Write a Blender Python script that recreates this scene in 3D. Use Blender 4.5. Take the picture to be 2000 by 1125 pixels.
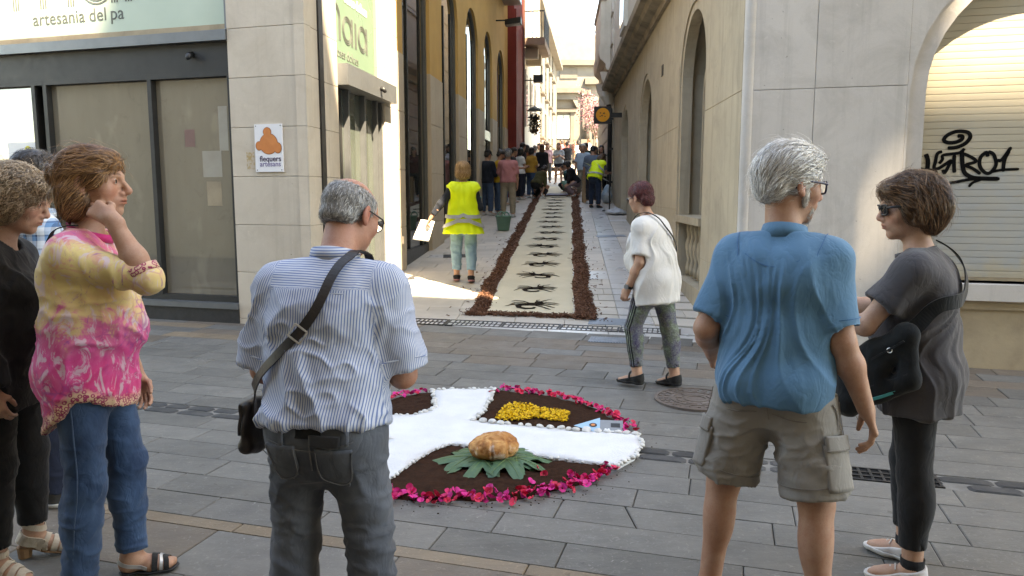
import bpy, math, random
import numpy as np
from mathutils import Vector, Matrix
for o in list(bpy.data.objects): bpy.data.objects.remove(o)
SC=bpy.context.scene; COL=SC.collection
R=math.radians
# ---------------------------------------------------------------- camera
cd=bpy.data.cameras.new('camera'); cam=bpy.data.objects.new('camera',cd); COL.objects.link(cam)
cd.sensor_width=36; cd.lens=26.1; cd.clip_end=600; cd.clip_start=.05
cam.location=(0,0,1.55); cam.rotation_euler=(R(90-7.174),0,0); SC.camera=cam
# ---------------------------------------------------------------- sky + sun
SUN_AZ,SUN_EL=38.4,56.0                      # degrees right of straight-behind, elevation
S=Vector((math.sin(R(SUN_AZ))*math.cos(R(SUN_EL)),-math.cos(R(SUN_AZ))*math.cos(R(SUN_EL)),math.sin(R(SUN_EL))))
w=bpy.data.worlds.new('World'); SC.world=w; w.use_nodes=True
nt=w.node_tree; bg=nt.nodes['Background']; sk=nt.nodes.new('ShaderNodeTexSky'); sk.sky_type='NISHITA'
sk.sun_disc=False; sk.sun_elevation=R(SUN_EL); sk.sun_rotation=R(180-SUN_AZ); sk.air_density=1.0; sk.dust_density=.4; sk.ozone_density=1.5
nt.links.new(sk.outputs[0],bg.inputs[0]); bg.inputs[1].default_value=.12
sl=bpy.data.lights.new('sun','SUN'); sl.energy=3.4; sl.angle=R(.53); sl.color=(1,.95,.87)
so=bpy.data.objects.new('sun',sl); COL.objects.link(so); so.location=(8,-12,40); so.rotation_euler=S.to_track_quat('Z','Y').to_euler()
vs=SC.view_settings; vs.view_transform='Standard'; vs.look='None'; vs.gamma=1; vs.use_curve_mapping=False; vs.exposure=3.6
vs.use_white_balance=True; vs.white_balance_temperature=9300; vs.white_balance_tint=10
SC.render.engine='CYCLES'
SC.cycles.max_bounces=7; SC.cycles.diffuse_bounces=4; SC.cycles.glossy_bounces=3; SC.cycles.caustics_reflective=False; SC.cycles.caustics_refractive=False

# ---------------------------------------------------------------- materials
MATS={}
def lin(c):
    if isinstance(c,str):
        c=c.lstrip('#'); c=[int(c[i:i+2],16)/255 for i in (0,2,4)]
        return tuple(((x+.055)/1.055)**2.4 if x>.04045 else x/12.92 for x in c)
    return tuple(c)
class NT:
    def __init__(s,name):
        s.m=bpy.data.materials.new(name); s.m.use_nodes=True; s.t=s.m.node_tree; s.b=s.t.nodes['Principled BSDF']
    def n(s,ty,**kw):
        x=s.t.nodes.new('ShaderNode'+ty)
        for k,v in kw.items(): setattr(x,k,v)
        return x
    def l(s,a,b): s.t.links.new(a,b)
    def coord(s,mode,scale=(1,1,1),rot=(0,0,0)):
        if mode=='world': o=s.n('NewGeometry').outputs['Position']
        else: o=s.n('TexCoord').outputs['Object']
        mp=s.n('Mapping'); mp.inputs['Scale'].default_value=scale; mp.inputs['Rotation'].default_value=rot
        s.l(o,mp.inputs[0]); return mp.outputs[0]
    def noise(s,v,scale,detail=4,rough=.55,dist=0):
        x=s.n('TexNoise'); x.inputs['Scale'].default_value=scale; x.inputs['Detail'].default_value=detail; x.inputs['Roughness'].default_value=rough; x.inputs['Distortion'].default_value=dist
        s.l(v,x.inputs['Vector']); return x.outputs['Fac']
    def ramp(s,f,stops,interp='LINEAR'):
        x=s.n('ValToRGB'); x.color_ramp.interpolation=interp; e=x.color_ramp.elements
        while len(e)<len(stops): e.new(.5)
        for i,(p,c) in enumerate(stops):
            e[i].position=p; e[i].color=(*lin(c),1) if not isinstance(c,(int,float)) else (c,c,c,1)
        s.l(f,x.inputs[0]); return x.outputs[0]
    def mix(s,f,a,b,bt='MIX'):
        x=s.n('Mix',data_type='RGBA',blend_type=bt)
        for sock,v in ((x.inputs[0],f),(x.inputs[6],a),(x.inputs[7],b)):
            if isinstance(v,(int,float)): sock.default_value=v
            elif isinstance(v,(tuple,str)): sock.default_value=(*lin(v),1)
            else: s.l(v,sock)
        return x.outputs[2]
    def math(s,op,a,b=0,c=0):
        x=s.n('Math',operation=op)
        for i,v in enumerate((a,b,c)):
            if isinstance(v,(int,float)): x.inputs[i].default_value=v
            else: s.l(v,x.inputs[i])
        return x.outputs[0]
    def attr(s,name,out='Fac'):
        return s.n('Attribute',attribute_name=name).outputs[out]
    def bump(s,h,strength,dist=.01,prev=None):
        x=s.n('Bump'); x.inputs['Strength'].default_value=strength; x.inputs['Distance'].default_value=dist
        s.l(h,x.inputs['Height'])
        if prev is not None: s.l(prev,x.inputs['Normal'])
        return x.outputs[0]
    def done(s,col=None,rough=.6,spec=.35,metal=0,normal=None,sheen=0,sss=0,alpha=None):
        b=s.b
        if col is not None:
            if isinstance(col,(tuple,str)): b.inputs['Base Color'].default_value=(*lin(col),1)
            else: s.l(col,b.inputs['Base Color'])
        if isinstance(rough,(int,float)): b.inputs['Roughness'].default_value=rough
        else: s.l(rough,b.inputs['Roughness'])
        b.inputs['Specular IOR Level'].default_value=spec; b.inputs['Metallic'].default_value=metal
        if normal is not None: s.l(normal,b.inputs['Normal'])
        if sheen: b.inputs['Sheen Weight'].default_value=sheen
        if sss: b.inputs['Subsurface Weight'].default_value=sss; b.inputs['Subsurface Radius'].default_value=(.012,.005,.003); b.inputs['Subsurface Scale'].default_value=1
        return s.m
def mat(name,c1,c2=None,scale=4,rough=.7,bump=.15,bscale=60,spec=.3,coords='world',stretch=(1,1,1),stain=None,stscale=.8,stfac=.5,var=0,metal=0,sheen=0,bdist=.004,lo=.35,hi=.65):
    if name in MATS: return MATS[name]
    q=NT(name); v=q.coord(coords,stretch)
    col=None
    if c2 is None: c2=tuple(min(1,x*.86) for x in lin(c1))
    col=q.ramp(q.noise(v,scale,5,.6),[(lo,c1),(hi,c2)])
    if stain is not None:
        f=q.ramp(q.noise(v,stscale,6,.65,.4),[(.45,0.),(.72,float(stfac))]); col=q.mix(f,col,stain)
    if var:
        oi=q.n('ObjectInfo').outputs['Random']; f=q.math('MULTIPLY_ADD',oi,2*var,1-var)
        g=q.n('CombineColor'); [q.l(f,g.inputs[i]) for i in range(3)]
        col=q.mix(1.,col,g.outputs[0],'MULTIPLY')
    nrm=None
    if bump: nrm=q.bump(q.noise(v,bscale,4,.6),bump,bdist)
    rg=q.math('MULTIPLY_ADD',q.noise(v,scale*2.3,3),.25,rough-.12)
    MATS[name]=q.done(col,rg,spec,metal,nrm,sheen); return MATS[name]

# ---------------------------------------------------------------- mesh helpers
def link(o,parent=None):
    COL.objects.link(o)
    if parent is not None: o.parent=parent
    return o
def tag(o,label=None,cat=None,group=None,kind=None):
    if label: o['label']=label
    if cat: o['category']=cat
    if group: o['group']=group
    if kind: o['kind']=kind
    return o
def empty(name,loc=(0,0,0),rz=0,label=None,cat=None,group=None):
    o=bpy.data.objects.new(name,None); o.location=loc; o.rotation_euler=(0,0,rz); o.empty_display_size=.1; COL.objects.link(o)
    return tag(o,label,cat,group)
def nmesh(name,V,Q,mat=None,parent=None,smooth=True,T=None):
    """numpy verts + quads (and tris) -> object"""
    V=np.asarray(V,np.float32); Q=np.asarray(Q,np.int32).reshape(-1,4) if Q is not None and len(Q) else np.zeros((0,4),np.int32)
    T=np.asarray(T,np.int32).reshape(-1,3) if T is not None and len(T) else np.zeros((0,3),np.int32)
    me=bpy.data.meshes.new(name); me.vertices.add(len(V)); me.vertices.foreach_set('co',V.ravel())
    nl=Q.size+T.size; me.loops.add(nl); me.loops.foreach_set('vertex_index',np.concatenate([Q.ravel(),T.ravel()]))
    nq,ntr=len(Q),len(T); me.polygons.add(nq+ntr)
    me.polygons.foreach_set('loop_start',np.concatenate([np.arange(nq)*4,nq*4+np.arange(ntr)*3]).astype(np.int32))
    me.polygons.foreach_set('loop_total',np.concatenate([np.full(nq,4),np.full(ntr,3)]).astype(np.int32))
    me.polygons.foreach_set('use_smooth',np.full(nq+ntr,smooth))
    me.update(calc_edges=True); 
    if mat: me.materials.append(mat)
    return link(bpy.data.objects.new(name,me),parent)
class MB:
    """collects polygons of ONE part"""
    def __init__(s): s.v=[];s.f=[];s.mi=[]
    def add(s,v,f,mi=0):
        b=len(s.v); s.v+=[tuple(p) for p in v]; s.f+=[[i+b for i in q] for q in f]; s.mi+=[mi]*len(f)
    def box8(s,p,mi=0): s.add(p,[(0,3,2,1),(4,5,6,7),(0,1,5,4),(1,2,6,5),(2,3,7,6),(3,0,4,7)],mi)
    def box(s,x0,x1,y0,y1,z0,z1,mi=0): s.box8([(x0,y0,z0),(x1,y0,z0),(x1,y1,z0),(x0,y1,z0),(x0,y0,z1),(x1,y0,z1),(x1,y1,z1),(x0,y1,z1)],mi)
    def tube(s,pts,r,n=8,mi=0,caps=True):
        pts=[Vector(p) for p in pts]; rs=r if isinstance(r,(list,tuple)) else [r]*len(pts); rings=[]; up=Vector((0,0,1))
        pn=None
        for i,p in enumerate(pts):
            d=(pts[min(i+1,len(pts)-1)]-pts[max(i-1,0)]).normalized()
            if pn is None:
                a=d.cross(up); 
                if a.length<.05: a=d.cross(Vector((1,0,0)))
            else: a=pn-d*pn.dot(d)
            a.normalize(); pn=a; c=d.cross(a)
            rings.append([p+(a*math.cos(2*math.pi*k/n)+c*math.sin(2*math.pi*k/n))*rs[i] for k in range(n)])
        s.loft(rings,caps,mi)
    def loft(s,rings,caps=True,mi=0,closed=True):
        n=len(rings[0]); v=[p for r in rings for p in r]; f=[]
        for i in range(len(rings)-1):
            for k in range(n if closed else n-1):
                a=i*n+k; b=i*n+(k+1)%n; f.append((a,b,b+n,a+n))
        if caps and closed: f.append(list(range(n))[::-1]); f.append([len(v)-n+k for k in range(n)])
        s.add(v,f,mi)
    def build(s,name,mat=None,parent=None,smooth=False):
        me=bpy.data.meshes.new(name); me.from_pydata(s.v,[],s.f)
        for m in (mat if isinstance(mat,(list,tuple)) else [mat]):
            if m: me.materials.append(m)
        if any(s.mi): me.polygons.foreach_set('material_index',s.mi)
        if smooth: me.polygons.foreach_set('use_smooth',[True]*len(me.polygons))
        me.update(); return link(bpy.data.objects.new(name,me),parent)
class Frame:
    """a vertical facade plane: t along it, z up, o outwards"""
    def __init__(s,org,d,side):
        s.o=Vector((org[0],org[1],0)); s.d=Vector((d[0],d[1],0)).normalized(); s.n=Vector((s.d.y,-s.d.x,0))*side
    def p(s,t,z,o=0): return s.o+s.d*t+s.n*o+Vector((0,0,z))
    def box(s,mb,t0,t1,z0,z1,o0,o1,mi=0):
        q=[s.p(t0,z0,o0),s.p(t1,z0,o0),s.p(t1,z0,o1),s.p(t0,z0,o1),s.p(t0,z1,o0),s.p(t1,z1,o0),s.p(t1,z1,o1),s.p(t0,z1,o1)]
        mb.box8(q,mi)
    def part(s,name,t0,t1,z0,z1,o0,o1,mat,parent=None):
        mb=MB(); s.box(mb,t0,t1,z0,z1,o0,o1); return mb.build(name,mat,parent)
    def slab(s,name,t0,t1,z0,z1,o0,o1,mat,parent=None,ch=.006):
        """a cladding slab with chamfered front edges"""
        q=[s.p(t0,z0,o0),s.p(t1,z0,o0),s.p(t1,z1,o0),s.p(t0,z1,o0),s.p(t0,z0,o1-ch),s.p(t1,z0,o1-ch),s.p(t1,z1,o1-ch),s.p(t0,z1,o1-ch),
           s.p(t0+ch,z0+ch,o1),s.p(t1-ch,z0+ch,o1),s.p(t1-ch,z1-ch,o1),s.p(t0+ch,z1-ch,o1)]
        mb=MB(); mb.add(q,[(3,2,1,0)]+[(i,(i+1)%4,(i+1)%4+4,i+4) for i in range(4)]+[(i+4,(i+1)%4+4,(i+1)%4+8,i+8) for i in range(4)]+[(8,9,10,11)])
        return mb.build(name,mat,parent)
    def mtx(s,t,z,o=0,flip=False):
        d=-s.d if flip else s.d
        m=Matrix(((d.x,0,s.n.x,0),(d.y,0,s.n.y,0),(0,1,0,0),(0,0,0,1))); m.translation=s.p(t,z,o); return m
def arch_pts(t0,t1,zs,za,n=16):
    c=(t0+t1)/2; r=(t1-t0)/2
    return [(c-r*math.cos(math.pi*i/n),zs+(za-zs)*math.sin(math.pi*i/n)) for i in range(n+1)]
def arch_wall(fr,t0,t1,z0,z1,ops,thick,name,mat,parent,z0f=None,out=0):
    """wall with arched openings (t0,t1,zb,zs,za); every opening has real reveals"""
    mb=MB(); zf=z0f or (lambda t:z0); cur=t0; n=16
    def quad(a,b): mb.add([fr.p(a[0],a[1],out),fr.p(b[0],b[1],out),fr.p(b[0],b[2],out),fr.p(a[0],a[2],out)],[(0,1,2,3)])
    for (a,b,zb,zs,za) in ops:
        quad((cur,zf(cur),z1),(a,zf(a),z1))
        if zb is not None: quad((a,zf(a),zb),(b,zf(b),zb))
        ar=arch_pts(a,b,zs,za,n)
        for i in range(n): quad((ar[i][0],ar[i][1],z1),(ar[i+1][0],ar[i+1][1],z1))
        lo=zb if zb is not None else zf(a)-.05
        out_=[(a,lo)]+ar+[(b,zb if zb is not None else zf(b)-.05)]
        for i in range(len(out_)-1):
            p,q=out_[i],out_[i+1]; mb.add([fr.p(p[0],p[1],out),fr.p(q[0],q[1],out),fr.p(q[0],q[1],out-thick),fr.p(p[0],p[1],out-thick)],[(0,3,2,1)])
        if zb is not None: mb.add([fr.p(a,zb,out),fr.p(b,zb,out),fr.p(b,zb,out-thick),fr.p(a,zb,out-thick)],[(0,1,2,3)])
        cur=b
    quad((cur,zf(cur),z1),(t1,zf(t1),z1))
    return mb.build(name,mat,parent)
def arch_panel(fr,a,b,zb,zs,za,o0,o1,name,mat,parent):
    mb=MB(); ar=[(a,zb)]+arch_pts(a,b,zs,za,16)+[(b,zb)]; n=len(ar)
    mb.add([fr.p(t,z,o0) for t,z in ar]+[fr.p(t,z,o1) for t,z in ar],[list(range(n))[::-1],list(range(n,2*n))]+[(i,(i+1)%n,(i+1)%n+n,i+n) for i in range(n)])
    return mb.build(name,mat,parent)
def arch_band(fr,a,b,zb,zs,za,wd,o0,o1,name,mat,parent,n=20):
    """frame / archivolt of width wd running inside the opening outline"""
    c=(a+b)/2; mb=MB(); A=[(a,zb)]+arch_pts(a,b,zs,za,n)+[(b,zb)]; B=[(a+wd,zb)]+arch_pts(a+wd,b-wd,zs,za-wd,n)+[(b-wd,zb)]
    rings=[[fr.p(*p,o0),fr.p(*p,o1),fr.p(*q,o1),fr.p(*q,o0)] for p,q in zip(A,B)]
    mb.loft(rings); return mb.build(name,mat,parent)
def text(name,s,size,mtx,mat,parent,ext=.003,align='LEFT',spacing=1,shear=0,offset=0):
    if ' ' in s:
        x=0
        for wd in s.split(' '):
            o=text(name,wd,size,mtx@Matrix.Translation((x,0,0)),mat,parent,ext,align,spacing,shear,offset); x+=max(v.co.x for v in o.data.vertices)+size*.28
        return o
    c=bpy.data.curves.new(name,'FONT'); c.body=s; c.size=size; c.extrude=ext; c.align_x=align; c.space_character=spacing; c.shear=shear; c.offset=offset; c.resolution_u=4
    t=bpy.data.objects.new('tmp',c); COL.objects.link(t); dg=bpy.context.evaluated_depsgraph_get()
    me=bpy.data.meshes.new_from_object(t.evaluated_get(dg)); bpy.data.objects.remove(t); me.name=name; me.materials.clear(); me.materials.append(mat)
    o=link(bpy.data.objects.new(name,me),parent); o.matrix_world=mtx; 
    if parent is not None: o.matrix_local=parent.matrix_basis.inverted()@mtx if parent.type=='EMPTY' else mtx
    return o
def gz(X,Y):
    z=.025*min(max(Y+.29*X-4.84,0),3.4)
    return z+.08*min(max(0,Y+.2*X-8.2),44)
# ================================================================ setting: ground and paving
RNG=random.Random(7)
m_bed=mat('joint_bed',(.09,.085,.078),(.05,.048,.045),8,.95,.3)
def paver(name,c1,c2,st,rough=.62,var=.14):
    q=NT(name); v=q.coord('world'); v2=q.coord('world',(1,2.4,1),(0,0,-.28))
    col=q.ramp(q.noise(v2,3.0,6,.65),[(.3,c1),(.7,c2)]); col=q.mix(q.ramp(q.noise(v,1.3,6,.7,.5),[(.45,0.),(.75,.6)]),col,st)
    col=q.mix(q.ramp(q.noise(v,34,4,.7,1.2),[(.56,0.),(.70,.65)]),col,tuple(x*1.6 for x in c1)); col=q.mix(q.ramp(q.noise(v,11,4,.6),[(.66,0.),(.70,.6)]),col,tuple(x*.45 for x in c1))
    col=q.mix(q.math('MULTIPLY',q.ramp(q.noise(v,16,5,.75,2.),[(.63,0.),(.66,.8)]),q.ramp(q.noise(v,1.9,3),[(.52,0.),(.62,1.)])),col,(.30,.29,.27))
    oi=q.n('ObjectInfo').outputs['Random']; f=q.math('MULTIPLY_ADD',oi,2*var,1-var); g=q.n('CombineColor'); [q.l(f,g.inputs[i]) for i in range(3)]; col=q.mix(1.,col,g.outputs[0],'MULTIPLY')
    n=q.bump(q.noise(v,70,5,.7),.45,.003); n=q.bump(q.noise(v2,9,4,.6),.35,.008,n)
    MATS[name]=q.done(col,q.math('MULTIPLY_ADD',q.noise(v,5,4),.5,rough-.28),.35,0,n); return MATS[name]
m_grey=paver('slate_slab',(.134,.128,.116),(.092,.089,.082),(.172,.16,.142))
m_grey2=paver('slate_slab_pale',(.130,.124,.114),(.094,.091,.085),(.175,.165,.145))
m_tan=paver('tan_slab',(.142,.112,.086),(.106,.086,.068),(.135,.125,.112))
m_orange=paver('ochre_slab',(.20,.15,.10),(.155,.117,.082),(.175,.15,.12))
m_alley=mat('limestone_slab',(.52,.47,.41),(.44,.40,.35),2.4,.55,.25,40,.35,stain=(.34,.315,.28),stscale=1.3,stfac=.5,var=.1)
m_alley2=mat('polished_slab',(.50,.49,.48),(.44,.43,.42),1.6,.3,.15,30,.5,stain=(.3,.3,.3),stscale=1.3,stfac=.4,var=.06)
m_cob=mat('cobble',(.050,.050,.050),(.034,.034,.035),6,.7,.5,50,.3,stain=(.11,.105,.098),stscale=5,stfac=.5,var=.2)
m_mortar=mat('mortar',(.20,.188,.17),(.13,.122,.11),9,.9,.5)
def sheet(name,x0,x1,y0,y1,nx,ny,dz,mat_,parent=None):
    X=np.linspace(x0,x1,nx); Y=np.linspace(y0,y1,ny); V=[(x,y,gz(x,y)+dz) for y in Y for x in X]
    Q=[(j*nx+i,j*nx+i+1,(j+1)*nx+i+1,(j+1)*nx+i) for j in range(ny-1) for i in range(nx-1)]
    return nmesh(name,V,Q,mat_,parent,False)
# ground sheet reaching far beyond everything in view
gnd=sheet('ground',-60,60,-30,150,61,181,-.03,m_bed); tag(gnd,kind='structure')
street=empty('street_pavement'); tag(street,kind='structure')
alley=empty('alley_pavement'); tag(alley,kind='structure')
def slab_mesh(P,h=.03,ch=.004,jit=.0,sub=False):
    """slab following the ground: P = 4 corner xy"""
    c=(sum(p[0] for p in P)/4,sum(p[1] for p in P)/4); dz=RNG.uniform(-jit,jit)
    ins=[]
    for p in P:
        dx,dy=c[0]-p[0],c[1]-p[1]; l=math.hypot(dx,dy); ins.append((p[0]+dx/l*ch*1.4,p[1]+dy/l*ch*1.4))
    v=[(x,y,gz(x,y)-h) for x,y in P]+[(x,y,gz(x,y)-ch+dz) for x,y in P]+[(x,y,gz(x,y)+dz) for x,y in ins]
    f=[(i,(i+1)%4,(i+1)%4+4,i+4) for i in range(4)]+[(i+4,(i+1)%4+4,(i+1)%4+8,i+8) for i in range(4)]+[(8,9,10,11)]
    return v,f
ds=Vector((.9605,-.2785)); dn=Vector((.2785,.9605))
def wpt(a,w): return (ds.x*a+dn.x*w,ds.y*a+dn.y*w)
def facade_limit(a,w): return True
rest={}
def place_slab(P,mt,parent,near,jit=.0012,name='slab'):
    v,f=slab_mesh(P,jit=jit)
    if near: mb=MB(); mb.add(v,f); mb.build(name,mt,parent)
    else: rest.setdefault((parent.name,mt.name),MB()).add(v,f)
# rows run along the street; w is the distance across it
rows=[]; wv=-2.2
while wv<2.62: rows.append((wv,wv+.27,'tan')); wv+=.27
rows[-1]=(rows[-1][0],2.78,'tan')
rows.append((2.78,2.87,'strip'))
for k in range(6): rows.append((2.87+k*1.4/6,2.87+(k+1)*1.4/6,'grey'))       # to 4.27
rows.append((4.27,4.485,'gutter'))
wv=4.485
for k in range(7): rows.append((wv,wv+.2465,'grey')); wv+=.2465            # 6.21
rows.append((wv,wv+.28,'mix')); wv+=.28
for k in range(4): rows.append((wv,wv+.22,'tan2')); wv+=.22              # ~7.34
rows.append((wv,7.72,'mix'))
GAP=.0045
for ri,(w0,w1,kind) in enumerate(rows):
    if kind=='gutter':
        gut=MB(); p=[wpt(-7,w0),wpt(7,w0),wpt(7,w1),wpt(-7,w1)]
        gut.add([(x,y,gz(x,y)-.03) for x,y in p]+[(x,y,gz(x,y)-.006) for x,y in p],[(0,3,2,1),(4,5,6,7),(0,1,5,4),(1,2,6,5),(2,3,7,6),(3,0,4,7)])
        gut.build('gutter_mortar',m_mortar,street)
        for half in (0,1):
            a=-5.2+half*.1
            while a<5.2:
                L=RNG.uniform(.17,.28); ww0=w0+.01+half*.105; ww1=ww0+.085; P=[]
                skip=abs(a+L/2-.75-(.0))<0
                x0,y0=wpt(a,ww0); cx,cy=x0+.0,y0
                # rounded cobble: inset octagon
                pts=[wpt(a+.02,ww0),wpt(a+L-.02,ww0+RNG.uniform(-.004,.006)),wpt(a+L,ww0+.02),wpt(a+L,ww1-.02),wpt(a+L-.025,ww1),wpt(a+.025,ww1+RNG.uniform(-.006,.004)),wpt(a,ww1-.02),wpt(a,ww0+.02)]
                ctr=(sum(q[0] for q in pts)/8,sum(q[1] for q in pts)/8); hh=RNG.uniform(0,.004)
                ins=[(q[0]*.88+ctr[0]*.12,q[1]*.88+ctr[1]*.12) for q in pts]
                v=[(x,y,gz(x,y)-.02) for x,y in pts]+[(x,y,gz(x,y)-.004) for x,y in pts]+[(x,y,gz(x,y)+hh) for x,y in ins]
                f=[(i,(i+1)%8,(i+1)%8+8,i+8) for i in range(8)]+[(i+8,(i+1)%8+8,(i+1)%8+16,i+16) for i in range(8)]+[list(range(16,24))]
                if not(.5<a<1.1): mb=MB(); mb.add(v,f); mb.build('cobble',m_cob,street)
                a+=L+RNG.uniform(.012,.03)
        continue
    a=-9+RNG.uniform(0,.7)
    while a<9:
        L=RNG.uniform(.5,1.05) if kind!='strip' else RNG.uniform(.6,.8)
        if kind in('tan2','mix'): L=RNG.uniform(.4,.95)
        c=wpt(a+L/2,(w0+w1)/2)
        sk1=RNG.uniform(-.05,.05) if kind=='grey' and RNG.random()<.3 else 0
        P=[wpt(a+GAP/2,w0+GAP/2),wpt(a+L-GAP/2,w0+GAP/2),wpt(a+L-GAP/2,w1-GAP/2),wpt(a+GAP/2,w1-GAP/2)]
        r=RNG.random()
        if kind=='tan': mt=m_tan if r<.9 else m_grey2
        elif kind=='strip': mt=m_orange
        elif kind=='grey': mt=m_grey if r<.82 else m_grey2
        elif kind=='mix': mt=m_grey2 if r<.6 else m_tan
        else: mt=(m_orange if c[0]<-2.4 and ri%2==0 else m_tan) if r<.72 else m_grey2
        near=abs(c[0])<.25+.71*max(c[1],0) and c[1]>2.55
        if kind=='grey' and near and L>.8 and RNG.random()<.22:        # a cracked slab: two irregular pieces
            f=RNG.uniform(.35,.65); d=RNG.uniform(-.14,.14)
            m1,m2=wpt(a+L*f+d,w0+GAP/2),wpt(a+L*f-d,w1-GAP/2); e=.004
            place_slab([P[0],(m1[0]-e,m1[1]),(m2[0]-e,m2[1]),P[3]],mt,street,True); place_slab([(m1[0]+e,m1[1]),P[1],P[2],(m2[0]+e,m2[1])],mt,street,True)
        else: place_slab(P,mt,street,near)
        a+=L
# alley: courses across the lane, a smooth gutter line right of the carpet
ad=Vector((.0775,1)).normalized(); an=Vector((ad.y,-ad.x))
AO=Vector((0.12,8.0))
def apt(s,q): return (AO.x+ad.x*s+an.x*q,AO.y+ad.y*s+an.y*q)
s_=-.02; k=0
while s_<27:
    dd=.33
    if k==0: dd=.3
    cuts=[-2.8]; x=-2.8+RNG.uniform(.2,.6)
    while x<1.0: cuts.append(x); x+=RNG.uniform(.42,.75)
    cuts+=[1.08,1.46,1.9+RNG.uniform(-.15,.3),2.4,2.95] if k>0 else [1.3,1.95,2.6]
    for q0,q1 in zip(cuts,cuts[1:]):
        off=-.23*.0
        sh=lambda q:-.285*q if k==0 else -.285*q*max(0,1-s_/2.2)        # first courses follow the street, later ones the lane
        g=GAP/2
        P=[apt(s_+sh(q0)+g,q0+g),apt(s_+sh(q1)+g,q1-g),apt(s_+dd+sh(q1)-g,q1-g),apt(s_+dd+sh(q0)-g,q0+g)]
        mt=m_alley2 if (1.0<q0<1.3 or RNG.random()<.05) else m_alley
        if k==0: mt=m_alley2
        place_slab(P,mt,alley,s_<8.2)
    s_+=dd; k+=1
for (pn,mn),mb in rest.items():
    o=mb.build('far_slabs',bpy.data.materials[mn],bpy.data.objects[pn]); o['kind']='stuff'
plaza=sheet('plaza',-30,30,35,75,21,21,.004,mat('plaza_paving',(.42,.39,.34),(.36,.33,.29),.7,.8,.2)); tag(plaza,kind='structure')
# ---------------------------------------------------------------- ironwork in the paving
m_iron=mat('cast_iron',(.040,.042,.046),(.026,.028,.031),9,.5,.4,90,.5,stain=(.12,.09,.065),stscale=4,stfac=.4,metal=.55)
m_hole=mat('drain_dark',(.008,.008,.008),(.012,.012,.012),4,.9,0)
m_steel=mat('galvanised_cover',(.22,.25,.29),(.16,.185,.215),7,.42,.3,60,.5,metal=.6)
A=Vector((-2.05,8.60)); B=Vector((1.78,7.70)); dv=(B-A).normalized(); nv=Vector((-dv.y,dv.x)); L=(B-A).length/6
gl=['leftmost','second from the left','third from the left','fourth from the left','fifth from the left','rightmost']
for i in range(6):
    o=A+dv*(L*i); root=empty('drain_grate',(0,0,0),0,f'cast iron channel grate at the alley mouth, {gl[i]} of six in line','drain grate','channel drain grates across the alley mouth')
    def gp(a,b,h): 
        p=o+dv*a+nv*b; return (p.x,p.y,gz(p.x,p.y)+h)
    def gbox(mb,a0,a1,b0,b1,h0,h1): mb.box8([gp(a0,b0,h0),gp(a1,b0,h0),gp(a1,b1,h0),gp(a0,b1,h0),gp(a0,b0,h1),gp(a1,b0,h1),gp(a1,b1,h1),gp(a0,b1,h1)])
    mb=MB(); gbox(mb,.004,L-.004,0,.016,-.02,.006); gbox(mb,.004,L-.004,.119,.131,-.02,.006); gbox(mb,.004,L-.004,.234,.25,-.02,.006); gbox(mb,.004,.026,.016,.234,-.02,.006); gbox(mb,L-.026,L-.004,.016,.234,-.02,.006); mb.build('frame',m_iron,root)
    mb=MB(); gbox(mb,.01,L-.01,.01,.24,-.029,-.006); mb.build('channel',m_hole,root)
    nb=11
    for k in range(1,nb):
        a=.03+(L-.06)*k/nb; mb=MB(); gbox(mb,a-.0075,a+.0075,.016,.119,-.02,.0055); gbox(mb,a-.0075,a+.0075,.131,.234,-.02,.0055); mb.build('bar',m_iron,root)
def cover(cx,cy,lx,ly,ang,label,ribs,mt,name='service_cover'):
    root=empty(name,(0,0,0),0,label,'cover'); d=Vector((math.cos(ang),math.sin(ang))); n=Vector((-d.y,d.x))
    def gp(a,b,h): p=Vector((cx,cy))+d*a+n*b; return (p.x,p.y,gz(p.x,p.y)+h)
    def bx(a0,a1,b0,b1,h0,h1,nm):
        mb=MB(); mb.box8([gp(a0,b0,h0),gp(a1,b0,h0),gp(a1,b1,h0),gp(a0,b1,h0),gp(a0,b0,h1),gp(a1,b0,h1),gp(a1,b1,h1),gp(a0,b1,h1)]); mb.build(nm,mt,root)
    bx(-lx,lx,-ly,ly,-.01,.005,'plate')
    for k in range(ribs):
        a=-lx+2*lx*(k+.5)/ribs; bx(a-lx/ribs*.5,a+lx/ribs*.5,-ly*.94,ly*.94,.004,.009,'rib')
cover(1.0,7.46,.21,.13,-.23,'ribbed blue-grey steel cover in front of the channel drain',15,m_steel)
cover(1.12,8.33,.24,.15,-.23,'smooth blue-grey steel cover behind the channel drain by the bark border',0,m_steel)
cover(-1.02,13.15,.2,.17,0.08,'small dark cover in the lane paving left of the walking woman in the vest',0,m_iron)
cover(2.05,15.4,.3,.14,.08,'dark cover in the lane paving at the foot of the right wall',0,m_steel)
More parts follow.
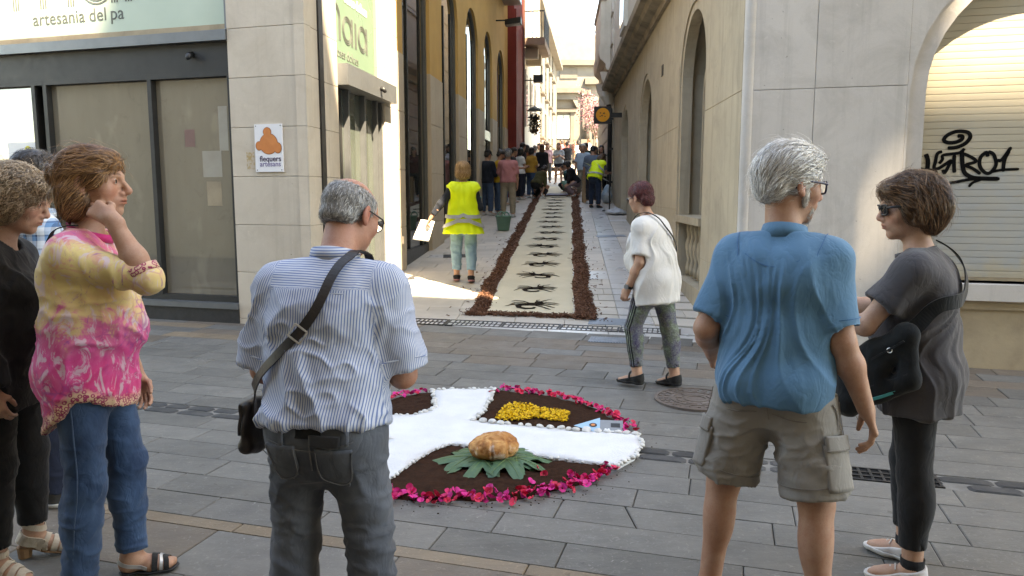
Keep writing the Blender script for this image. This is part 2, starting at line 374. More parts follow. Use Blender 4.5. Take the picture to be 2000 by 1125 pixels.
# round manhole
mh=empty('manhole_cover',(1.38,5.42,gz(1.38,5.42)),0,'round rusty cast iron manhole cover behind the man in the blue polo shirt','manhole cover')
m_rust=mat('rusty_iron',(.13,.10,.085),(.09,.072,.062),12,.65,.5,90,.4,coords='Object',stain=(.2,.17,.15),stscale=6,stfac=.5)
def ring(r0,r1,z0,z1,n=48,a0=0,a1=2*math.pi):
    mb=MB(); full=abs(a1-a0-2*math.pi)<1e-6; m=n if full else n+1
    rr=[[(r*math.cos(a0+(a1-a0)*k/n),r*math.sin(a0+(a1-a0)*k/n),z) for r,z in ((r0,z0),(r1,z0),(r1,z1),(r0,z1))] for k in range(m)]
    if full: rr.append(rr[0])
    mb.loft(rr,not full); return mb
ring(0,.30,-.01,.004).build('plate',m_rust,mh); ring(.285,.31,-.01,.012).build('rim',m_rust,mh); ring(.17,.19,.003,.0105).build('ring',m_rust,mh); ring(.07,.09,.003,.0105).build('ring',m_rust,mh)
for rr,nn in ((.205,20),(.245,26)):
    for k in range(nn): ring(rr,rr+.03,.003,.010,2,2*math.pi*k/nn+.03,2*math.pi*(k+.7)/nn).build('stud',m_rust,mh)
for k in range(8): ring(.105,.15,.003,.010,3,2*math.pi*k/8+.06,2*math.pi*(k+.75)/8).build('stud',m_rust,mh)
# short drain in the gutter by the woman in grey
root=empty('gutter_grate',(0,0,0),0,'small iron gutter grate set in the cobbled gutter beside the black leggings','drain grate')
def gq(a,b,h): x,y=wpt(a,b); return (x,y,gz(x,y)+h)
def gqb(a0,a1,b0,b1,h0,h1,nm,mt): mb=MB(); mb.box8([gq(a0,b0,h0),gq(a1,b0,h0),gq(a1,b1,h0),gq(a0,b1,h0),gq(a0,b0,h1),gq(a1,b0,h1),gq(a1,b1,h1),gq(a0,b1,h1)]); mb.build(nm,mt,root)
gqb(.65,1.15,4.28,4.475,-.02,-.002,'channel',m_hole)
for b in (4.275,4.335,4.395,4.46): gqb(.64,1.16,b,b+.014,-.01,.006,'bar',m_iron)
for k in range(10): gqb(.64+k*.0558,.654+k*.0558,4.285,4.465,-.01,.005,'bar',m_iron)
# ================================================================ buildings
def wallmat(name,c1,c2,st,blot=.5,streak=.35,bs=45,var=.04):
    q=NT(name); v=q.coord('world'); vs2=q.coord('world',(5,5,.3))
    col=q.ramp(q.noise(v,1.3,6,.65),[(.3,c1),(.7,c2)]); col=q.mix(q.ramp(q.noise(v,2.1,7,.72,.6),[(.47,0.),(.72,float(blot))]),col,st)
    col=q.mix(q.ramp(q.noise(vs2,1.6,6,.7,.3),[(.52,0.),(.78,float(streak))]),col,tuple(x*.8 for x in st)); col=q.mix(q.ramp(q.noise(v,17,5,.7,.8),[(.62,0.),(.74,.35)]),col,tuple(min(.85,x*1.25) for x in c1))
    col=q.mix(q.ramp(q.noise(v,23,3,.6),[(.735,0.),(.755,.75)]),col,tuple(x*.45 for x in st)); col=q.mix(q.ramp(q.noise(v,130,3,.6),[(.5,0.),(.8,.25)]),col,tuple(x*.7 for x in c2))
    oi=q.n('ObjectInfo').outputs['Random']; f=q.math('MULTIPLY_ADD',oi,2*var,1-var); g=q.n('CombineColor'); [q.l(f,g.inputs[i]) for i in range(3)]; col=q.mix(1.,col,g.outputs[0],'MULTIPLY')
    n=q.bump(q.noise(v,90,5,.7),.3,.003); n=q.bump(q.noise(v,8,4,.6),.25,.008,n)
    MATS[name]=q.done(col,.85,.2,0,n); return MATS[name]
m_stone=wallmat('pale_limestone',(.60,.525,.43),(.52,.45,.37),(.43,.36,.28),.5,.4)
m_stone2=wallmat('white_limestone',(.56,.52,.46),(.50,.46,.41),(.42,.38,.33),.3,.2)
m_rstone=wallmat('grey_render',(.56,.53,.50),(.49,.465,.44),(.37,.35,.325),.65,.5)
m_beige=wallmat('beige_render',(.45,.385,.285),(.39,.335,.25),(.27,.235,.18),.6,.7)
m_tanbase=mat('tan_plaster',(.40,.325,.225),(.33,.265,.185),2.5,.9,.45,40,.2,stain=(.2,.165,.12),stscale=3,stfac=.6)
m_alum=mat('grey_aluminium',(.19,.20,.21),(.16,.17,.18),4,.38,.05,60,.5,metal=.6)
m_dark=mat('dark_frame',(.025,.024,.024),(.018,.018,.018),5,.5,.05,60,.4)
m_plinth=mat('black_granite',(.035,.036,.038),(.022,.022,.024),14,.35,.05,90,.5)
m_ochre=mat('ochre_render',(.50,.30,.105),(.44,.26,.09),1.5,.85,.2,60,.2,stain=(.36,.22,.09),stscale=1.2,stfac=.4)
m_red=mat('dark_red_render',(.20,.035,.028),(.16,.028,.023),1.5,.85,.2,60,.2)
m_black=mat('black_metal',(.012,.012,.013),(.018,.018,.019),6,.45,.1,90,.4)
m_white=mat('white_render',(.72,.69,.63),(.66,.62,.56),1.2,.85,.15,60,.2)
m_cream=mat('cream_render',(.58,.52,.42),(.52,.46,.37),1.2,.85,.15,60,.2)
def glassmat(name,c1,c2,rough=.03,spec=.9,scale=1.2,ior=1.9,streak=False):
    q=NT(name); v=q.coord('world'); col=q.ramp(q.noise(v,scale,4,.6),[(.3,c1),(.7,c2)])
    if streak:
        v2=q.coord('world',(3,3,.35)); col=q.mix(q.ramp(q.noise(v2,2.2,5,.7,.4),[(.42,0.),(.8,.25)]),col,tuple(x*.6 for x in c1)); col=q.mix(q.ramp(q.noise(v,5,5,.7,1.),[(.58,0.),(.75,.4)]),col,tuple(x*.5 for x in c2)); col=q.mix(q.ramp(q.noise(q.coord('world',(1,1,.5)),2.7,3),[(.6,0.),(.68,.35)]),col,tuple(min(1,x*1.5) for x in c1))
    m=q.done(col,rough,spec); q.b.inputs['IOR'].default_value=ior; return m
g_paper=glassmat('papered_shop_glass',(.215,.185,.135),(.165,.142,.105),.02,.6,.7,2.1,True); g_side=glassmat('green_tinted_glass',(.07,.085,.075),(.10,.115,.10),.02,.6,1.2,2.0)
g_dark=glassmat('dark_shop_glass',(.02,.024,.022),(.035,.038,.032),.015,.6,1.2,2.0)
g_mint=mat('mint_sign_sheet',(.46,.54,.44),(.41,.49,.40),.8,.32,0,1,.5)
g_mint2=mat('mint_sign_glass',(.15,.22,.155),(.13,.195,.14),.8,.25,0,1,.5)
m_gtext=mat('grey_letters',(.11,.12,.105),(.10,.11,.1),4,.6,0)
m_wtext=mat('white_letters',(.8,.8,.78),(.75,.75,.73),4,.6,0)
m_ptext=mat('pink_letters',(.55,.05,.22),(.5,.05,.2),4,.6,0)
m_lil_=mat('faded_notice',(.22,.13,.11),(.2,.12,.1),3,.7,0); m_wn=mat('old_paper',(.36,.33,.27),(.30,.27,.22),5,.7,0)
# ---- left bakery shop
shop=empty('bakery_shop',(0,0,0),0,'pale stone bakery shop with papered windows and a mint green sign, left corner','shop')
LF=Frame((-2.22,8.21),(-1,.29),-1); LS=Frame((-2.22,8.21),(.139,1),1)
# solid core behind the cladding
def prism(name,pts,z0,z1,mt,parent):
    mb=MB(); n=len(pts); mb.add([(x,y,z0) for x,y in pts]+[(x,y,z1) for x,y in pts],[list(range(n))[::-1],list(range(n,2*n))]+[(i,(i+1)%n,(i+1)%n+n,i+n) for i in range(n)])
    return mb.build(name,mt,parent)
def P2(f,t,o): q=f.p(t,0,o); return (q.x,q.y)
prism('core',[P2(LF,.03,-.35),P2(LF,12,-.35),(-13.5,22),P2(LS,3.3,-.35)],-.1,6.4,m_dark,shop)
cz=[-.05,.13,.67,1.21,1.75,2.29,2.83,3.36,3.9,4.44,5.0]
for a,b in zip(cz,cz[1:]):
    LF.slab('stone_slab',0.0,.97,a+.002,b-.002,-.12,0,m_stone,shop,.004)
    LS.slab('stone_slab',0.003,.62,a+.002,b-.002,-.12,-.001,m_stone,shop,.004)
    LS.slab('stone_slab',.624,.95,a+.002,b-.002,-.12,-.003,m_stone,shop,.004)
    LS.slab('stone_slab',2.78,3.44,a+.002,b-.002,-.3,0,m_stone2,shop,.004)
LF.part('upper_wall',0,12,5,6.5,-.12,-.004,m_stone,shop); LS.part('upper_wall',-.0,3.44,5,6.5,-.3,-.004,m_stone,shop)
# front windows
LF.part('plinth',.972,6,-.05,.235,-.2,.012,m_plinth,shop); LF.part('sill',.972,6,.235,.30,-.2,.035,m_alum,shop)
LF.part('fascia',.972,6,2.93,3.245,-.3,-.06,m_dark,shop); LF.part('ledge',.972,6,3.247,3.36,-.3,.02,m_alum,shop)
LF.part('bottom_rail',.972,6,.302,.37,-.2,-.06,m_dark,shop); LF.part('top_rail',.972,6,2.87,2.928,-.22,-.05,m_dark,shop)
for t in (.972,2.06,3.60,3.78): LF.part('mullion',t,t+.055,.372,2.868,-.2,-.045,m_dark,shop)
for a,b in ((1.03,2.055),(2.12,3.595),(3.84,6)): LF.part('window_pane',a,b,.372,2.868,-.14,-.12,g_paper,shop)
LF.part('sign_panel',1.02,6,3.44,5,-.16,-.1,g_mint,shop); LF.part('sign_frame',.972,1.02,3.362,5,-.2,-.04,m_alum,shop); LF.part('sign_rail',1.022,6,3.362,3.44,-.2,-.08,m_tanbase,shop)
cam_dome=MB(); cam_dome.tube([LF.p(1.48,3.13,-.062),LF.p(1.48,3.10,.0),LF.p(1.48,3.06,.03)],[.03,.035,.02],10); cam_dome.build('security_camera',m_black,shop,True)
text('sign_lettering','artesania del pa',.215,LF.mtx(3.78,3.585,-.098,True),m_gtext,shop,.002,spacing=1.02)
def letter_lines(fr,paths,z,o,scale,w,gap,mt,parent,t0,flip,name='sign_lettering',nl=3):
    for pth in paths:
        for k in range(nl):
            off=(k-(nl-1)/2)*gap; mb=MB(); q=[]
            for i,(a,b) in enumerate(pth):
                p0=pth[max(i-1,0)]; p1=pth[min(i+1,len(pth)-1)]; dx,dy=p1[0]-p0[0],p1[1]-p0[1]; l=math.hypot(dx,dy) or 1
                q.append((a-dy/l*off,b+dx/l*off,-dy/l,dx/l))
            rings=[[fr.p(t0+(-1 if flip else 1)*(a+nx*s*w/2)*scale,z+(b+ny*s*w/2)*scale,o+h) for s,h in ((-1,0),(1,0),(1,.003),(-1,.003))] for a,b,nx,ny in q]
            mb.loft(rings); mb.build(name,mt,parent)
arc=lambda cx,cy,r,a0,a1,n=14:[(cx+r*math.cos(R(a0+(a1-a0)*i/n)),cy+r*math.sin(R(a0+(a1-a0)*i/n))) for i in range(n+1)]
maia=[[(0,0),(0,.95)],arc(.42,.75,.42,180,0)+[(.84,0)],arc(1.26,.75,.42,180,0)+[(1.68,0)],arc(2.45,.5,.42,0,360,24),[(2.95,0),(2.95,1.0)],[(3.35,0),(3.35,.95)],arc(4.1,.5,.42,0,360,24),[(4.6,0),(4.6,1)]]
letter_lines(LF,maia,3.775,-.098,.50,.035,.075,m_gtext,shop,4.02,True)
for t_,z_,w_,h_,mm in ((1.20,1.75,.26,.30,m_wn),(1.22,1.42,.2,.28,m_tanbase),(1.55,2.1,.14,.2,m_lil_),(1.1,2.05,.12,.5,m_wn)): LF.part('window_notice',t_,t_+w_,z_,z_+h_,-.119,-.1185,mm,shop)
post=empty('window_poster',(0,0,0),0,'white poster with a round yellow V badge in the shop window','poster')
LF.part('sheet',3.86,4.35,1.55,2.2,-.118,-.112,m_wtext,post)
mb=MB(); n=24; mb.add([LF.p(4.03+.055*math.cos(2*math.pi*k/n),2.1+.055*math.sin(2*math.pi*k/n),-.110) for k in range(n)],[list(range(n))[::-1]]); mb.build('badge',mat('yellow_badge',(.7,.62,.05),(.7,.62,.05),3,.5,0),post)
text('badge_letter','V',.09,LF.mtx(4.06,2.07,-.107,True),m_black,post,.001)
# side (alley) window of the shop
LS.part('plinth',.952,2.778,-.05,.30,-.25,-.02,m_plinth,shop)
LS.part('canopy_beam',.95,2.95,2.86,3.11,-.2,.13,m_alum,shop)
LS.part('sign_panel',.955,2.5,3.13,5,-.14,-.05,g_mint2,shop); LS.part('sign_pane',2.505,2.775,3.13,5,-.16,-.10,g_side,shop)
for t in (.955,1.36,1.98,2.5,2.72): LS.part('mullion',t,t+.05,.302,2.858,-.2,-.03,m_alum,shop)
for a,b in ((1.006,1.355),(1.412,1.975),(2.032,2.495),(2.552,2.718)): LS.part('window_pane',a,b,.302,2.858,-.12,-.10,g_side,shop)
cam2=MB(); cam2.tube([LS.p(2.2,2.98,.131),LS.p(2.2,2.97,.17),LS.p(2.2,2.93,.2)],[.03,.035,.02],10); cam2.build('security_camera',m_black,shop,True)
letter_lines(LS,[[(a-1.0,b) for a,b in p] for p in maia[1:]],3.42,-.047,.34,.035,.075,m_gtext,shop,.95,False)
letter_lines(LS,[[(a-1.0,b) for a,b in p] for p in maia[3:5]],4.12,-.047,.34,.035,.075,m_ptext,shop,.95,False,nl=2)
text('sign_lettering','coses dolces',.17,LS.mtx(.98,3.22,-.047),m_gtext,shop,.002)
text('sign_lettering','coses dolces',.17,LS.mtx(1.35,3.92,-.047),m_wtext,shop,.002,offset=.004)
# enamel plaque on the corner pier
plq=empty('wall_plaque',(0,0,0),0,'white enamel plaque with an orange loaf emblem on the stone pier','plaque')
m_enam=mat('white_enamel',(.74,.74,.76),(.7,.7,.72),3,.3,0,1,.5); m_loafo=mat('orange_print',(.62,.22,.07),(.55,.18,.055),9,.5,0); m_loafd=mat('brown_print',(.28,.085,.03),(.28,.085,.03),9,.5,0)
m_purp=mat('violet_print',(.07,.055,.10),(.07,.055,.1),3,.6,0); m_lil=mat('lilac_print',(.22,.19,.33),(.22,.19,.33),3,.6,0)
LF.part('board',.305,.655,1.80,2.32,.002,.018,m_enam,plq)
def disc(t,z,rt,rz,o,mt,nm):
    mb=MB(); n=28; mb.add([LF.p(t-rt*math.cos(2*math.pi*k/n),z+rz*math.sin(2*math.pi*k/n),o) for k in range(n)],[list(range(n))]); return mb.build(nm,mt,plq)
for (t,z,a,b) in ((.478,2.105,.112,.11),(.492,2.235,.047,.045),(.60,2.085,.04,.045),(.365,2.06,.045,.055)):
    disc(t,z,a+.006,b+.006,.0195+(.001 if a<.1 else 0),m_loafd,'emblem_outline'); disc(t,z,a,b,.0215+(.001 if a<.1 else 0),m_loafo,'emblem')
text('lettering','flequers',.085,LF.mtx(.60,1.915,.0195,True),m_purp,plq,.0008,offset=.0015); text('lettering','artesans',.08,LF.mtx(.60,1.86,.0195,True),m_lil,plq,.0008,offset=.001)
for t in (.325,.635):
    for z in (1.82,2.30): disc(t,z,.006,.006,.0195,m_black,'screw')
scuff=LF.part('paint_scrap',.68,.78,1.83,2.02,.0005,.0022,mat('peeling_ochre',(.42,.30,.15),(.5,.42,.33),26,.9,.3,60,.2,lo=.45,hi=.55),shop)
# ---- ochre building with tall arches
och=empty('ochre_building',(0,0,0),0,'ochre and stone arcaded building with tall glazed arches along the lane','building')
LO=Frame((-1.75,11.6),(.117,1),1)
OPS=[(.36,2.25),(3.3,5.0),(5.97,7.72),(8.7,10.2),(11.2,12.96)]
zg=lambda t:gz(*P2(LO,t,0))-.06
q=NT('ochre_over_stone'); g=q.n('NewGeometry'); sp=q.n('SeparateXYZ'); q.l(g.outputs['Position'],sp.inputs[0]); v=q.coord('world')
up=q.ramp(q.noise(v,1.5,5),[(.35,(.66,.42,.16)),(.65,(.59,.37,.14))]); lo=q.ramp(q.noise(v,1.2,5),[(.35,(.56,.47,.36)),(.65,(.49,.41,.31))])
col=q.mix(q.math('GREATER_THAN',sp.outputs[2],3.72),lo,up); m_och=q.done(col,.85,.2,normal=q.bump(q.noise(v,55,4),.2,.004))
arch_wall(LO,-.0,13.8,0,9.2,[(a,b,None,5.95-(b-a)/2,5.95) for a,b in OPS],.34,'wall',m_och,och,zg)
for pa,pb in ((.02,.35),(2.26,3.29),(5.01,5.96),(7.73,8.69),(10.21,11.19),(12.97,13.78)):
    z=1.0
    zb=zg((pa+pb)/2)
    for za,zc in zip([zb,1.05,1.94,2.83],[1.045,1.935,2.825,3.715]):
        if zc-za>.1: LO.slab('stone_slab',pa,pb,za+.003,zc-.003,-.1,.014,m_stone,och,.005)
for i,(a,b) in enumerate(OPS):
    zb=zg((a+b)/2); zp=max(.64,zb+.2)
    LO.part('plinth',a,b,zb-.2,zp,-.33,-.06,m_plinth if i==0 else m_stone,och)
    win=arch_panel(LO,a+.002,b-.002,zp,5.95-(b-a)/2,5.948,-.13,-.10,'window_pane',g_dark,och)
    arch_band(LO,a+.003,b-.003,zp,5.95-(b-a)/2,5.947,.075,-.15,-.06,'window_frame',m_alum,och)
    for t in (a+.55,b-.45): LO.part('mullion',t,t+.05,zp+.002,5.3,-.14,-.075,m_dark,och)
    if i==3: LO.part('transom',a+.08,b-.08,3.05,3.3,-.14,-.03,m_alum,och)
LO.part('wall_box',.05,.13,.78,.9,.016,.05,m_stone2,och)
prism('core',[P2(LO,0,-.42),P2(LO,13.8,-.42),(-9,26),(-9,12.2)],-.1,9.1,m_dark,och)
for i,(t,z) in enumerate(((9.2,7.35),(10.4,7.15),(11.0,6.55))):
    fl=empty('floodlight',(0,0,0),0,f'black floodlight on the ochre wall, {["nearest and highest","middle","lowest and farthest"][i]} of the three','lamp','floodlights on the ochre wall')
    mb=MB(); mb.tube([LO.p(t,z+.05,.0),LO.p(t,z+.05,.3)],.022,8); mb.build('arm',m_black,fl)
    mb=MB(); qd=[LO.p(t-.16,z-.10,.28),LO.p(t+.16,z-.10,.28),LO.p(t+.2,z-.06,.75),LO.p(t-.2,z-.06,.75),LO.p(t-.16,z+.04,.28),LO.p(t+.16,z+.04,.28),LO.p(t+.2,z+.1,.75),LO.p(t-.2,z+.1,.75)]; mb.box8(qd); mb.build('housing',m_black,fl)
    mb=MB(); mb.box8([p+Vector((0,0,-.012)) for p in [LO.p(t-.13,z-.10,.32),LO.p(t+.13,z-.10,.32),LO.p(t+.17,z-.065,.7),LO.p(t-.17,z-.065,.7)]]+[p for p in [LO.p(t-.13,z-.10,.32),LO.p(t+.13,z-.10,.32),LO.p(t+.17,z-.065,.7),LO.p(t-.17,z-.065,.7)]]); mb.build('lens',m_alum,fl)
can=LO.part('awning_box',8.9,13.0,7.5,7.75,.0,.55,m_alum,och)
# ---- dark red building and the pale one beyond it
redb=empty('red_building',(0,0,0),0,'dark red rendered building beyond the ochre arcade','building')
LO.part('wall',13.8,17.4,.3,13,-2,.22,m_red,redb); LO.part('side_pillar',13.82,14.1,.4,7.6,.221,.29,m_red,redb); LO.part('downpipe',16.6,16.68,.6,13,.221,.29,mat('brown_pipe',(.12,.05,.04),(.1,.04,.03),3,.6,0),redb)
blc=empty('balcony_building',(0,0,0),0,'pale stone building with an iron railed balcony, far left side of the lane','building')
LO.part('wall',17.4,25.5,.5,12,-4,.12,m_cream,blc)
for z in (4.3,7.6,10.2):
    for t in (18.4,20.6,22.8): LO.part('window',t,t+1.0,z,z+2.0,.121,.135,g_dark,blc); LO.part('window_surround',t-.12,t-.002,z-.1,z+2.1,.121,.18,m_stone2,blc)
LO.part('balcony_slab',16.9,19.6,7.05,7.3,.23,1.0,mat('brown_stone',(.25,.17,.12),(.2,.14,.1),2,.8,.2),blc)
LO.part('balcony_corbel',17.5,17.75,6.65,7.048,.121,.7,m_cream,blc); LO.part('balcony_corbel',19.0,19.25,6.65,7.048,.121,.7,m_cream,blc)
LO.part('balcony_rail',16.92,19.58,8.22,8.27,.95,.99,m_black,blc)
for k in range(18): LO.part('baluster',16.95+k*.152,16.97+k*.152,7.3,8.22,.96,.98,m_black,blc)
for k in range(5): LO.part('baluster',16.93,16.95,7.3,8.22,.25+k*.15,.27+k*.15,m_black,blc)
LO.part('balcony_rail',16.92,16.96,8.222,8.268,.23,.948,m_black,blc)
lp=empty('wall_lantern',(0,0,0),0,'black box lantern on a bracket on the pale building left of the sky','lamp')
LO.part('bracket',17.95,17.99,5.9,5.94,.12,.55,m_black,lp); LO.part('box',17.8,18.15,5.82,6.1,.5,.86,m_black,lp)
pl=empty('hanging_planter',(0,0,0),0,'dark trailing plant in a basket hanging on the left wall','planter')
mb=MB(); c=LO.p(17.9,4.55,.55)
rp=random.Random(3)
for k in range(420):
    a=rp.uniform(0,6.28); r=rp.uniform(0,1)**.5*.24; z=rp.uniform(-.62,.12); r*=1-.5*abs(z+.2)
    p=c+Vector((r*math.cos(a),r*math.sin(a),z)); d=Vector((rp.uniform(-1,1),rp.uniform(-1,1),rp.uniform(-1,.2))).normalized()*.09; e=d.cross(Vector((rp.uniform(-1,1),rp.uniform(-1,1),rp.uniform(-1,1)))).normalized()*.035
    mb.add([p,p+d*.5+e,p+d,p+d*.5-e],[(0,1,2,3)])
mb.build('foliage',mat('dry_foliage',(.045,.04,.022),(.08,.05,.03),30,.8,0),pl)
mb=MB(); mb.tube([c+Vector((0,0,.38)),c+Vector((0,0,.30)),c+Vector((0,0,.2))],[.03,.22,.30],14); mb.build('rain_hood',mat('slate_hood',(.10,.13,.14),(.08,.1,.11),4,.5,0),pl,True)
mb=MB(); mb.tube([LO.p(17.9,4.95,.12),LO.p(17.9,4.95,.55),c+Vector((0,0,.36))],.015,6); mb.build('bracket',m_black,pl)
mb=MB(); mb.tube([c+Vector((0,0,-.02)),c+Vector((0,0,-.2))],[.2,.1],14); mb.build('basket',m_dark,pl)
# ---- right corner building
rb=empty('corner_building',(0,0,0),0,'grey and beige rendered corner building with arches and a roller shutter','building')
RA=Frame((2.09,6.8),(.062,1),-1); RF=Frame((2.09,6.8),(.9654,-.2607),1)
zr=lambda t:gz(*P2(RA,t,0))-.06
RO=[(1.9,3.75,.42,3.0,3.93),(6.85,8.95,.62,2.8,3.85),(11.4,13.4,.95,2.8,3.78)]
arch_wall(RA,.06,16.3,0,4.62,RO,.42,'side_wall',m_beige,rb,zr)
for (a,b,zb,zs,za) in RO:
    arch_panel(RA,a+.002,b-.002,zb,zs,za-.002,-.415,-.40,'blind_panel',m_tanbase if a>5 else m_beige,rb)
    arch_band(RA,a+.004,b-.004,zb,zs,za-.004,.10,-.16,-.02,'arch_moulding',m_beige,rb)
    arch_band(RA,a+.45,b-.106,zb+.01,zs-.1,za-.5,.07,-.398,-.30,'inner_frame',m_beige,rb)
    RA.part('inner_panel',b-.62,b-.20,zb+.8,zs+.1,-.398,-.385,mat('brown_shutter',(.16,.11,.07),(.12,.085,.055),2,.7,.2,stretch=(1,1,.2)),rb)
    for z in (1.5,2.1,2.7):
        if z>zb+.3: RA.part('panel_joint',a+.11,b-.5,z,z+.006,-.3995,-.395,m_tanbase,rb)
RA.part('sill',1.92,3.73,1.18,1.27,-.36,.03,m_beige,rb)
for k in range(6):
    t=2.12+k*.28; mb=MB(); rr=[.045,.05,.03,.055,.06,.035,.05,.045]; mb.tube([RA.p(t,.45+.73*i/7,-.16) for i in range(8)],rr,8); mb.build('baluster',m_beige,rb,True)
# thin scored joints are real grooves between proud panels
for t0,t1 in ((.14,1.88),):
    for z0,z1 in ((.02,.80),(.806,2.487),(2.493,4.60)): RA.slab('wall_panel',t0,t1,z0,z1,-.05,.006,m_beige,rb,.004)
for t0,t1 in ((3.77,6.83),(8.97,11.38)):
    for z0,z1 in ((zr(t1)-.1 if False else zr(t0)+.0,1.34),(1.346,2.487),(2.493,3.3)): RA.slab('wall_panel',t0,t1,z0,z1,-.05,.006,m_beige,rb,.004)
mb=MB(); mb.tube([RA.p(.03,-.02,-.03),RA.p(.03,4.62,-.03)],.055,14,0,False); mb.build('corner_bead',m_rstone,rb,True)
# cornice between the storeys
m_soff=mat('weathered_cornice',(.30,.26,.205),(.22,.19,.15),2,.85,.3,50,.2,stain=(.1,.085,.07),stscale=2,stfac=.7)
prof=[(0,4.45),(.06,4.45),(.08,4.54),(.22,4.58),(.26,4.66),(.36,4.68),(.38,4.78),(.0,4.84)]
mb=MB(); mb.loft([[RA.p(t,z,o) for o,z in prof] for t in (.0,16.35)]); mb.build('cornice',m_soff,rb)
RA.part('upper_wall',.0,16.3,4.845,18.5,-.4,.02,m_cream,rb)
for t in (2.2,7.2,11.8): RA.part('window_surround',t,t+1.3,5.6,8.2,.021,.12,m_stone2,rb); RA.part('window',t+.15,t+1.15,5.75,8.05,.121,.13,g_dark,rb)
RA.part('vent_block',5.45,5.62,3.45,3.62,.0,.012,m_dark,rb)
# front
AR=(1.33,3.75,.80,2.42,3.60)
arch_wall(RF,1.31,7.5,-.05,4.62,[AR],.30,'front_wall',m_rstone,rb)
for t0,t1 in ((.045,.572),(.576,1.308)):
    for z0,z1 in ((-.05,.476),(.48,2.468),(2.472,4.60)): RF.slab('wall_panel',t0,t1,z0,z1,-.2,.004,m_rstone,rb,.003)
RF.part('upper_wall',.0,7.5,4.66,18.5,-.4,.02,m_cream,rb); 
mb=MB(); mb.loft([[RF.p(t,z,o) for o,z in prof] for t in (-.0,7.5)]); mb.build('cornice',m_soff,rb)
arch_band(RF,1.334,3.746,.805,2.42,3.596,.13,-.16,-.045,'arch_moulding',m_rstone,rb)
RF.part('window_sill',1.36,3.72,.66,.80,-.25,.10,m_rstone,rb); RF.part('sill_apron',1.36,3.72,.58,.656,.001,.045,m_tanbase,rb); RF.part('tan_base',1.38,7.4,-.05,.578,.001,.02,m_tanbase,rb)
mb=MB()
prism('core',[P2(RF,.3,-.45),P2(RF,7.5,-.45),(11,20),P2(RA,16.2,-.45)],-.1,18.4,m_dark,rb)
# roller shutter, slat by slat
sh=empty('roller_shutter',(0,0,0),0,'cream roller shutter with a black spray tag, behind the woman in grey','shutter')
q=NT('cream_slat'); v=q.coord('world'); sp=q.n('SeparateXYZ'); g=q.n('NewGeometry'); q.l(g.outputs['Position'],sp.inputs[0])
col=q.ramp(q.noise(v,1.6,4),[(.35,(.42,.38,.30)),(.65,(.37,.335,.262))])
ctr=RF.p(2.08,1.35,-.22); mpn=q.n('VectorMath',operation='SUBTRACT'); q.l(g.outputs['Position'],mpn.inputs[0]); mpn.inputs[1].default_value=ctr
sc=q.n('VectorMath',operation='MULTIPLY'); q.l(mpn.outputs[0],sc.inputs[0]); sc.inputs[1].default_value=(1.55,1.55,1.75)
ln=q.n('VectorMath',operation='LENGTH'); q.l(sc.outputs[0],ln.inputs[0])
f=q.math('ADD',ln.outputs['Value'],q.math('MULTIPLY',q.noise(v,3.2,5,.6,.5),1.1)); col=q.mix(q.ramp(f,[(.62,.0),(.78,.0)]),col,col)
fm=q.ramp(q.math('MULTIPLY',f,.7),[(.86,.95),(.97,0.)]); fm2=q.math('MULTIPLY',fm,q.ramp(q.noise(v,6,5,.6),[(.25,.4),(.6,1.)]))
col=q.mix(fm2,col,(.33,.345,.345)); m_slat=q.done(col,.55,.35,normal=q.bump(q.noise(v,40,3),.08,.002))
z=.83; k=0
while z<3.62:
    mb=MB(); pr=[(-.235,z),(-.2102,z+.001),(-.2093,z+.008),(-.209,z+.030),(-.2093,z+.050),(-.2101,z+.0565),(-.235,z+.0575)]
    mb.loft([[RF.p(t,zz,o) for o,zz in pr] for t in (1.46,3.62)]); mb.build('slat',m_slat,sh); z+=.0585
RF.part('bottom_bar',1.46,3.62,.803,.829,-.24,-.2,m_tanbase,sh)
for t in (1.462,3.59): pass
# spray tag: strokes follow the photographed letters
tagroot=sh
def stroke(pts,w):
    # pts in crop pixels of the tag -> facade coords
    P=[]
    fine=[]
    pv=[Vector(p) for p in pts]
    for i in range(len(pv)-1):
        p0=pv[max(i-1,0)];p1=pv[i];p2=pv[i+1];p3=pv[min(i+2,len(pv)-1)]
        for j in range(6):
            t=j/6; fine.append(.5*((2*p1)+(-p0+p2)*t+(2*p0-5*p1+4*p2-p3)*t*t+(-p0+3*p1-3*p2+p3)*t**3))
    fine.append(pv[-1]); mb=MB(); rings=[]
    for i,p in enumerate(fine):
        d=(fine[min(i+1,len(fine)-1)]-fine[max(i-1,0)]); d=d.normalized() if d.length>0 else Vector((1,0)); n=Vector((-d.y,d.x))*w/2
        e=.55 if i in(0,len(fine)-1) else 1
        def tp(c): return RF.p(1.47+(c.x-165)*TS,2.105-(c.y-150)*TS,0)
        a,b=p+n*e,p-n*e
        rings.append([tp(a)+RF.n*-.2085,tp(b)+RF.n*-.2085,tp(b)+RF.n*-.2055,tp(a)+RF.n*-.2055])
    mb.loft(rings); mb.build('spray_stroke',m_spray,sh)
TS=.80/1310; m_spray=mat('black_spray',(.005,.005,.005),(.009,.009,.009),9,.95,0,1,.05)
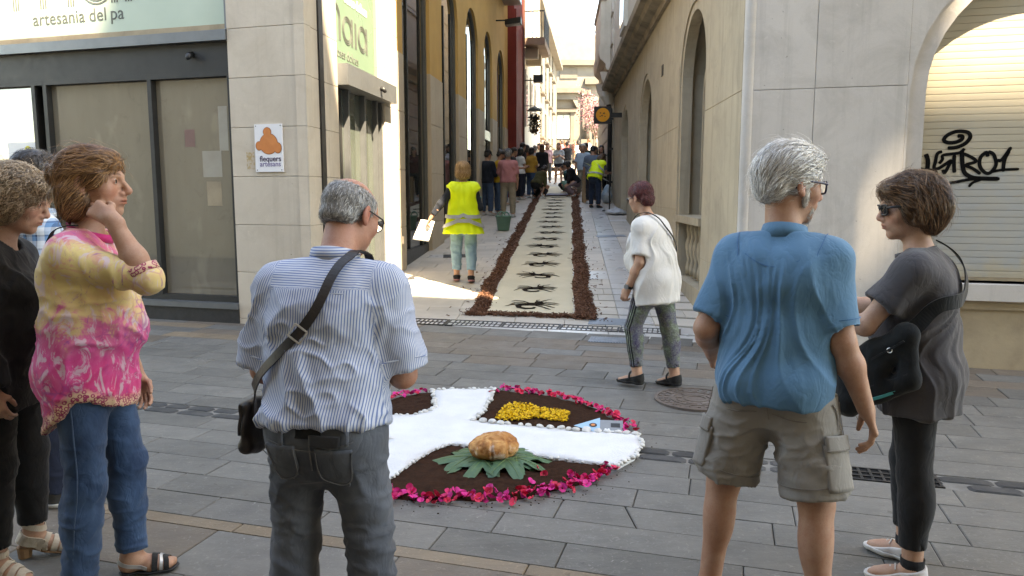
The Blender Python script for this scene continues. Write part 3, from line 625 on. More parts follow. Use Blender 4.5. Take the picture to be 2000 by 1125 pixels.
for pts,wd in (
  ([(660,235),(720,240),(715,285),(640,322),(540,325),(490,285),(540,215),(660,170),(790,190),(820,260),(760,345),(650,395),(545,400)],52),
  ([(270,480),(300,560),(305,660),(290,775)],60),([(210,650),(185,675),(260,700),(390,715),(435,765)],40),([(480,450),(420,480),(400,600),(390,680),(440,690),(530,630),(600,580),(580,640),(530,750),(505,705)],46),
  ([(450,620),(490,560),(500,500),(700,470),(760,410)],42),([(640,500),(640,620),(655,750)],50),([(730,430),(740,560),(770,720),(830,790),(950,830),(1230,840)],58),
  ([(750,480),(880,550),(910,600),(790,645),(880,690),(985,770)],44),([(1060,530),(1040,470),(970,540),(970,660),(1040,750),(1110,750),(1170,640),(1130,500),(1060,460)],48),
  ([(1180,580),(1240,570),(1340,400)],46),([(1320,450),(1270,580),(1265,740)],48),([(1110,745),(1250,715),(1460,705)],38),
  ([(490,835),(450,865),(500,905),(640,890),(830,850),(1000,835)],42),([(850,950),(900,890),(1000,850)],36)): stroke(pts,wd)
# ---- building beyond on the right: rusticated stone, balcony, rainwater pipe
rf=empty('rusticated_building',(0,0,0),0,'rusticated stone building with a balcony on scrolled brackets, right side of the lane','building')
RA.part('wall',16.35,24.5,.5,13.5,-4,.05,m_stone,rf)
for k in range(14):
    z0=2.4+k*.46
    for j in range(5):
        t0=16.36+j*1.45+(.7 if k%2 else 0)
        RA.slab('stone_block',t0,min(t0+1.43,24.4),z0,z0+.44,.04,.09,m_stone,rf,.02)
RA.part('base_ledge',16.36,24.4,2.15,2.37,.04,.16,m_stone,rf)
prof2=[(0.09,5.4),(.2,5.42),(.24,5.6),(.40,5.75),(.44,5.9),(.44,6.15),(.09,6.15)]
mb=MB(); mb.loft([[RA.p(t,z,o) for o,z in prof2] for t in (17.0,20.6)]); mb.build('balcony',m_stone,rf)
RA.part('balcony_parapet',17.05,20.55,6.152,7.5,.28,.40,m_stone,rf); RA.part('balcony_parapet_end',17.05,17.2,6.152,7.5,.09,.278,m_stone,rf); RA.part('balcony_coping',17.0,20.6,7.502,7.6,.24,.45,m_stone2,rf)
for t in (17.3,19.9):
    pr=[(.09,4.6),(.2,4.62),(.28,4.8),(.24,5.0),(.32,5.15),(.38,5.4),(.09,5.4)]
    mb=MB(); mb.loft([[RA.p(tt,z,o) for o,z in pr] for tt in (t,t+.32)]); mb.build('balcony_bracket',m_stone,rf)
pipe=empty('rainwater_pipe',(0,0,0),0,'dark rainwater pipe with a grey stone hopper head on the right wall','pipe')
mb=MB(); mb.tube([RA.p(16.2,4.3,.2),RA.p(16.2,4.1,.12),RA.p(16.2,1.2,.12)],.07,10); mb.build('pipe',m_black,pipe,True)
mb=MB(); mb.tube([RA.p(16.2,4.62,.2),RA.p(16.2,4.5,.2),RA.p(16.2,4.25,.16)],[.26,.24,.11],8); mb.build('hopper',m_stone2,pipe)
for z in (1.9,2.9,3.8): RA.part('clip',16.1,16.3,z,z+.06,.02,.13,m_black,pipe)
ac=empty('air_conditioner',(0,0,0),0,'small white air conditioning box on the upper right wall','air conditioner')
RA.part('case',13.6,14.3,7.0,7.5,.02,.32,m_white,ac); RA.part('grille',13.65,14.0,7.05,7.45,.321,.335,m_dark,ac)
# bank hanging sign
sg=empty('hanging_sign',(0,0,0),0,'square black projecting sign with a yellow disc and star mark on the right wall','sign')
t=13.3
RA.part('bracket',t-.02,t+.06,3.58,3.70,.0,.28,m_black,sg); RA.part('box',t-.06,t+.1,3.42,3.86,.28,.74,m_black,sg)
mb=MB(); n=28
fr=[RA.p(t-.064,3.64+.18*math.sin(2*math.pi*k/n),.51+.18*math.cos(2*math.pi*k/n)) for k in range(n)]; mb.add(fr,[list(range(n))]); mb.build('disc',mat('amber_sign',(.75,.30,.02),(.7,.27,.02),4,.4,0),sg)
for (y,z,r) in ((.48,3.68,.035),(.57,3.69,.025),(.53,3.62,.03),(.45,3.60,.02),(.58,3.60,.02)):
    mb=MB(); mb.add([RA.p(t-.068,z+r*(1 if k%2 else .35)*math.sin(2*math.pi*k/10),y+r*(1 if k%2 else .35)*math.cos(2*math.pi*k/10)*1.4) for k in range(10)],[list(range(10))]); mb.build('star_mark',m_black,sg)
m_far=mat('far_stucco',(.17,.158,.135),(.145,.133,.113),1.2,.85,.15,60,.2); m_far2=mat('far_stone_trim',(.125,.114,.097),(.105,.096,.08),1.2,.85,.15,60,.2)
# ---- plaza end: pale palace front, side houses, dome, tree
pal=empty('plaza_palace',(0,0,0),0,'pale palace front with a pedimented window and a niche closing the lane','building')
FP=Frame((0,62),(1,0),1); zb=3.3
FP.part('wall',2.2,10.5,zb-1,13.5,-3,0,m_far,pal); FP.part('attic',2.2,10.5,13.5,14.4,-3,-.3,m_far,pal)
FP.part('cornice',2.1,10.6,11.9,12.3,.0,.45,m_far2,pal); FP.part('frieze',2.3,6.0,9.75,10.1,.0,.3,m_far2,pal); FP.part('frieze',5.9,10.5,10.4,10.9,.0,.5,m_far2,pal)
FP.part('base_course',2.2,10.5,5.35,5.6,.0,.15,m_far2,pal)
FP.part('panel',3.9,5.3,10.9,11.7,.002,.08,m_far2,pal)
FP.part('window',3.65,4.75,6.1,8.0,.002,.03,g_dark,pal); FP.part('shutter',3.68,4.18,6.12,7.98,.031,.08,mat('pale_shutter',(.48,.55,.5),(.42,.5,.45),3,.6,.1),pal); FP.part('shutter',4.22,4.72,6.12,7.98,.031,.08,MATS['pale_shutter'],pal)
FP.part('window_surround',3.35,3.63,5.9,8.2,.002,.2,m_far2,pal); FP.part('window_surround',4.77,5.05,5.9,8.2,.002,.2,m_far2,pal); FP.part('lintel',3.2,5.2,8.202,8.5,.002,.35,m_far2,pal)
mb=MB(); mb.loft([[FP.p(tt,z,.002),FP.p(tt,z,.4)] for tt,z in ((3.1,8.502),(5.3,8.502),(4.9,9.2),(3.5,9.2))]+[[FP.p(3.1,8.502,.002),FP.p(3.1,8.502,.4)]],False,closed=False); mb.build('pediment',m_far2,pal)
FP.part('window_sill',3.4,5.0,5.602,5.9,.002,.3,m_far2,pal)
FP.part('pilaster',5.75,6.3,3.3,9.6,.002,.25,m_far2,pal); FP.part('capital',5.65,6.4,9.6,9.98,.002,.35,m_far2,pal)
arch_band(FP,6.7,9.9,5.0,8.0,9.6,.3,.002,.2,'niche_surround',m_far2,pal); arch_panel(FP,7.0,9.6,5.0,8.0,9.3,.001,.02,'niche',m_far2,pal)
FP.part('upper_window',7.9,8.6,11.0,11.75,.002,.03,g_dark,pal); FP.part('doorway',4.0,5.2,3.2,5.3,.002,.03,g_dark,pal)
FP.part('plinth',5.6,6.6,4.0,6.0,.26,.8,m_far2,pal)
st=empty('statue',(6.1,61.4,6.0),0,'dark standing statue on a plinth before the palace front','statue')
mb=MB(); mb.tube([(0,0,0),(0,0,.35),(.02,0,.8),(0,0,1.05),(0,0,1.25),(0,0,1.32),(0,0,1.45),(0,0,1.58)],[.22,.18,.2,.24,.2,.07,.11,.04],12); mb.tube([(.2,0,1.15),(.34,-.05,.9),(.2,-.15,.75)],[.06,.055,.04],8); mb.tube([(-.2,0,1.15),(-.32,-.05,.9),(-.25,-.15,.65)],[.06,.055,.04],8); mb.build('figure',mat('bronze',(.07,.06,.05),(.05,.045,.04),4,.5,.2,metal=.5),st,True)
lw=empty('white_house',(0,0,0),0,'white sunlit house with shallow balconies at the left of the plaza','building')
HL=Frame((1.0,38),(.115,1),1)
HL.part('wall',0,22,1.5,11.2,-5,0,m_far,lw); HL.part('roof_edge',-.2,22.1,11.2,11.5,-5,.45,m_far,lw)
for z in (4.9,7.4,9.6):
    for t in (2.0,5.5,9.0,12.5,16): HL.part('window',t,t+1.1,z,z+1.6,.002,.03,g_dark,lw); HL.part('balcony_slab',t-.2,t+1.3,z-.14,z-.04,.002,.22,m_far2,lw)
aw=empty('awning',(0,0,0),0,'tan shop awning in sunlight at the plaza corner','awning')
mb=MB(); mb.box8([HL.p(4,3.9,.0),HL.p(8.5,3.9,.0),HL.p(8.5,3.0,1.6),HL.p(4,3.0,1.6),HL.p(4,4.0,.0),HL.p(8.5,4.0,.0),HL.p(8.5,3.06,1.6),HL.p(4,3.06,1.6)]); mb.build('canvas',mat('tan_canvas',(.5,.3,.17),(.45,.27,.15),3,.85,.1),aw)
for t in (4.1,8.4): mb=MB(); mb.tube([HL.p(t,3.3,.0),HL.p(t,3.05,1.5)],.03,6); mb.build('arm',m_alum,aw)
tw=empty('rooftop_mast',(0,0,0),0,'slim pale rooftop turret with a ball finial against the sky','turret')
mb=MB(); mb.tube([(3.1,70,13),(3.1,70,16.3)],[.35,.18],8); mb.build('shaft',m_white,tw); mb=MB(); mb.tube([(3.1,70,16.2),(3.1,70,16.4),(3.1,70,16.7),(3.1,70,16.9)],[.1,.34,.34,.08],10); mb.build('finial',m_white,tw,True)
dome=empty('lattice_dome',(11.0,82,14.2),0,'blue lattice dome rising behind the palace roof','dome')
m_dome=mat('blue_dome',(.16,.34,.50),(.25,.45,.6),6,.3,.1,30,.6)
V=[];Rr=3.0;N1,N2=14,24
rings=[[(Rr*math.cos(a)**.8*math.cos(2*math.pi*j/N2),Rr*math.cos(a)**.8*math.sin(2*math.pi*j/N2),6.2*math.sin(a)) for j in range(N2)] for a in [math.pi/2*i/N1*.985 for i in range(N1)]]
mb=MB(); mb.loft(rings,False); mb.build('glazing',m_dome,dome,True)
for j in range(12):
    for s in (1,-1):
        mb=MB(); mb.tube([(Rr*1.02*math.cos(a)**.8*math.cos(2*math.pi*j/12+s*i*.09),Rr*1.02*math.cos(a)**.8*math.sin(2*math.pi*j/12+s*i*.09),6.25*math.sin(a)) for i,a in enumerate([math.pi/2*i/N1*.985 for i in range(N1)])],.07,5); mb.build('lattice_rib',m_white,dome)
mb=MB(); mb.tube([(0,0,-8),(0,0,.05)],3.2,24); mb.build('drum',m_white,dome)
# plaza tree with violet-brown leaves
def tree(loc,h,r,label,c1,c2,n,seed):
    rp=random.Random(seed); root=empty('plaza_tree',loc,0,label,'tree'); tr=MB(); tr.tube([(0,0,-.2),(.05,0,h*.2),(-.03,.04,h*.42)],[.16,.13,.1],8); tips=[]
    for k in range(9):
        a=rp.uniform(0,6.28); e=Vector((math.cos(a)*r*rp.uniform(.4,.85),math.sin(a)*r*rp.uniform(.4,.85),h*rp.uniform(.55,.95))); m=Vector((e.x*.4,e.y*.4,h*.5))
        tr.tube([(-.03,.04,h*.36),m,e],[.07,.05,.015],6); tips+= [m.lerp(e,f) for f in (.3,.6,.8,1.0)]
    tr.build('trunk',mat('bark',(.22,.18,.15),(.16,.13,.1),6,.9,.4),root,True)
    V=[];Q=[]
    for k in range(n):
        c=rp.choice(tips)+Vector((rp.gauss(0,.3),rp.gauss(0,.3),rp.gauss(0,.35))); d=Vector((rp.uniform(-1,1),rp.uniform(-1,1),rp.uniform(-1,.6))).normalized()*.14; e=d.cross(Vector((rp.uniform(-1,1),rp.uniform(-1,1),rp.uniform(-1,1)))).normalized()*.05
        b=len(V); V+=[c,c+d*.5+e,c+d,c+d*.5-e]; Q.append((b,b+1,b+2,b+3))
    nmesh('crown',V,Q,mat(label[:12],c1,c2,18,.7,0),root,False)
tree((5.6,50,gz(5.6,50)),4.7,1.7,'small tree with violet brown leaves in the plaza',(.14,.06,.075),(.24,.13,.14),1500,5)
# tree behind the camera across the street is what the glazing mirrors
# ---- building across the street (behind the viewer): it throws the shade over the street
ac2=empty('facing_building',(0,0,0),0,'tall beige house across the street, mirrored in the shop windows','building')
XF=Frame((16*.9605,-1.25-16*.2785),(-.9605,.2785),1)
m_face=mat('facing_render',(.36,.30,.22),(.3,.25,.18),1.2,.85,.2)
xt=lambda x:(16-x/.9605)                                             # facade t from world x
arch_wall(XF,0,34,-.2,5,[(xt(-2.2),xt(-3.6),None,2.0,2.7),(xt(-4.4),xt(-5.9),None,2.0,2.75),(xt(3.4),xt(2.0),None,2.0,2.7),(xt(.8),xt(-.8),None,2.0,2.7)][::-1] if False else [(xt(3.4),xt(2.0),None,2.0,2.7),(xt(.8),xt(-.8),None,2.0,2.7),(xt(-2.2),xt(-3.6),None,2.0,2.7),(xt(-4.4),xt(-5.9),None,2.0,2.75)],.4,'ground_floor_wall',m_face,ac2)
XF.part('interior_wall',0,34,-.2,5,-1.0,-.6,m_dark,ac2)
XF.part('upper_wall',0,17.8,5.001,21.4,-9,.01,m_face,ac2); XF.part('lower_wing',17.802,34,5.001,8.2,-9,.01,m_face,ac2); XF.part('shop_sign',xt(-1.9),xt(-4.2),2.8,3.3,.01,.06,m_stone,ac2)
text('sign_lettering','MURALLA',.36,XF.mtx(xt(-1.95),2.9,.062),m_gtext,ac2,.004,spacing=1.0); 
for zz in (6,9.2,12.4,15.6,18.6):
    for k in range(5 if zz>7 else 9): XF.part('window',1.5+k*3.5,2.7+k*3.5,zz,zz+1.9,.011,.03,g_dark,ac2)
# added unseen screen: openings shaped to throw sun patches on shutter, wall and sign
def screen(holes,z0,z1,t0,t1):
    mb=MB(); ts=sorted({t0,t1,*[h[0] for h in holes],*[h[1] for h in holes]})
    for a,b in zip(ts,ts[1:]):
        zs=[z0]
        for h in sorted(holes,key=lambda h:h[2]):
            if h[0]<=a+1e-6 and h[1]>=b-1e-6: zs+=[h[2],h[3]]
        zs.append(z1)
        for c,d in zip(zs[::2],zs[1::2]):
            if d-c>1e-4: XF.box(mb,a,b,c,d,-.05,0)
    return mb.build('added_sun_screen',m_face,ac2)
def sun_hit(p):
    """where the ray from p towards the sun crosses the screen plane -> (t,z)"""
    p=Vector(p); k=(XF.o-p).dot(XF.n)/S.dot(XF.n); q=p+S*k; return ((q-XF.o).dot(XF.d),q.z)
H0=sun_hit((-2.01,9.7,1.3))[1]
def hole(p,q):
    a,b=sun_hit(p),sun_hit(q); return (min(a[0],b[0]),max(a[0],b[0]),min(a[1],b[1]),max(a[1],b[1]))
holes=[hole(RF.p(1.50,2.52,-.2),RF.p(3.6,3.5,-.2)),hole(RF.p(1.13,1.0,0),RF.p(1.25,1.95,0)),hole(LF.p(2.6,3.55,-.1),LF.p(5.6,4.6,-.1))]
screen(holes,21.4,H0,0,17.8)
# ================================================================ implicit-surface modelling for people, bread, bags
_tab=np.random.RandomState(5).rand(32,32,32).astype(np.float32)
def vnoise(p):
    i=np.floor(p).astype(int); f=(p-i); f=f*f*(3-2*f); i&=31; j=(i+1)&31
    x0,y0,z0=i.T; x1,y1,z1=j.T; fx,fy,fz=f.T
    l=lambda a,b,t:a+(b-a)*t
    return l(l(l(_tab[x0,y0,z0],_tab[x1,y0,z0],fx),l(_tab[x0,y1,z0],_tab[x1,y1,z0],fx),fy),l(l(_tab[x0,y0,z1],_tab[x1,y0,z1],fx),l(_tab[x0,y1,z1],_tab[x1,y1,z1],fx),fy),fz)*2-1
def fbm(p,o=3):
    s=0;a=1;t=0
    for k in range(o): s=s+a*vnoise(p*(2**k)+17.3*k); t+=a; a*=.5
    return s/t
def unit(v): v=np.asarray(v,float); return v/(np.linalg.norm(v)+1e-12)
class Fld:
    def __init__(s): s.ops=[]
    def add(s,fn,lo,hi,k,mode='u'): s.ops.append((fn,np.asarray(lo,float),np.asarray(hi,float),k,mode)); return s
    def cone(s,a,b,ra,rb,k=.02,flat=None,mode='u',cut=None,cuta=None):
        a=np.asarray(a,float); b=np.asarray(b,float); ab=b-a; n=unit(ab)
        if flat is not None: ax,rt=unit(flat[0]),1/flat[1]-1; ab2=ab+ax*(ab@ax)*rt
        else: ab2=ab
        L=ab2@ab2+1e-12
        def fn(x,y,z):
            qx,qy,qz=x-a[0],y-a[1],z-a[2]
            if flat is not None:
                g=(qx*ax[0]+qy*ax[1]+qz*ax[2])*rt; px,py,pz=qx+ax[0]*g,qy+ax[1]*g,qz+ax[2]*g
            else: px,py,pz=qx,qy,qz
            t=np.clip((px*ab2[0]+py*ab2[1]+pz*ab2[2])/L,0,1)
            d=np.sqrt((px-ab2[0]*t)**2+(py-ab2[1]*t)**2+(pz-ab2[2]*t)**2)-(ra+(rb-ra)*t)
            if flat is not None: d=d*(.5+.5*flat[1])
            if cut is not None:
                u=n if cut is True else unit(cut); d=np.maximum(d,(x-b[0])*u[0]+(y-b[1])*u[1]+(z-b[2])*u[2])
            if cuta is not None:
                u=n if cuta is True else -unit(cuta); d=np.maximum(d,-(qx*u[0]+qy*u[1]+qz*u[2]))
            return d
        r=max(ra,rb); return s.add(fn,np.minimum(a,b)-r,np.maximum(a,b)+r,k,mode)
    def ell(s,c,r,k=.02,M=None,mode='u'):
        c=np.asarray(c,float); r=np.asarray(r,float) if not np.isscalar(r) else np.array([r]*3,float)
        def fn(x,y,z):
            qx,qy,qz=x-c[0],y-c[1],z-c[2]
            if M is not None: qx,qy,qz=(qx*M[0,i]+qy*M[1,i]+qz*M[2,i] for i in range(3))
            k0=np.sqrt((qx/r[0])**2+(qy/r[1])**2+(qz/r[2])**2); k1=np.sqrt((qx/r[0]**2)**2+(qy/r[1]**2)**2+(qz/r[2]**2)**2)+1e-9
            return k0*(k0-1)/k1
        m=r.max(); return s.add(fn,c-m,c+m,k,mode)
    def cut(s,p,n):
        p=np.asarray(p,float); n=unit(n); return s.add(lambda x,y,z:(x-p[0])*n[0]+(y-p[1])*n[1]+(z-p[2])*n[2],[-9]*3,[9]*3,0,'i')
    def cutfn(s,fn): return s.add(fn,[-9]*3,[9]*3,0,'i')
    @staticmethod
    def comb(f,d,k,mode):
        if mode=='u':
            if k<=0: return np.minimum(f,d)
            h=np.clip(.5+.5*(f-d)/k,0,1); return f+(d-f)*h-k*h*(1-h)
        if mode=='s':
            d=-d
            if k<=0: return np.maximum(f,d)
            h=np.clip(.5-.5*(f-d)/k,0,1); return f+(d-f)*h+k*h*(1-h)
        return np.maximum(f,d)
    def grid(s,lo,hi,h):
        n=np.maximum(np.ceil((hi-lo)/h).astype(int)+1,2); ax=[(lo[i]+h*np.arange(n[i])).astype(np.float32) for i in range(3)]
        f=np.full(n,.3,np.float32)
        for fn,l,u,k,mode in s.ops:
            m=abs(k)+2.5*h+.012
            a=np.clip(np.floor((l-m-lo)/h).astype(int),0,n); b=np.clip(np.ceil((u+m-lo)/h).astype(int)+1,0,n)
            if (b<=a).any(): continue
            sl=tuple(slice(a[i],b[i]) for i in range(3))
            d=fn(ax[0][sl[0]][:,None,None],ax[1][sl[1]][None,:,None],ax[2][sl[2]][None,None,:])
            f[sl]=s.comb(f[sl],d,k,mode)
        return f
    def ev(s,p):
        f=np.full(len(p),.3)
        for fn,l,u,k,mode in s.ops: f=s.comb(f,fn(p[:,0],p[:,1],p[:,2]),k,mode)
        return f
    def grad(s,p,e=.003):
        g=np.stack([s.ev(p+np.eye(3)[i]*e)-s.ev(p-np.eye(3)[i]*e) for i in range(3)],1); return g/(np.linalg.norm(g,axis=1,keepdims=True)+1e-9)
    def bounds(s):
        L=[o for o in s.ops if o[4]=='u']; return np.min([o[1] for o in L],0)-.02,np.max([o[2] for o in L],0)+.02
    def project(s,p,off=0,it=4):
        for _ in range(it): p=p-s.grad(p)*(s.ev(p)-off)[:,None]
        return p
def surfnet(f,lo,h):
    s=f<0; nx,ny,nz=f.shape
    c=np.zeros((nx-1,ny-1,nz-1),np.int8)
    C8=[(i,j,k) for i in (0,1) for j in (0,1) for k in (0,1)]
    for i,j,k in C8: c+=s[i:nx-1+i,j:ny-1+j,k:nz-1+k]
    m=(c>0)&(c<8); I=np.argwhere(m)
    if len(I)==0: return np.zeros((0,3)),np.zeros((0,4),int)
    ids=np.full(m.shape,-1,np.int32); ids[m]=np.arange(len(I))
    vals={q:f[I[:,0]+q[0],I[:,1]+q[1],I[:,2]+q[2]] for q in C8}
    acc=np.zeros((len(I),3)); cnt=np.zeros(len(I))
    for q in C8:
        for a in range(3):
            if q[a]==0:
                r=list(q); r[a]=1; r=tuple(r); va,vb=vals[q],vals[r]; x=(va<0)!=(vb<0); t=np.where(x,va/(va-vb+1e-12),0)
                p=np.array(q,float)[None]+np.zeros((len(I),1)); p[:,a]+=t; acc+=p*x[:,None]; cnt+=x
    V=lo+(I+acc/cnt[:,None])*h
    Q=[]
    for a in range(3):
        b,d=(a+1)%3,(a+2)%3; sl0=[slice(None)]*3; sl1=[slice(None)]*3; sl0[a]=slice(0,-1); sl1[a]=slice(1,None)
        s0,s1=s[tuple(sl0)],s[tuple(sl1)]; x=s0!=s1; J=np.argwhere(x); sg=s0[x]
        ok=(J[:,b]>0)&(J[:,d]>0)&(J[:,b]<f.shape[b]-1)&(J[:,d]<f.shape[d]-1); J=J[ok]; sg=sg[ok]
        def g(ob,od):
            K=J.copy(); K[:,b]-=ob; K[:,d]-=od; return ids[K[:,0],K[:,1],K[:,2]]
        q=np.stack([g(1,1),g(0,1),g(0,0),g(1,0)],1); q[~sg]=q[~sg][:,::-1]; Q.append(q)
    return V,np.concatenate(Q)
def vnorm(V,Q):
    a=V[Q[:,2]]-V[Q[:,0]]; b=V[Q[:,3]]-V[Q[:,1]]; n=np.cross(a,b); N=np.zeros_like(V)
    for i in range(4):
        for k in range(3): N[:,k]+=np.bincount(Q[:,i],n[:,k],len(V))
    return N/(np.linalg.norm(N,axis=1,keepdims=True)+1e-12)
def mesh_fld(F,h,hi=[],box=None):
    lo,up=box if box is not None else F.bounds(); Vs,Qs=[],[]; V,Q=surfnet(F.grid(lo,up,h),lo,h); nb=0
    if len(hi):
        keep=np.ones(len(Q),bool)
        for (l,u,hh) in hi:
            ins=((V>l+h*.6)&(V<u-h*.6)).all(1); keep&=~ins[Q].all(1)
        Q=Q[keep]
    Vs.append(V);Qs.append(Q); nb=len(V)
    for (l,u,hh) in hi:
        v,q=surfnet(F.grid(np.asarray(l,float),np.asarray(u,float),hh),np.asarray(l,float),hh); Vs.append(v); Qs.append(q+nb); nb+=len(v)
    V=np.concatenate(Vs);Q=np.concatenate(Qs)
    used=np.zeros(len(V),bool); used[Q.ravel()]=True; mp=np.cumsum(used)-1
    return V[used],mp[Q]
def fattr(o,name,val):
    a=o.data.attributes.new(name,'FLOAT','POINT'); a.data.foreach_set('value',np.asarray(val,np.float32))
def cattr(o,name,col):
    a=o.data.attributes.new(name,'FLOAT_COLOR','POINT'); c=np.ones((len(col),4),np.float32); c[:,:3]=col; a.data.foreach_set('color',c.ravel())
# ---------------------------------------------------------------- people materials
def skin(name,c,c2=None):
    if name in MATS: return MATS[name]
    q=NT(name); v=q.coord('Object'); c=lin(c); d=tuple(x*k for x,k in zip(c,(.86,.74,.70)))
    col=q.ramp(q.noise(v,28,4,.6),[(.3,c),(.7,d)]); col=q.mix(q.ramp(q.noise(v,9,4,.6),[(.5,0.),(.7,.35)]),col,tuple(x*k for x,k in zip(c,(.95,.72,.66)))); col=q.mix(q.ramp(q.noise(v,160,3,.6),[(.5,0.),(.75,.35)]),col,tuple(x*.72 for x in d)); col=q.mix(1.,col,q.attr('tint','Color'),'MULTIPLY')
    MATS[name]=q.done(col,.52,.32,normal=q.bump(q.noise(v,220,4,.7),.3,.0025)); return MATS[name]
def cloth(name,c1,c2=None,scale=9,rough=.9,weave=900,bump=.12,sheen=.15,stain=None,stscale=3,stfac=.5,stretch=(1,1,1),fold=.0,lo=.35,hi=.65):
    if name in MATS: return MATS[name]
    q=NT(name); v=q.coord('Object',stretch); c1=lin(c1); c2=lin(c2) if c2 is not None else tuple(x*.8 for x in c1)
    col=q.ramp(q.noise(v,scale,5,.6),[(lo,c1),(hi,c2)])
    if stain is not None: col=q.mix(q.ramp(q.noise(v,stscale,5,.6,.3),[(.42,0.),(.68,float(stfac))]),col,stain)
    n=q.bump(q.noise(v,weave,2),bump,.001); n=q.bump(q.noise(v,26,4,.6),.3,.004,n); cr=q.math('ABSOLUTE',q.math('SUBTRACT',q.noise(q.coord('Object',(1,1,.6),(.5,.3,.2)),13,3,.55,.5),.5)); n=q.bump(q.ramp(cr,[(.0,0.),(.10,1.)]),.28,.004,n)
    MATS[name]=q.done(col,rough,.2,normal=n,sheen=sheen); return MATS[name]
def hairmat(name,a,b,c):
    if name in MATS: return MATS[name]
    q=NT(name); v=q.coord('Object'); f=q.attr('rnd'); f=q.math('ADD',q.math('MULTIPLY',f,.75),q.math('MULTIPLY',q.noise(v,60,3),.3))
    MATS[name]=q.done(q.ramp(f,[(.15,tuple(x*.7 for x in a)),(.5,b),(.9,tuple(min(.9,x*1.15) for x in c))]),.4,.4); return MATS[name]
m_eye=mat('eye_white',(.62,.58,.54),(.6,.56,.52),3,.25,0,1,.5); m_iris=mat('eye_iris',(.025,.016,.01),(.02,.013,.01),3,.15,0,1,.6)
m_rub=mat('rubber_sole',(.03,.03,.032),(.02,.02,.022),12,.7,.1); m_wsole=mat('white_sole',(.6,.58,.55),(.5,.48,.46),12,.6,.1)
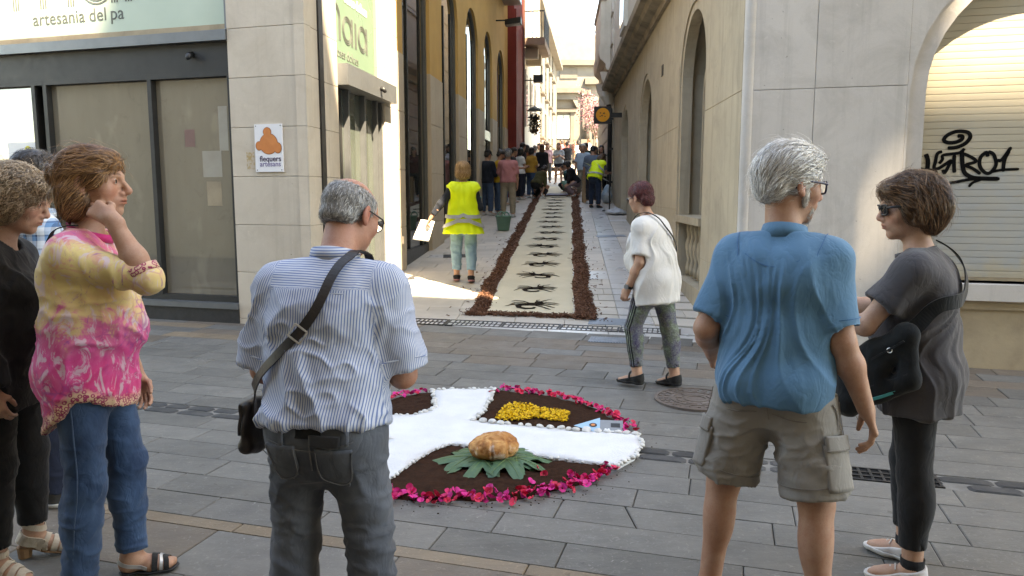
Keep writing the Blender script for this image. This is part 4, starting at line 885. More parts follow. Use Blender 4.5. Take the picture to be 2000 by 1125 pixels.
# ---------------------------------------------------------------- figure
def rotz(a): c,s=math.cos(a),math.sin(a); return np.array([[c,-s,0],[s,c,0],[0,0,1]])
def rotx(a): c,s=math.cos(a),math.sin(a); return np.array([[1,0,0],[0,c,-s],[0,s,c]])
def roty(a): c,s=math.cos(a),math.sin(a); return np.array([[c,0,s],[0,1,0],[-s,0,c]])
class Fig:
    """posed skeleton in the person's own frame: x right, y forward, z up; feet on z=0"""
    def __init__(s,H=1.7,fem=False,g=1.0,lean=0,side=0,twist=0,hy=0,hp=0,ht=0,aL=((-.2,0,-1),(-.1,.25,-1)),aR=((.2,0,-1),(.1,.25,-1)),lL=((-.06,.03,-1),(-.02,-.05,-1)),lR=((.06,.03,-1),(.02,-.05,-1)),toe=(12,-12),fp=(0,0),crouch=None,hd=1.0,belly=0,headfwd=.03,swm=1.0):
        k=H/1.7; s.k=k; s.fem=fem; s.g=g; s.H=H; s.belly=belly; s.hd=hd*k
        T=rotz(R(twist))@roty(R(side))@rotx(-R(lean)); s.T=T; s.rx,s.fw,s.up=T[:,0],T[:,1],T[:,2]
        hw=.088 if not fem else .092; sw=.175 if not fem else .152; sw*=swm; s.sw=sw*k
        s.P=np.zeros(3); s.W=s.P+s.up*.14*k; s.C=s.P+s.up*.30*k; s.N=s.P+s.up*.475*k+s.fw*.005
        s.S={'L':s.P+s.up*.408*k-s.rx*sw*k,'R':s.P+s.up*.408*k+s.rx*sw*k}; s.E={};s.Wr={};s.fd={}
        for q,(u,f) in (('L',aL),('R',aR)):
            s.E[q]=s.S[q]+T@unit(u)*.285*k; s.Wr[q]=s.E[q]+T@unit(f)*.245*k; s.fd[q]=T@unit(f)
        s.HJ={'L':np.array([-hw*k,0,-.03*k]),'R':np.array([hw*k,0,-.03*k])}; s.K={};s.A={};s.td={}
        for q,(u,f),to in (('L',lL,toe[0]),('R',lR,toe[1])):
            s.K[q]=s.HJ[q]+unit(u)*.425*k; s.A[q]=s.K[q]+unit(f)*.40*k; s.td[q]=rotz(R(to))@np.array([0,1.,0])
        s.fp=dict(L=fp[0],R=fp[1]); ah=.075*k
        for q in 'LR':
            if s.fp[q]: s.td[q]=unit(s.td[q]*math.cos(R(s.fp[q]))-np.array([0,0,1])*math.sin(R(s.fp[q])))
        low=min(min((s.A[q]-s.footup(q)*ah)[2],(s.A[q]-s.footup(q)*ah+s.td[q]*.15*k)[2]) for q in 'LR'); dz=np.array([0,0,-low])
        for n in 'PWCN': setattr(s,n,getattr(s,n)+dz)
        for d in (s.S,s.E,s.Wr,s.HJ,s.K,s.A):
            for q in 'LR': d[q]=d[q]+dz
        s.hR=T@rotz(R(hy))@rotx(R(hp))@roty(R(ht)); s.hc=s.N+s.up*.072*k+s.fw*headfwd*k+s.hR[:,2]*.105*s.hd
        s.rp=(.165 if not fem else .178)*k*(.6+.4*g); s.rw=(.142 if not fem else .132)*k*g; s.rc=(.165 if not fem else .148)*k*(.55+.45*g)
    def footup(s,q): return unit(np.cross(np.cross(s.td[q],[0,0,1]),s.td[q]))
    def torso(s,F,o=0,neck=True,loose=0):
        k=s.k; fl=(s.fw,.74); 
        F.cone(s.P-s.up*.05*k,s.W,s.rp+o,s.rw+o+loose,.04,fl); F.cone(s.W,s.C,s.rw+o+loose,s.rc+o,.05,fl); F.cone(s.C,s.N-s.up*.085*k,s.rc+o-.012,.095*k+o*.6,.04,(s.fw,.66))
        F.cone(s.S['L']*.93+s.S['R']*.07,s.S['R']*.93+s.S['L']*.07,.054*k+o*.8,.054*k+o*.8,.05)
        for q in 'LR': F.cone(s.N-s.up*.005*k-s.fw*.012,s.S[q],.040*k+o*.45,.052*k+o*.8,.035)
        for sg in (-1,1):
            F.ell(s.P+s.rx*sg*.078*k-s.fw*.055*k-s.up*.035*k,np.array([.088,.085,.095])*k*(.7+.3*s.g)+o,.04,s.T)
            F.ell(s.C+s.rx*sg*.07*k-s.fw*.065*k+s.up*.03*k,np.array([.075,.05,.10])*k+o*.8,.05,s.T)
            if s.fem: F.ell(s.C+s.rx*sg*.068*k+s.fw*.085*k-s.up*.02*k,np.array([.065,.06,.062])*k*(.6+.4*s.g)+o,.05,s.T)
        if s.belly: F.ell(s.W+s.fw*.05*k,np.array([s.rw*.95,s.rw*.8+s.belly,.15*k])+o,.05,s.T)
    def arm(s,F,q,o=0,g=1):
        k=s.k*(.92 if s.fem else 1)*g; d=unit(s.E[q]-s.S[q]); f=unit(s.Wr[q]-s.E[q])
        F.cone(s.S[q],s.E[q],.054*k+o,.043*k+o,.03); F.cone(s.E[q],s.E[q]+(s.Wr[q]-s.E[q])*.35,.043*k+o,.045*k+o,.02); F.cone(s.E[q]+(s.Wr[q]-s.E[q])*.35,s.Wr[q],.045*k+o,.027*k+o,.02)
    def leg(s,F,q,o=0,g=1):
        k=s.k*(.8+.2*s.g)*g; a,b,c=s.HJ[q],s.K[q],s.A[q]; bk=unit(np.cross(np.cross(c-b,s.td[q]),c-b))
        F.cone(a,b,.092*k+o,.060*k+o,.04); F.cone(b,c,.056*k+o,.040*k+o,.03); F.ell(b+(c-b)*.3-bk*-.0-unit(s.td[q]*[1,1,0])*.018,np.array([.056,.058,.125])*k+o,.03)
    def foot(s,F,q,o=0,bare=True):
        k=s.k*(.92 if s.fem else 1); u=s.footup(q); d=s.td[q]; A=s.A[q]; r=np.cross(d,u)
        F.cone(A,A-u*.04*k-d*.02*k,.04*k+o,.036*k+o,.02); F.cone(A-u*.03*k,A-u*.048*k+d*.10*k,.04*k+o,.032*k+o,.025); F.cone(A-u*.05*k+d*.09*k-r*.012,A-u*.056*k+d*.165*k-r*.012,.03*k+o,.02*k+o,.02); F.cone(A-u*.05*k+d*.08*k+r*.012,A-u*.056*k+d*.15*k+r*.014,.03*k+o,.02*k+o,.02)
    def hand(s,F,q,hdir=None,palm=None,curl=(.5,.55,.6,.65),spread=.12,thumb=.6,g=1.0):
        """palm with five jointed fingers; palm = direction the palm faces"""
        k=s.k*(.9 if s.fem else 1)*g; d=unit(hdir if hdir is not None else s.fd[q]); pn=np.asarray(palm if palm is not None else -s.rx*(1 if q=='R' else -1),float)
        pn=unit(pn-d*(pn@d)); w=np.cross(d,pn)                                    # across the palm
        # thumb side: index finger side
        ts=s.T@np.array([0,1.,0]); sg=1 if (w@ts)>=0 else -1
        if getattr(s,'thumbside',None) is not None: sg=1 if (w@s.thumbside)>=0 else -1
        w=w*sg; W0=s.Wr[q]
        F.cone(W0-d*.03*k,W0+d*.02*k,.026*k,.030*k,.02,(pn,.75))
        for t in (-.027,-.009,.009,.027): F.cone(W0+d*.02*k+w*t*.6*k,W0+d*.085*k+w*t*k,.017*k,.0125*k,.012,(pn,.85))
        L=[(.043,.026,.021),(.047,.03,.022),(.043,.028,.021),(.034,.021,.018)]
        for i,t in enumerate((.027,.009,-.009,-.026)):
            p=W0+d*(.088-.004*abs(i-1))*k+w*t*k; a=0; c=curl[i]
            for j,l in enumerate(L[i]):
                a+=c*(1.0,1.15,.75)[j]; dd=unit((d*math.cos(a)+pn*math.sin(a))+w*(t/.027)*spread*(1 if j==0 else .3)); e=p+dd*l*k
                F.cone(p,e,(.0098-.0009*j)*k,(.0092-.0011*j)*k,.003); p=e
        p=W0+d*.025*k+w*.024*k+pn*.006; dd=unit(d*.65+w*.75+pn*.35)
        F.cone(W0+d*.015*k+w*.01*k,p+dd*.032*k,.016*k,.0125*k,.012)
        p=p+dd*.03*k; dd2=unit(d*.9+w*(.5-.5*thumb)+pn*(.2+.6*thumb)); F.cone(p,p+dd2*.03*k,.0115*k,.0105*k,.004); p=p+dd2*.03*k; dd3=unit(d*.9+w*(.25-.5*thumb)+pn*(.3+.6*thumb)); F.cone(p,p+dd3*.024*k,.0105*k,.008*k,.003)
    def tp(s,p): return s.hc+s.hR@np.asarray(p,float)*s.hd
    def head(s,F,nose=1.0,jaw=1.0,ear=1.0,chin=0.,detail=True):
        h=s.hd; t=s.tp; M=s.hR
        E=lambda c,r,k=.02,m='u',MM=M:F.ell(t(c),np.asarray(r)*h,k*h,MM,m); C=lambda a,b,ra,rb,k=.01,m='u',fl=None:F.cone(t(a),t(b),ra*h,rb*h,k*h,fl,m)
        C((0,-.012,-.06),(0,0,0),.052,.05); F.ops.pop()
        F.cone(s.N-s.up*.06*s.k,t((0,-.018,-.055)),(.062 if not s.fem else .054)*s.k,(.056 if not s.fem else .048)*h,.03)
        E((0,-.014,.03),(.0745,.095,.085)); E((0,.03,-.005),(.064,.062,.085),.03); E((0,.03,-.068),(.052*jaw,.055,.045),.03); E((0,.070,-.096),(.022,.016+chin,.017),.025)
        if not detail: C((0,.088,.0),(0,.108,-.03),.009,.013,.01); [E((sg*.075,-.008,-.005),(.01,.02,.031),.006) for sg in (-1,1)]; return
        for sg in (-1,1):
            E((sg*.043,.056,-.022),(.024,.024,.024),.025); C((sg*.010,.088,.024),(sg*.038,.077,.026),.010,.008,.014)
            E((sg*.031,.096,.007),(.017,.014,.013),.012,'s'); E((sg*.031,.0765,.008),(.0148,.0135,.0125),.004)
            E((sg*.012,.094,-.034),(.0095*nose,.012,.009),.008); E((sg*.006,.1,-.0415),(.004,.006,.003),.003,'s')
            if ear:
                MM=M@rotz(sg*.35)@rotx(-.15); E((sg*.078,-.010,-.004),(.0085*ear,.019,.032),.005,'u',MM); E((sg*.0865,-.004,.002),(.005,.010,.017),.004,'s',MM); E((sg*.078,-.004,-.030),(.008,.010,.011),.006,'u',MM)
        C((0,.089,.016),(0,.108*(.5+.5*nose)+.0*nose,-.022),.008,.0105,.012); E((0,.107*(.6+.4*nose),-.029),(.0115,.0115,.010),.008)
        E((0,.080,-.058),(.027,.018,.02),.02); E((0,.0945,-.0555),(.021,.008,.0052),.006); E((0,.0925,-.066),(.018,.009,.0062),.006); E((0,.105,-.0608),(.023,.016,.0016),.003,'s'); E((0,.092,-.080),(.02,.006,.005),.012,'s')
    def skin_tint(s,V,lip=(.95,.62,.6),blush=.12,brow=(.4,.34,.3),stub=None):
        L=((V-s.hc)@s.hR)/s.hd; c=np.ones((len(V),3)); x,y,z=L.T; ax=np.abs(x)
        def blob(cx,cy,cz,r): return np.exp(-(((ax-cx)/r[0])**2+((y-cy)/r[1])**2+((z-cz)/r[2])**2))
        near=(np.abs(L)<.16).all(1)
        b=(blob(.042,.07,-.03,(.025,.03,.025))+blob(0,.108,-.03,(.015,.02,.014))+blob(.08,-.01,-.005,(.012,.03,.04)))*near; c*=1-np.clip(b,0,1)[:,None]*np.array([.02,blush*1.6,blush*1.5])
        l=np.clip(blob(0,.097,-.061,(.024,.012,.0095))*1.4,0,1)*near; c*=1-l[:,None]*(1-np.array(lip))
        if brow is not None:
            zb=.0275+.006*np.cos((ax-.03)/.02); w=np.exp(-((z-zb)/.0045)**2)*((ax>.012)&(ax<.05)&(y>.055))*near; c*=1-np.clip(w*1.1,0,1)[:,None]*(1-np.array(brow))
        e=np.clip(blob(.031,.09,.006,(.017,.014,.010)),0,1)*near; c*=1-e[:,None]*np.array([.18,.26,.26])
        w=np.exp(-((z+.0608)/.0022)**2)*(ax<.025)*(y>.08)*near; c*=1-w[:,None]*.55
        if stub is not None: c=stub(L,c,near)
        return np.clip(c,0,2)
def add_eyes(f,root):
    for sg in (-1,1):
        c=f.tp((sg*.031,.0775,.008)); r=.0128*f.hd; V=[];Q=[]; n,m=10,14
        for i in range(n+1):
            a=math.pi*i/n
            for j in range(m): V.append(c+f.hR@(np.array([math.sin(a)*math.cos(2*math.pi*j/m),math.cos(a),math.sin(a)*math.sin(2*math.pi*j/m)])*r))
        mi=[]
        for i in range(n):
            for j in range(m): Q.append((i*m+j,i*m+(j+1)%m,(i+1)*m+(j+1)%m,(i+1)*m+j)); mi.append(1 if i<2 else 0)
        o=nmesh('eye',V,Q,m_eye,root); o.data.materials.append(m_iris); o.data.polygons.foreach_set('material_index',mi)
def body(f,root,mt,res=.008,hres=.003,hands=dict(),nodetail=False,tint={},headkw={},legs=True,feet=True,handres=.0028,arms=True):
    F=Fld(); f.torso(F,-.006)
    for q in 'LR':
        if arms: f.arm(F,q)
        if legs: f.leg(F,q)
        if feet: f.foot(F,q)
    hi=[]
    for q in 'LR':
        if q in hands and hands[q] is not None:
            n0=len(F.ops); kw=dict(hands[q]); f.thumbside=kw.pop('ts',None); f.hand(F,q,**kw); ops=F.ops[n0:]
            l=np.min([o[1] for o in ops],0)-.012; u=np.max([o[2] for o in ops],0)+.012
            if handres: hi.append((l,u,handres))
    f.head(F,detail=not nodetail,**headkw)
    if hres: hi.append((f.hc-.165*f.hd,f.hc+.165*f.hd,hres))
    V,Q=mesh_fld(F,res,hi); o=nmesh('body',V,Q,mt,root); cattr(o,'tint',f.skin_tint(V,**tint)); return o,F
def folds(V,N,f,amp,kind,seed=0,k=None):
    """cloth relief: long soft folds plus short creases"""
    s=seed*3.7
    rdg=lambda p,o=2,e=2.5:np.clip(1-np.abs(fbm(p,o))*2.6,0,1)**e
    x,y,z=V.T; w=fbm(V*3.1+s,2)
    if kind=='shirt':
        a=fbm(np.c_[x*9+z*3,y*9,z*2.4]+s,3); b=rdg(np.c_[x*7-z*4+w,y*7,z*3.2+x*2]+s+9); c=rdg(np.c_[x*10+z*8,y*10,z*9-x*5]+s+21)
        d=amp*(a*.8+b*.9+c*.45+.15)
    elif kind=='polo':
        sg_=np.tanh(x*9+fbm(V*4+s+3,1)*2); a=fbm(np.c_[x*10+sg_*z*2.5,y*10,z*1.3]+s,2); b=rdg(np.c_[x*6+sg_*z*3.4+w*.6,y*6,z*1.5]+s+9,1,1.5); c=fbm(np.c_[x*15-z*9,y*15,z*8]+s+31,2); d=amp*(a*.9+b*.7+c*.28+.2)
    elif kind=='jeans':
        a=fbm(np.c_[x*7,y*7,z*8+x*5]+s,3); b=rdg(np.c_[x*6+z*5+w,y*6,z*10]+s+5); c=rdg(np.c_[x*9-z*5,y*9,z*15]+s+15)
        d=amp*(a*.8+b*.8+c*.45-.3)
    elif kind=='drape':
        a=np.sin(np.arctan2(V[:,1],V[:,0])*11+fbm(V*5+s,2)*4); d=amp*(a*.35+fbm(np.c_[V[:,0]*12,V[:,1]*12,V[:,2]*2.2]+s,3))
    else: d=amp*fbm(V*12+s,3)
    if kind in('shirt','polo'): zt=V[:,2].max(); d=d*np.clip((zt-.02-z)/.16,.18,1)
    if k is not None: d=d*k(V)
    return V+N*d[:,None]
def garment(name,F,mt,root,res=.007,amp=.004,kind='shirt',seed=1,k=None,attr=None,box=None,post=None):
    V,Q=mesh_fld(F,res,box=box); N=vnorm(V,Q); V2=folds(V,N,None,amp,kind,seed,k) if amp else V
    if post is not None: V2=post(V2)
    o=nmesh(name,V2,Q,mt,root)
    if attr:
        for nm,fn in attr.items(): fattr(o,nm,fn(V,N))
    return o
def top_fld(f,o=.014,sleeve=.62,sr=.024,hem=-.12,flare=.0,neckdrop=.0,neckr=.062,long=False,loose=.01,cuff=True,arms='LR',hemfn=None):
    F=Fld(); k=f.k; f.torso(F,o,loose=loose); hz=f.P+f.up*hem*k
    r0=max(f.rp,f.rw+loose,f.rc*.95)+o
    F.cone(f.W-f.up*.02*k,hz-f.up*.05*k,max(f.rw+loose+o,f.rc*.9+o*.5),r0+flare,.05,(f.fw,.76))
    for q in arms:
        k2=k*(.92 if f.fem else 1)
        if sleeve<=1: F.cone(f.S[q]-f.up*.008*k,f.S[q]+(f.E[q]-f.S[q])*sleeve,.050*k2+o*.85,.047*k2+sr,.05,cut=True)
        else:
            F.cone(f.S[q]-f.up*.008*k,f.E[q],.050*k2+o*.85,.044*k2+sr*.8,.05); F.cone(f.E[q],f.E[q]+(f.Wr[q]-f.E[q])*(sleeve-1),.046*k2+sr*.8,.034*k2+sr*.7,.025,cut=True)
    # open neck
    F.cone(f.N+f.up*.02*k+f.fw*.014*k-f.up*neckdrop,f.N+f.up*.3*k+f.fw*.05,neckr*k,neckr*k*1.4,.006,mode='s'); F.cutfn(lambda x,y,z:((x-f.N[0])*f.up[0]+(y-f.N[1])*f.up[1]+(z-f.N[2])*f.up[2])-.022*k)
    for q in arms:
        if cuff and sleeve<=1:
            e=f.S[q]+(f.E[q]-f.S[q])*sleeve; d=unit(f.E[q]-f.S[q]); F.cone(e-d*.05,e+d*.06,.045*k+sr*.35,.046*k+sr*.55,.004,mode='s')
    if hemfn is None: F.cut(hz,-f.up)
    else: F.cutfn(hemfn)
    return F
def trouser_fld(f,o=.010,waist=.02,ankle=.02,lr=(.03,.022,.03),shorts=None,g=1):
    F=Fld(); k=f.k*(.8+.2*f.g)*g
    F.cone(f.P-f.up*.05*f.k,f.W,f.rp+o,f.rw+o+.006,.04,(f.fw,.74))
    for sg in (-1,1): F.ell(f.P+f.rx*sg*.078*f.k-f.fw*.055*f.k-f.up*.035*f.k,np.array([.088,.085,.095])*f.k*(.7+.3*f.g)+o,.04,f.T)
    if f.belly: F.ell(f.W+f.fw*.03*f.k-f.up*.08,np.array([f.rw*.9,f.rw*.72+f.belly*.5,.1*f.k])+o,.05,f.T)
    for q in 'LR':
        a,b,c=f.HJ[q],f.K[q],f.A[q]
        if shorts is None:
            F.cone(a,b,.094*k+o,.058*k+lr[0],.045); e=b+(c-b)*(1-ankle/.4); F.cone(b,e,.058*k+lr[0],.042*k+lr[2],.03,cut=True)
            if lr[1]: F.ell(b+(c-b)*.3-unit(f.td[q]*[1,1,0])*.015,np.array([.056,.058,.12])*k+lr[1],.03)
            F.cone(e-unit(c-b)*.03,e+unit(c-b)*.06,.038*k+lr[2]*.6,.04*k+lr[2]*.8,.004,mode='s')
        else:
            e=a+(b-a)*shorts; F.cone(a,e,.098*k+o,.075*k+lr[0],.045,cut=True); d=unit(b-a); F.cone(e-d*.05,e+d*.06,.062*k+lr[0]*.7,.066*k+lr[0]*.85,.004,mode='s')
    F.cut(f.P+f.up*waist*f.k,f.up); return F
def shoe(f,root,q,mt,sole=None,top=.06,o=.008,kind='shoe',heel=0,open_=False,name='shoe'):
    u=f.footup(q); A=f.A[q]; k=f.k; d=f.td[q]; F=Fld(); f.foot(F,q,o); F.cone(A,A+u*.03,.044*k+o,.044*k+o,.02)
    F.cut(A+u*(top-.06)*k+ d*0, u*1.0+d*(.35 if kind!='boot' else 0)); F.cut(A-u*.073*k,-u)
    if open_: F.ell(A+u*.0-u*.015+d*.06,np.array([.032,.05,.05])*k,.01,np.stack([np.cross(d,u),d,u],1),mode='s')
    V,Q=mesh_fld(F,.005); s=nmesh(name,V,Q,mt,root)
    if sole is not None:
        G=Fld(); f.foot(G,q,o+.005); G.cut(A-u*.052*k,u); G.cut(A-u*.0755*k,-u); V,Q=mesh_fld(G,.005); 
        if heel: pass
        so_=nmesh('sole',V,Q,sole,s)
    return s
def ring_band(name,c,axes,rx,ry,h,th,mt,root,tilt=0,n=40,a0=0,a1=360,flare=0,hfn=None):
    """upright band (collar, belt, cuff): ellipse rx,ry in axes[0],axes[1], height h along axes[2]"""
    X,Y,Z=[np.asarray(a,float) for a in axes]; mb=MB(); rings=[]; full=abs(a1-a0)>=360; m=n if full else n+1
    for i in range(m):
        a=R(a0+(a1-a0)*i/n); e=X*math.cos(a)+Y*math.sin(a); hh=h if hfn is None else h*hfn(math.degrees(a)); zz=Z*tilt*math.sin(a)
        b=np.asarray(c)+X*math.cos(a)*rx+Y*math.sin(a)*ry+zz; t=b+Z*hh+e*flare
        rings.append([b,b+e*th,t+e*th,t])
    if full: rings.append(rings[0])
    mb.loft(rings,not full); return mb.build(name,mt,root,True)
def strap(name,pts,F,width,th,mt,root,off=.006,n=48,proj=True):
    pts=np.asarray(pts,float); 
    # catmull through control points
    P=[]; m=len(pts)
    for i in range(m-1):
        p0,p1,p2,p3=pts[max(i-1,0)],pts[i],pts[i+1],pts[min(i+2,m-1)]
        for j in range(n//(m-1)): t=j/(n//(m-1)); P.append(.5*((2*p1)+(-p0+p2)*t+(2*p0-5*p1+4*p2-p3)*t*t+(-p0+3*p1-3*p2+p3)*t**3))
    P.append(pts[-1]); P=np.array(P)
    if proj: P=F.project(P,off,5); N=F.grad(P)
    else: N=F.grad(P)
    T=np.gradient(P,axis=0); T/=np.linalg.norm(T,axis=1,keepdims=True)+1e-9; B=np.cross(T,N); B/=np.linalg.norm(B,axis=1,keepdims=True)+1e-9
    mb=MB(); mb.loft([[p-b*width/2,p+b*width/2,p+b*width/2+nn*th,p-b*width/2+nn*th] for p,b,nn in zip(P,B,N)]); return mb.build(name,mt,root)
def hair(f,root,adds,subs,mt,res=.004,amp=.003,ns=(26,26,9),strands=None,seed=1,name='hair',k=.012):
    """adds/subs: (centre,radii) ellipsoids in head coordinates; strands: dict(n,flow,seg,len,w,lift,wave)"""
    F=Fld(); M=f.hR
    for a in adds: F.ell(f.tp(a[0]),np.asarray(a[1])*f.hd,a[2] if len(a)>2 else k,M if len(a)<4 else M@a[3])
    for a in subs: F.ell(f.tp(a[0]),np.asarray(a[1])*f.hd,a[2] if len(a)>2 else .006,M,'s')
    V,Q=mesh_fld(F,res); N=vnorm(V,Q); L=(V-f.hc)@f.hR
    V2=V+N*(amp*fbm(L*np.array(ns)*3+seed,3))[:,None]; nv=len(V); rnd=[np.full(nv,.45)+.25*fbm(L*40+seed,2)]; Vs=[V2];Qs=[Q]
    fly=dict(strands,n=max(60,strands['n']//9),lift=strands.get('lift',.003)*2.6,mess=strands.get('mess',.12)*2.6,w=strands.get('w',.003)*.45,stick=.55) if strands else None
    for strands in ([strands,fly] if strands else []):
        nv=sum(len(a) for a in Vs); n0=len(V); rs=np.random.RandomState(seed); n=strands['n']; st=rs.randint(0,n0,n); p=V[st]+rs.normal(0,.002,(n,3)); seg=strands.get('seg',7); ln=strands['len']*(.6+.6*rs.rand(n)); lift=strands.get('lift',.003)*rs.rand(n); path=[]; nor=[]
        wv=strands.get('wave',0); ph=rs.rand(n)*6.28; fl0=rs.normal(0,strands.get('mess',.12),(n,3))
        for i in range(seg+1):
            g=F.grad(p); path.append(p.copy()); nor.append(g); Lp=((p-f.hc)@f.hR)/f.hd
            d=strands['flow'](Lp)+fl0; d=d@f.hR.T; d=d-g*(d*g).sum(1,keepdims=True); d/=np.linalg.norm(d,axis=1,keepdims=True)+1e-9
            if wv: d=d+np.cross(g,d)*(wv*np.sin(ph+i*1.9))[:,None]
            p=p+d*(ln/seg)[:,None]; e=F.ev(p); p=p-g*(e-lift*(1+.6*i/seg))[:,None]*strands.get('stick',1.)
        wd=strands.get('w',.003)*(.6+.8*rs.rand(n)); r1=rs.rand(n)
        for i in range(seg+1):
            t=path[min(i+1,seg)]-path[max(i-1,0)]; b=np.cross(t,nor[i]); b/=np.linalg.norm(b,axis=1,keepdims=True)+1e-9; ww=(wd*(1 if i<seg-1 else (.55 if i==seg-1 else .08)))[:,None]*.5
            Vs+= [path[i]-b*ww,path[i]+nor[i]*(wd*.35)[:,None],path[i]+b*ww]; rnd+=[r1,r1,r1]
        idx=nv+np.arange(n)
        for i in range(seg):
            a0=idx+i*3*n; 
            for c in (0,1): Qs.append(np.stack([a0+c*n,a0+(c+1)*n,a0+(c+4)*n,a0+(c+3)*n],1))
    o=nmesh(name,np.concatenate(Vs),np.concatenate(Qs),mt,root); fattr(o,'rnd',np.concatenate(rnd)); return o,F
def person(loc,rz,label,group=None):
    return empty('person',(loc[0],loc[1],gz(loc[0],loc[1])+.004),R(rz),label,'person',group)
# ================================================================ the people in front
def patch(name,F,c,ux,uz,w,h,mt,root,off=.004,th=.004,n=12,shape=None,face=None):
    """flat sewn-on piece (pocket, label) following the cloth surface"""
    c,ux,uz=map(lambda v:np.asarray(v,float),(c,unit(ux),unit(uz))); G=[]
    for j in range(n+1):
        for i in range(n+1):
            a,b=i/n*2-1,j/n*2-1
            if shape: a,b=shape(a,b)
            G.append(c+ux*a*w/2+uz*b*h/2)
    P=F.project(np.array(G),off,5); N=F.grad(P); m=n+1
    top=P+N*th; V=np.concatenate([top,P-N*.004]); Q=[(j*m+i,j*m+i+1,(j+1)*m+i+1,(j+1)*m+i) for j in range(n) for i in range(n)]; K=m*m
    edge=[i for i in range(m)]+[j*m+n for j in range(1,m)]+[n*m+i for i in range(n-1,-1,-1)]+[j*m for j in range(n-1,0,-1)]
    for a,b in zip(edge,edge[1:]+edge[:1]): Q.append((b,a,a+K,b+K))
    return nmesh(name,V,Q,mt,root)
def seam(name,F,pts,mt,root,w=.004,off=.001,n=40): return strap(name,pts,F,w,.0022,mt,root,off,n)
def glasses(f,root,mt,lens,w=.066,h=.024,r=.0022,square=True,thick=1):
    g=empty('glasses'); bpy.data.objects.remove(g)
    T=f.tp; mb=MB(); lens_o=[]
    for sg in (-1,1):
        c=np.array([sg*.034,.103,.004]); n=20; ring_=[]
        for i in range(n+1):
            a=2*math.pi*i/n; e=.45 if square else 1; x=math.copysign(abs(math.cos(a))**e,math.cos(a))*.028; z=math.copysign(abs(math.sin(a))**e,math.sin(a))*h*.8; ring_.append(T(c+[x,-abs(x)*.12-.008*(x*sg>0)*abs(x)/.028,z]))
        mb.tube(ring_,r*f.hd*thick,6,0,False)
        mb.tube([T((sg*.062,.094,.012)),T((sg*.077,.07,.013)),T((sg*.081,.0,.012)),T((sg*.080,-.015,.004)),T((sg*.077,-.03,-.016))],[r*1.3*thick,r*1.3*thick,r*thick,r*thick,r*thick],6)
        lens_o.append(ring_[:-1])
    mb.tube([T((-.008,.104,.008)),T((0,.107,.012)),T((.008,.104,.008))],r*thick,6)
    o=mb.build('glasses',mt,root,True)
    for l in lens_o:
        m2=MB(); m2.add(l,[list(range(len(l)))]); m2.build('lens',lens,o)
q=NT('clear_lens'); q.b.inputs['Transmission Weight'].default_value=.92; q.b.inputs['IOR'].default_value=1.05; m_lens=q.done((.9,.92,.92),.02,.5)
m_dlens=mat('dark_lens',(.01,.01,.012),(.015,.012,.01),3,.08,0,1,.6)
SK1=skin('skin_tan',(.41,.24,.165)); SK2=skin('skin_ruddy',(.40,.21,.145)); SK3=skin('skin_fair',(.45,.28,.20)); SK4=skin('skin_olive',(.40,.235,.15))
m_denim=cloth('dark_blue_denim',(.022,.05,.105),(.05,.10,.19),5,.85,500,.25,.1,stain=(.012,.026,.06),stscale=7,stfac=.7,stretch=(1,1,.6))
m_gdenim=cloth('grey_black_denim',(.072,.080,.096),(.042,.047,.058),5,.85,500,.25,.1,stain=(.13,.142,.165),stscale=4,stfac=.55)
m_ldenim=cloth('light_blue_denim',(.20,.33,.42),(.15,.26,.35),6,.85,500,.2,.1)
m_ink=cloth('black_cloth',(.010,.010,.011),(.016,.016,.017),8,.92,900,.1,.1)
m_thread=cloth('pale_thread',(.12,.122,.13),(.09,.092,.1),40)
# ---------------- the man in the striped shirt
p4=person((-.56,2.19),-9,'balding man in a blue striped short-sleeved shirt, back to us, holding up a phone')
f=Fig(1.62,g=1.02,lean=9,hy=-22,hp=-18,headfwd=.075,aL=((-.22,.12,-1),(.35,.75,.5)),aR=((.20,.16,-1),(-.28,.72,.62)),lL=((-.10,.02,-1),(-.03,-.04,-1)),lR=((.10,.02,-1),(.03,-.04,-1)),belly=.05,hd=1.03)
def stub4(L,c,near):
    w=(L[:,2]>.02)*near; return c*np.where(w[:,None],np.array([1.02,.98,.97]),1)
bd,BF=body(f,p4,SK2,hands=dict(R=dict(palm=-f.rx+f.up*.2,curl=(.55,.6,.65,.7)),L=dict(palm=f.rx,curl=(.5,.5,.6,.6))),tint=dict(stub=stub4,blush=.2),headkw=dict(jaw=1.12,ear=1.15)); add_eyes(f,p4)
q=NT('striped_shirting'); pc=q.attr('pc'); v=q.coord('Object')
fr_=q.math('FRACT',q.math('MULTIPLY',pc,1/.0074)); st=q.ramp(fr_,[(.0,1.),(.10,1.),(.16,0.),(.50,0.),(.56,1.)]); n=q.noise(v,30,3)
col=q.mix(st,(.115,.165,.31),(.45,.475,.53)); nn=q.bump(q.noise(v,34,4,.6),.3,.004)
m_stripe=q.done(col,.85,.2,normal=nn,sheen=.1)
F=top_fld(f,.018,.93,.036,-.015,.008,loose=.015,neckr=.06)
def pc4(V,N):
    c=V[:,0].copy()+.02*np.sin(V[:,2]*9); yoke=((V-f.P)@f.up>.395*f.k+.0*V[:,0])&(np.abs((V-f.P)@f.rx)<f.sw*.93); c=np.where(yoke,(V@f.up)+.05*V[:,0],c)
    for q_ in 'LR':
        d=unit(f.E[q_]-f.S[q_]); rel=V-f.S[q_]; t=rel@d; dist=np.linalg.norm(rel-np.outer(t,d),axis=1); B=unit(np.cross(d,f.fw)); sg=1 if q_=='R' else -1
        m=(rel@f.rx*sg>-.012+np.clip(t-.05,0,1)*.0)&(t>-.06)&(dist<.098); ang=np.arctan2(rel@f.fw,rel@B)*.075; c=np.where(m,ang,c)
    return c
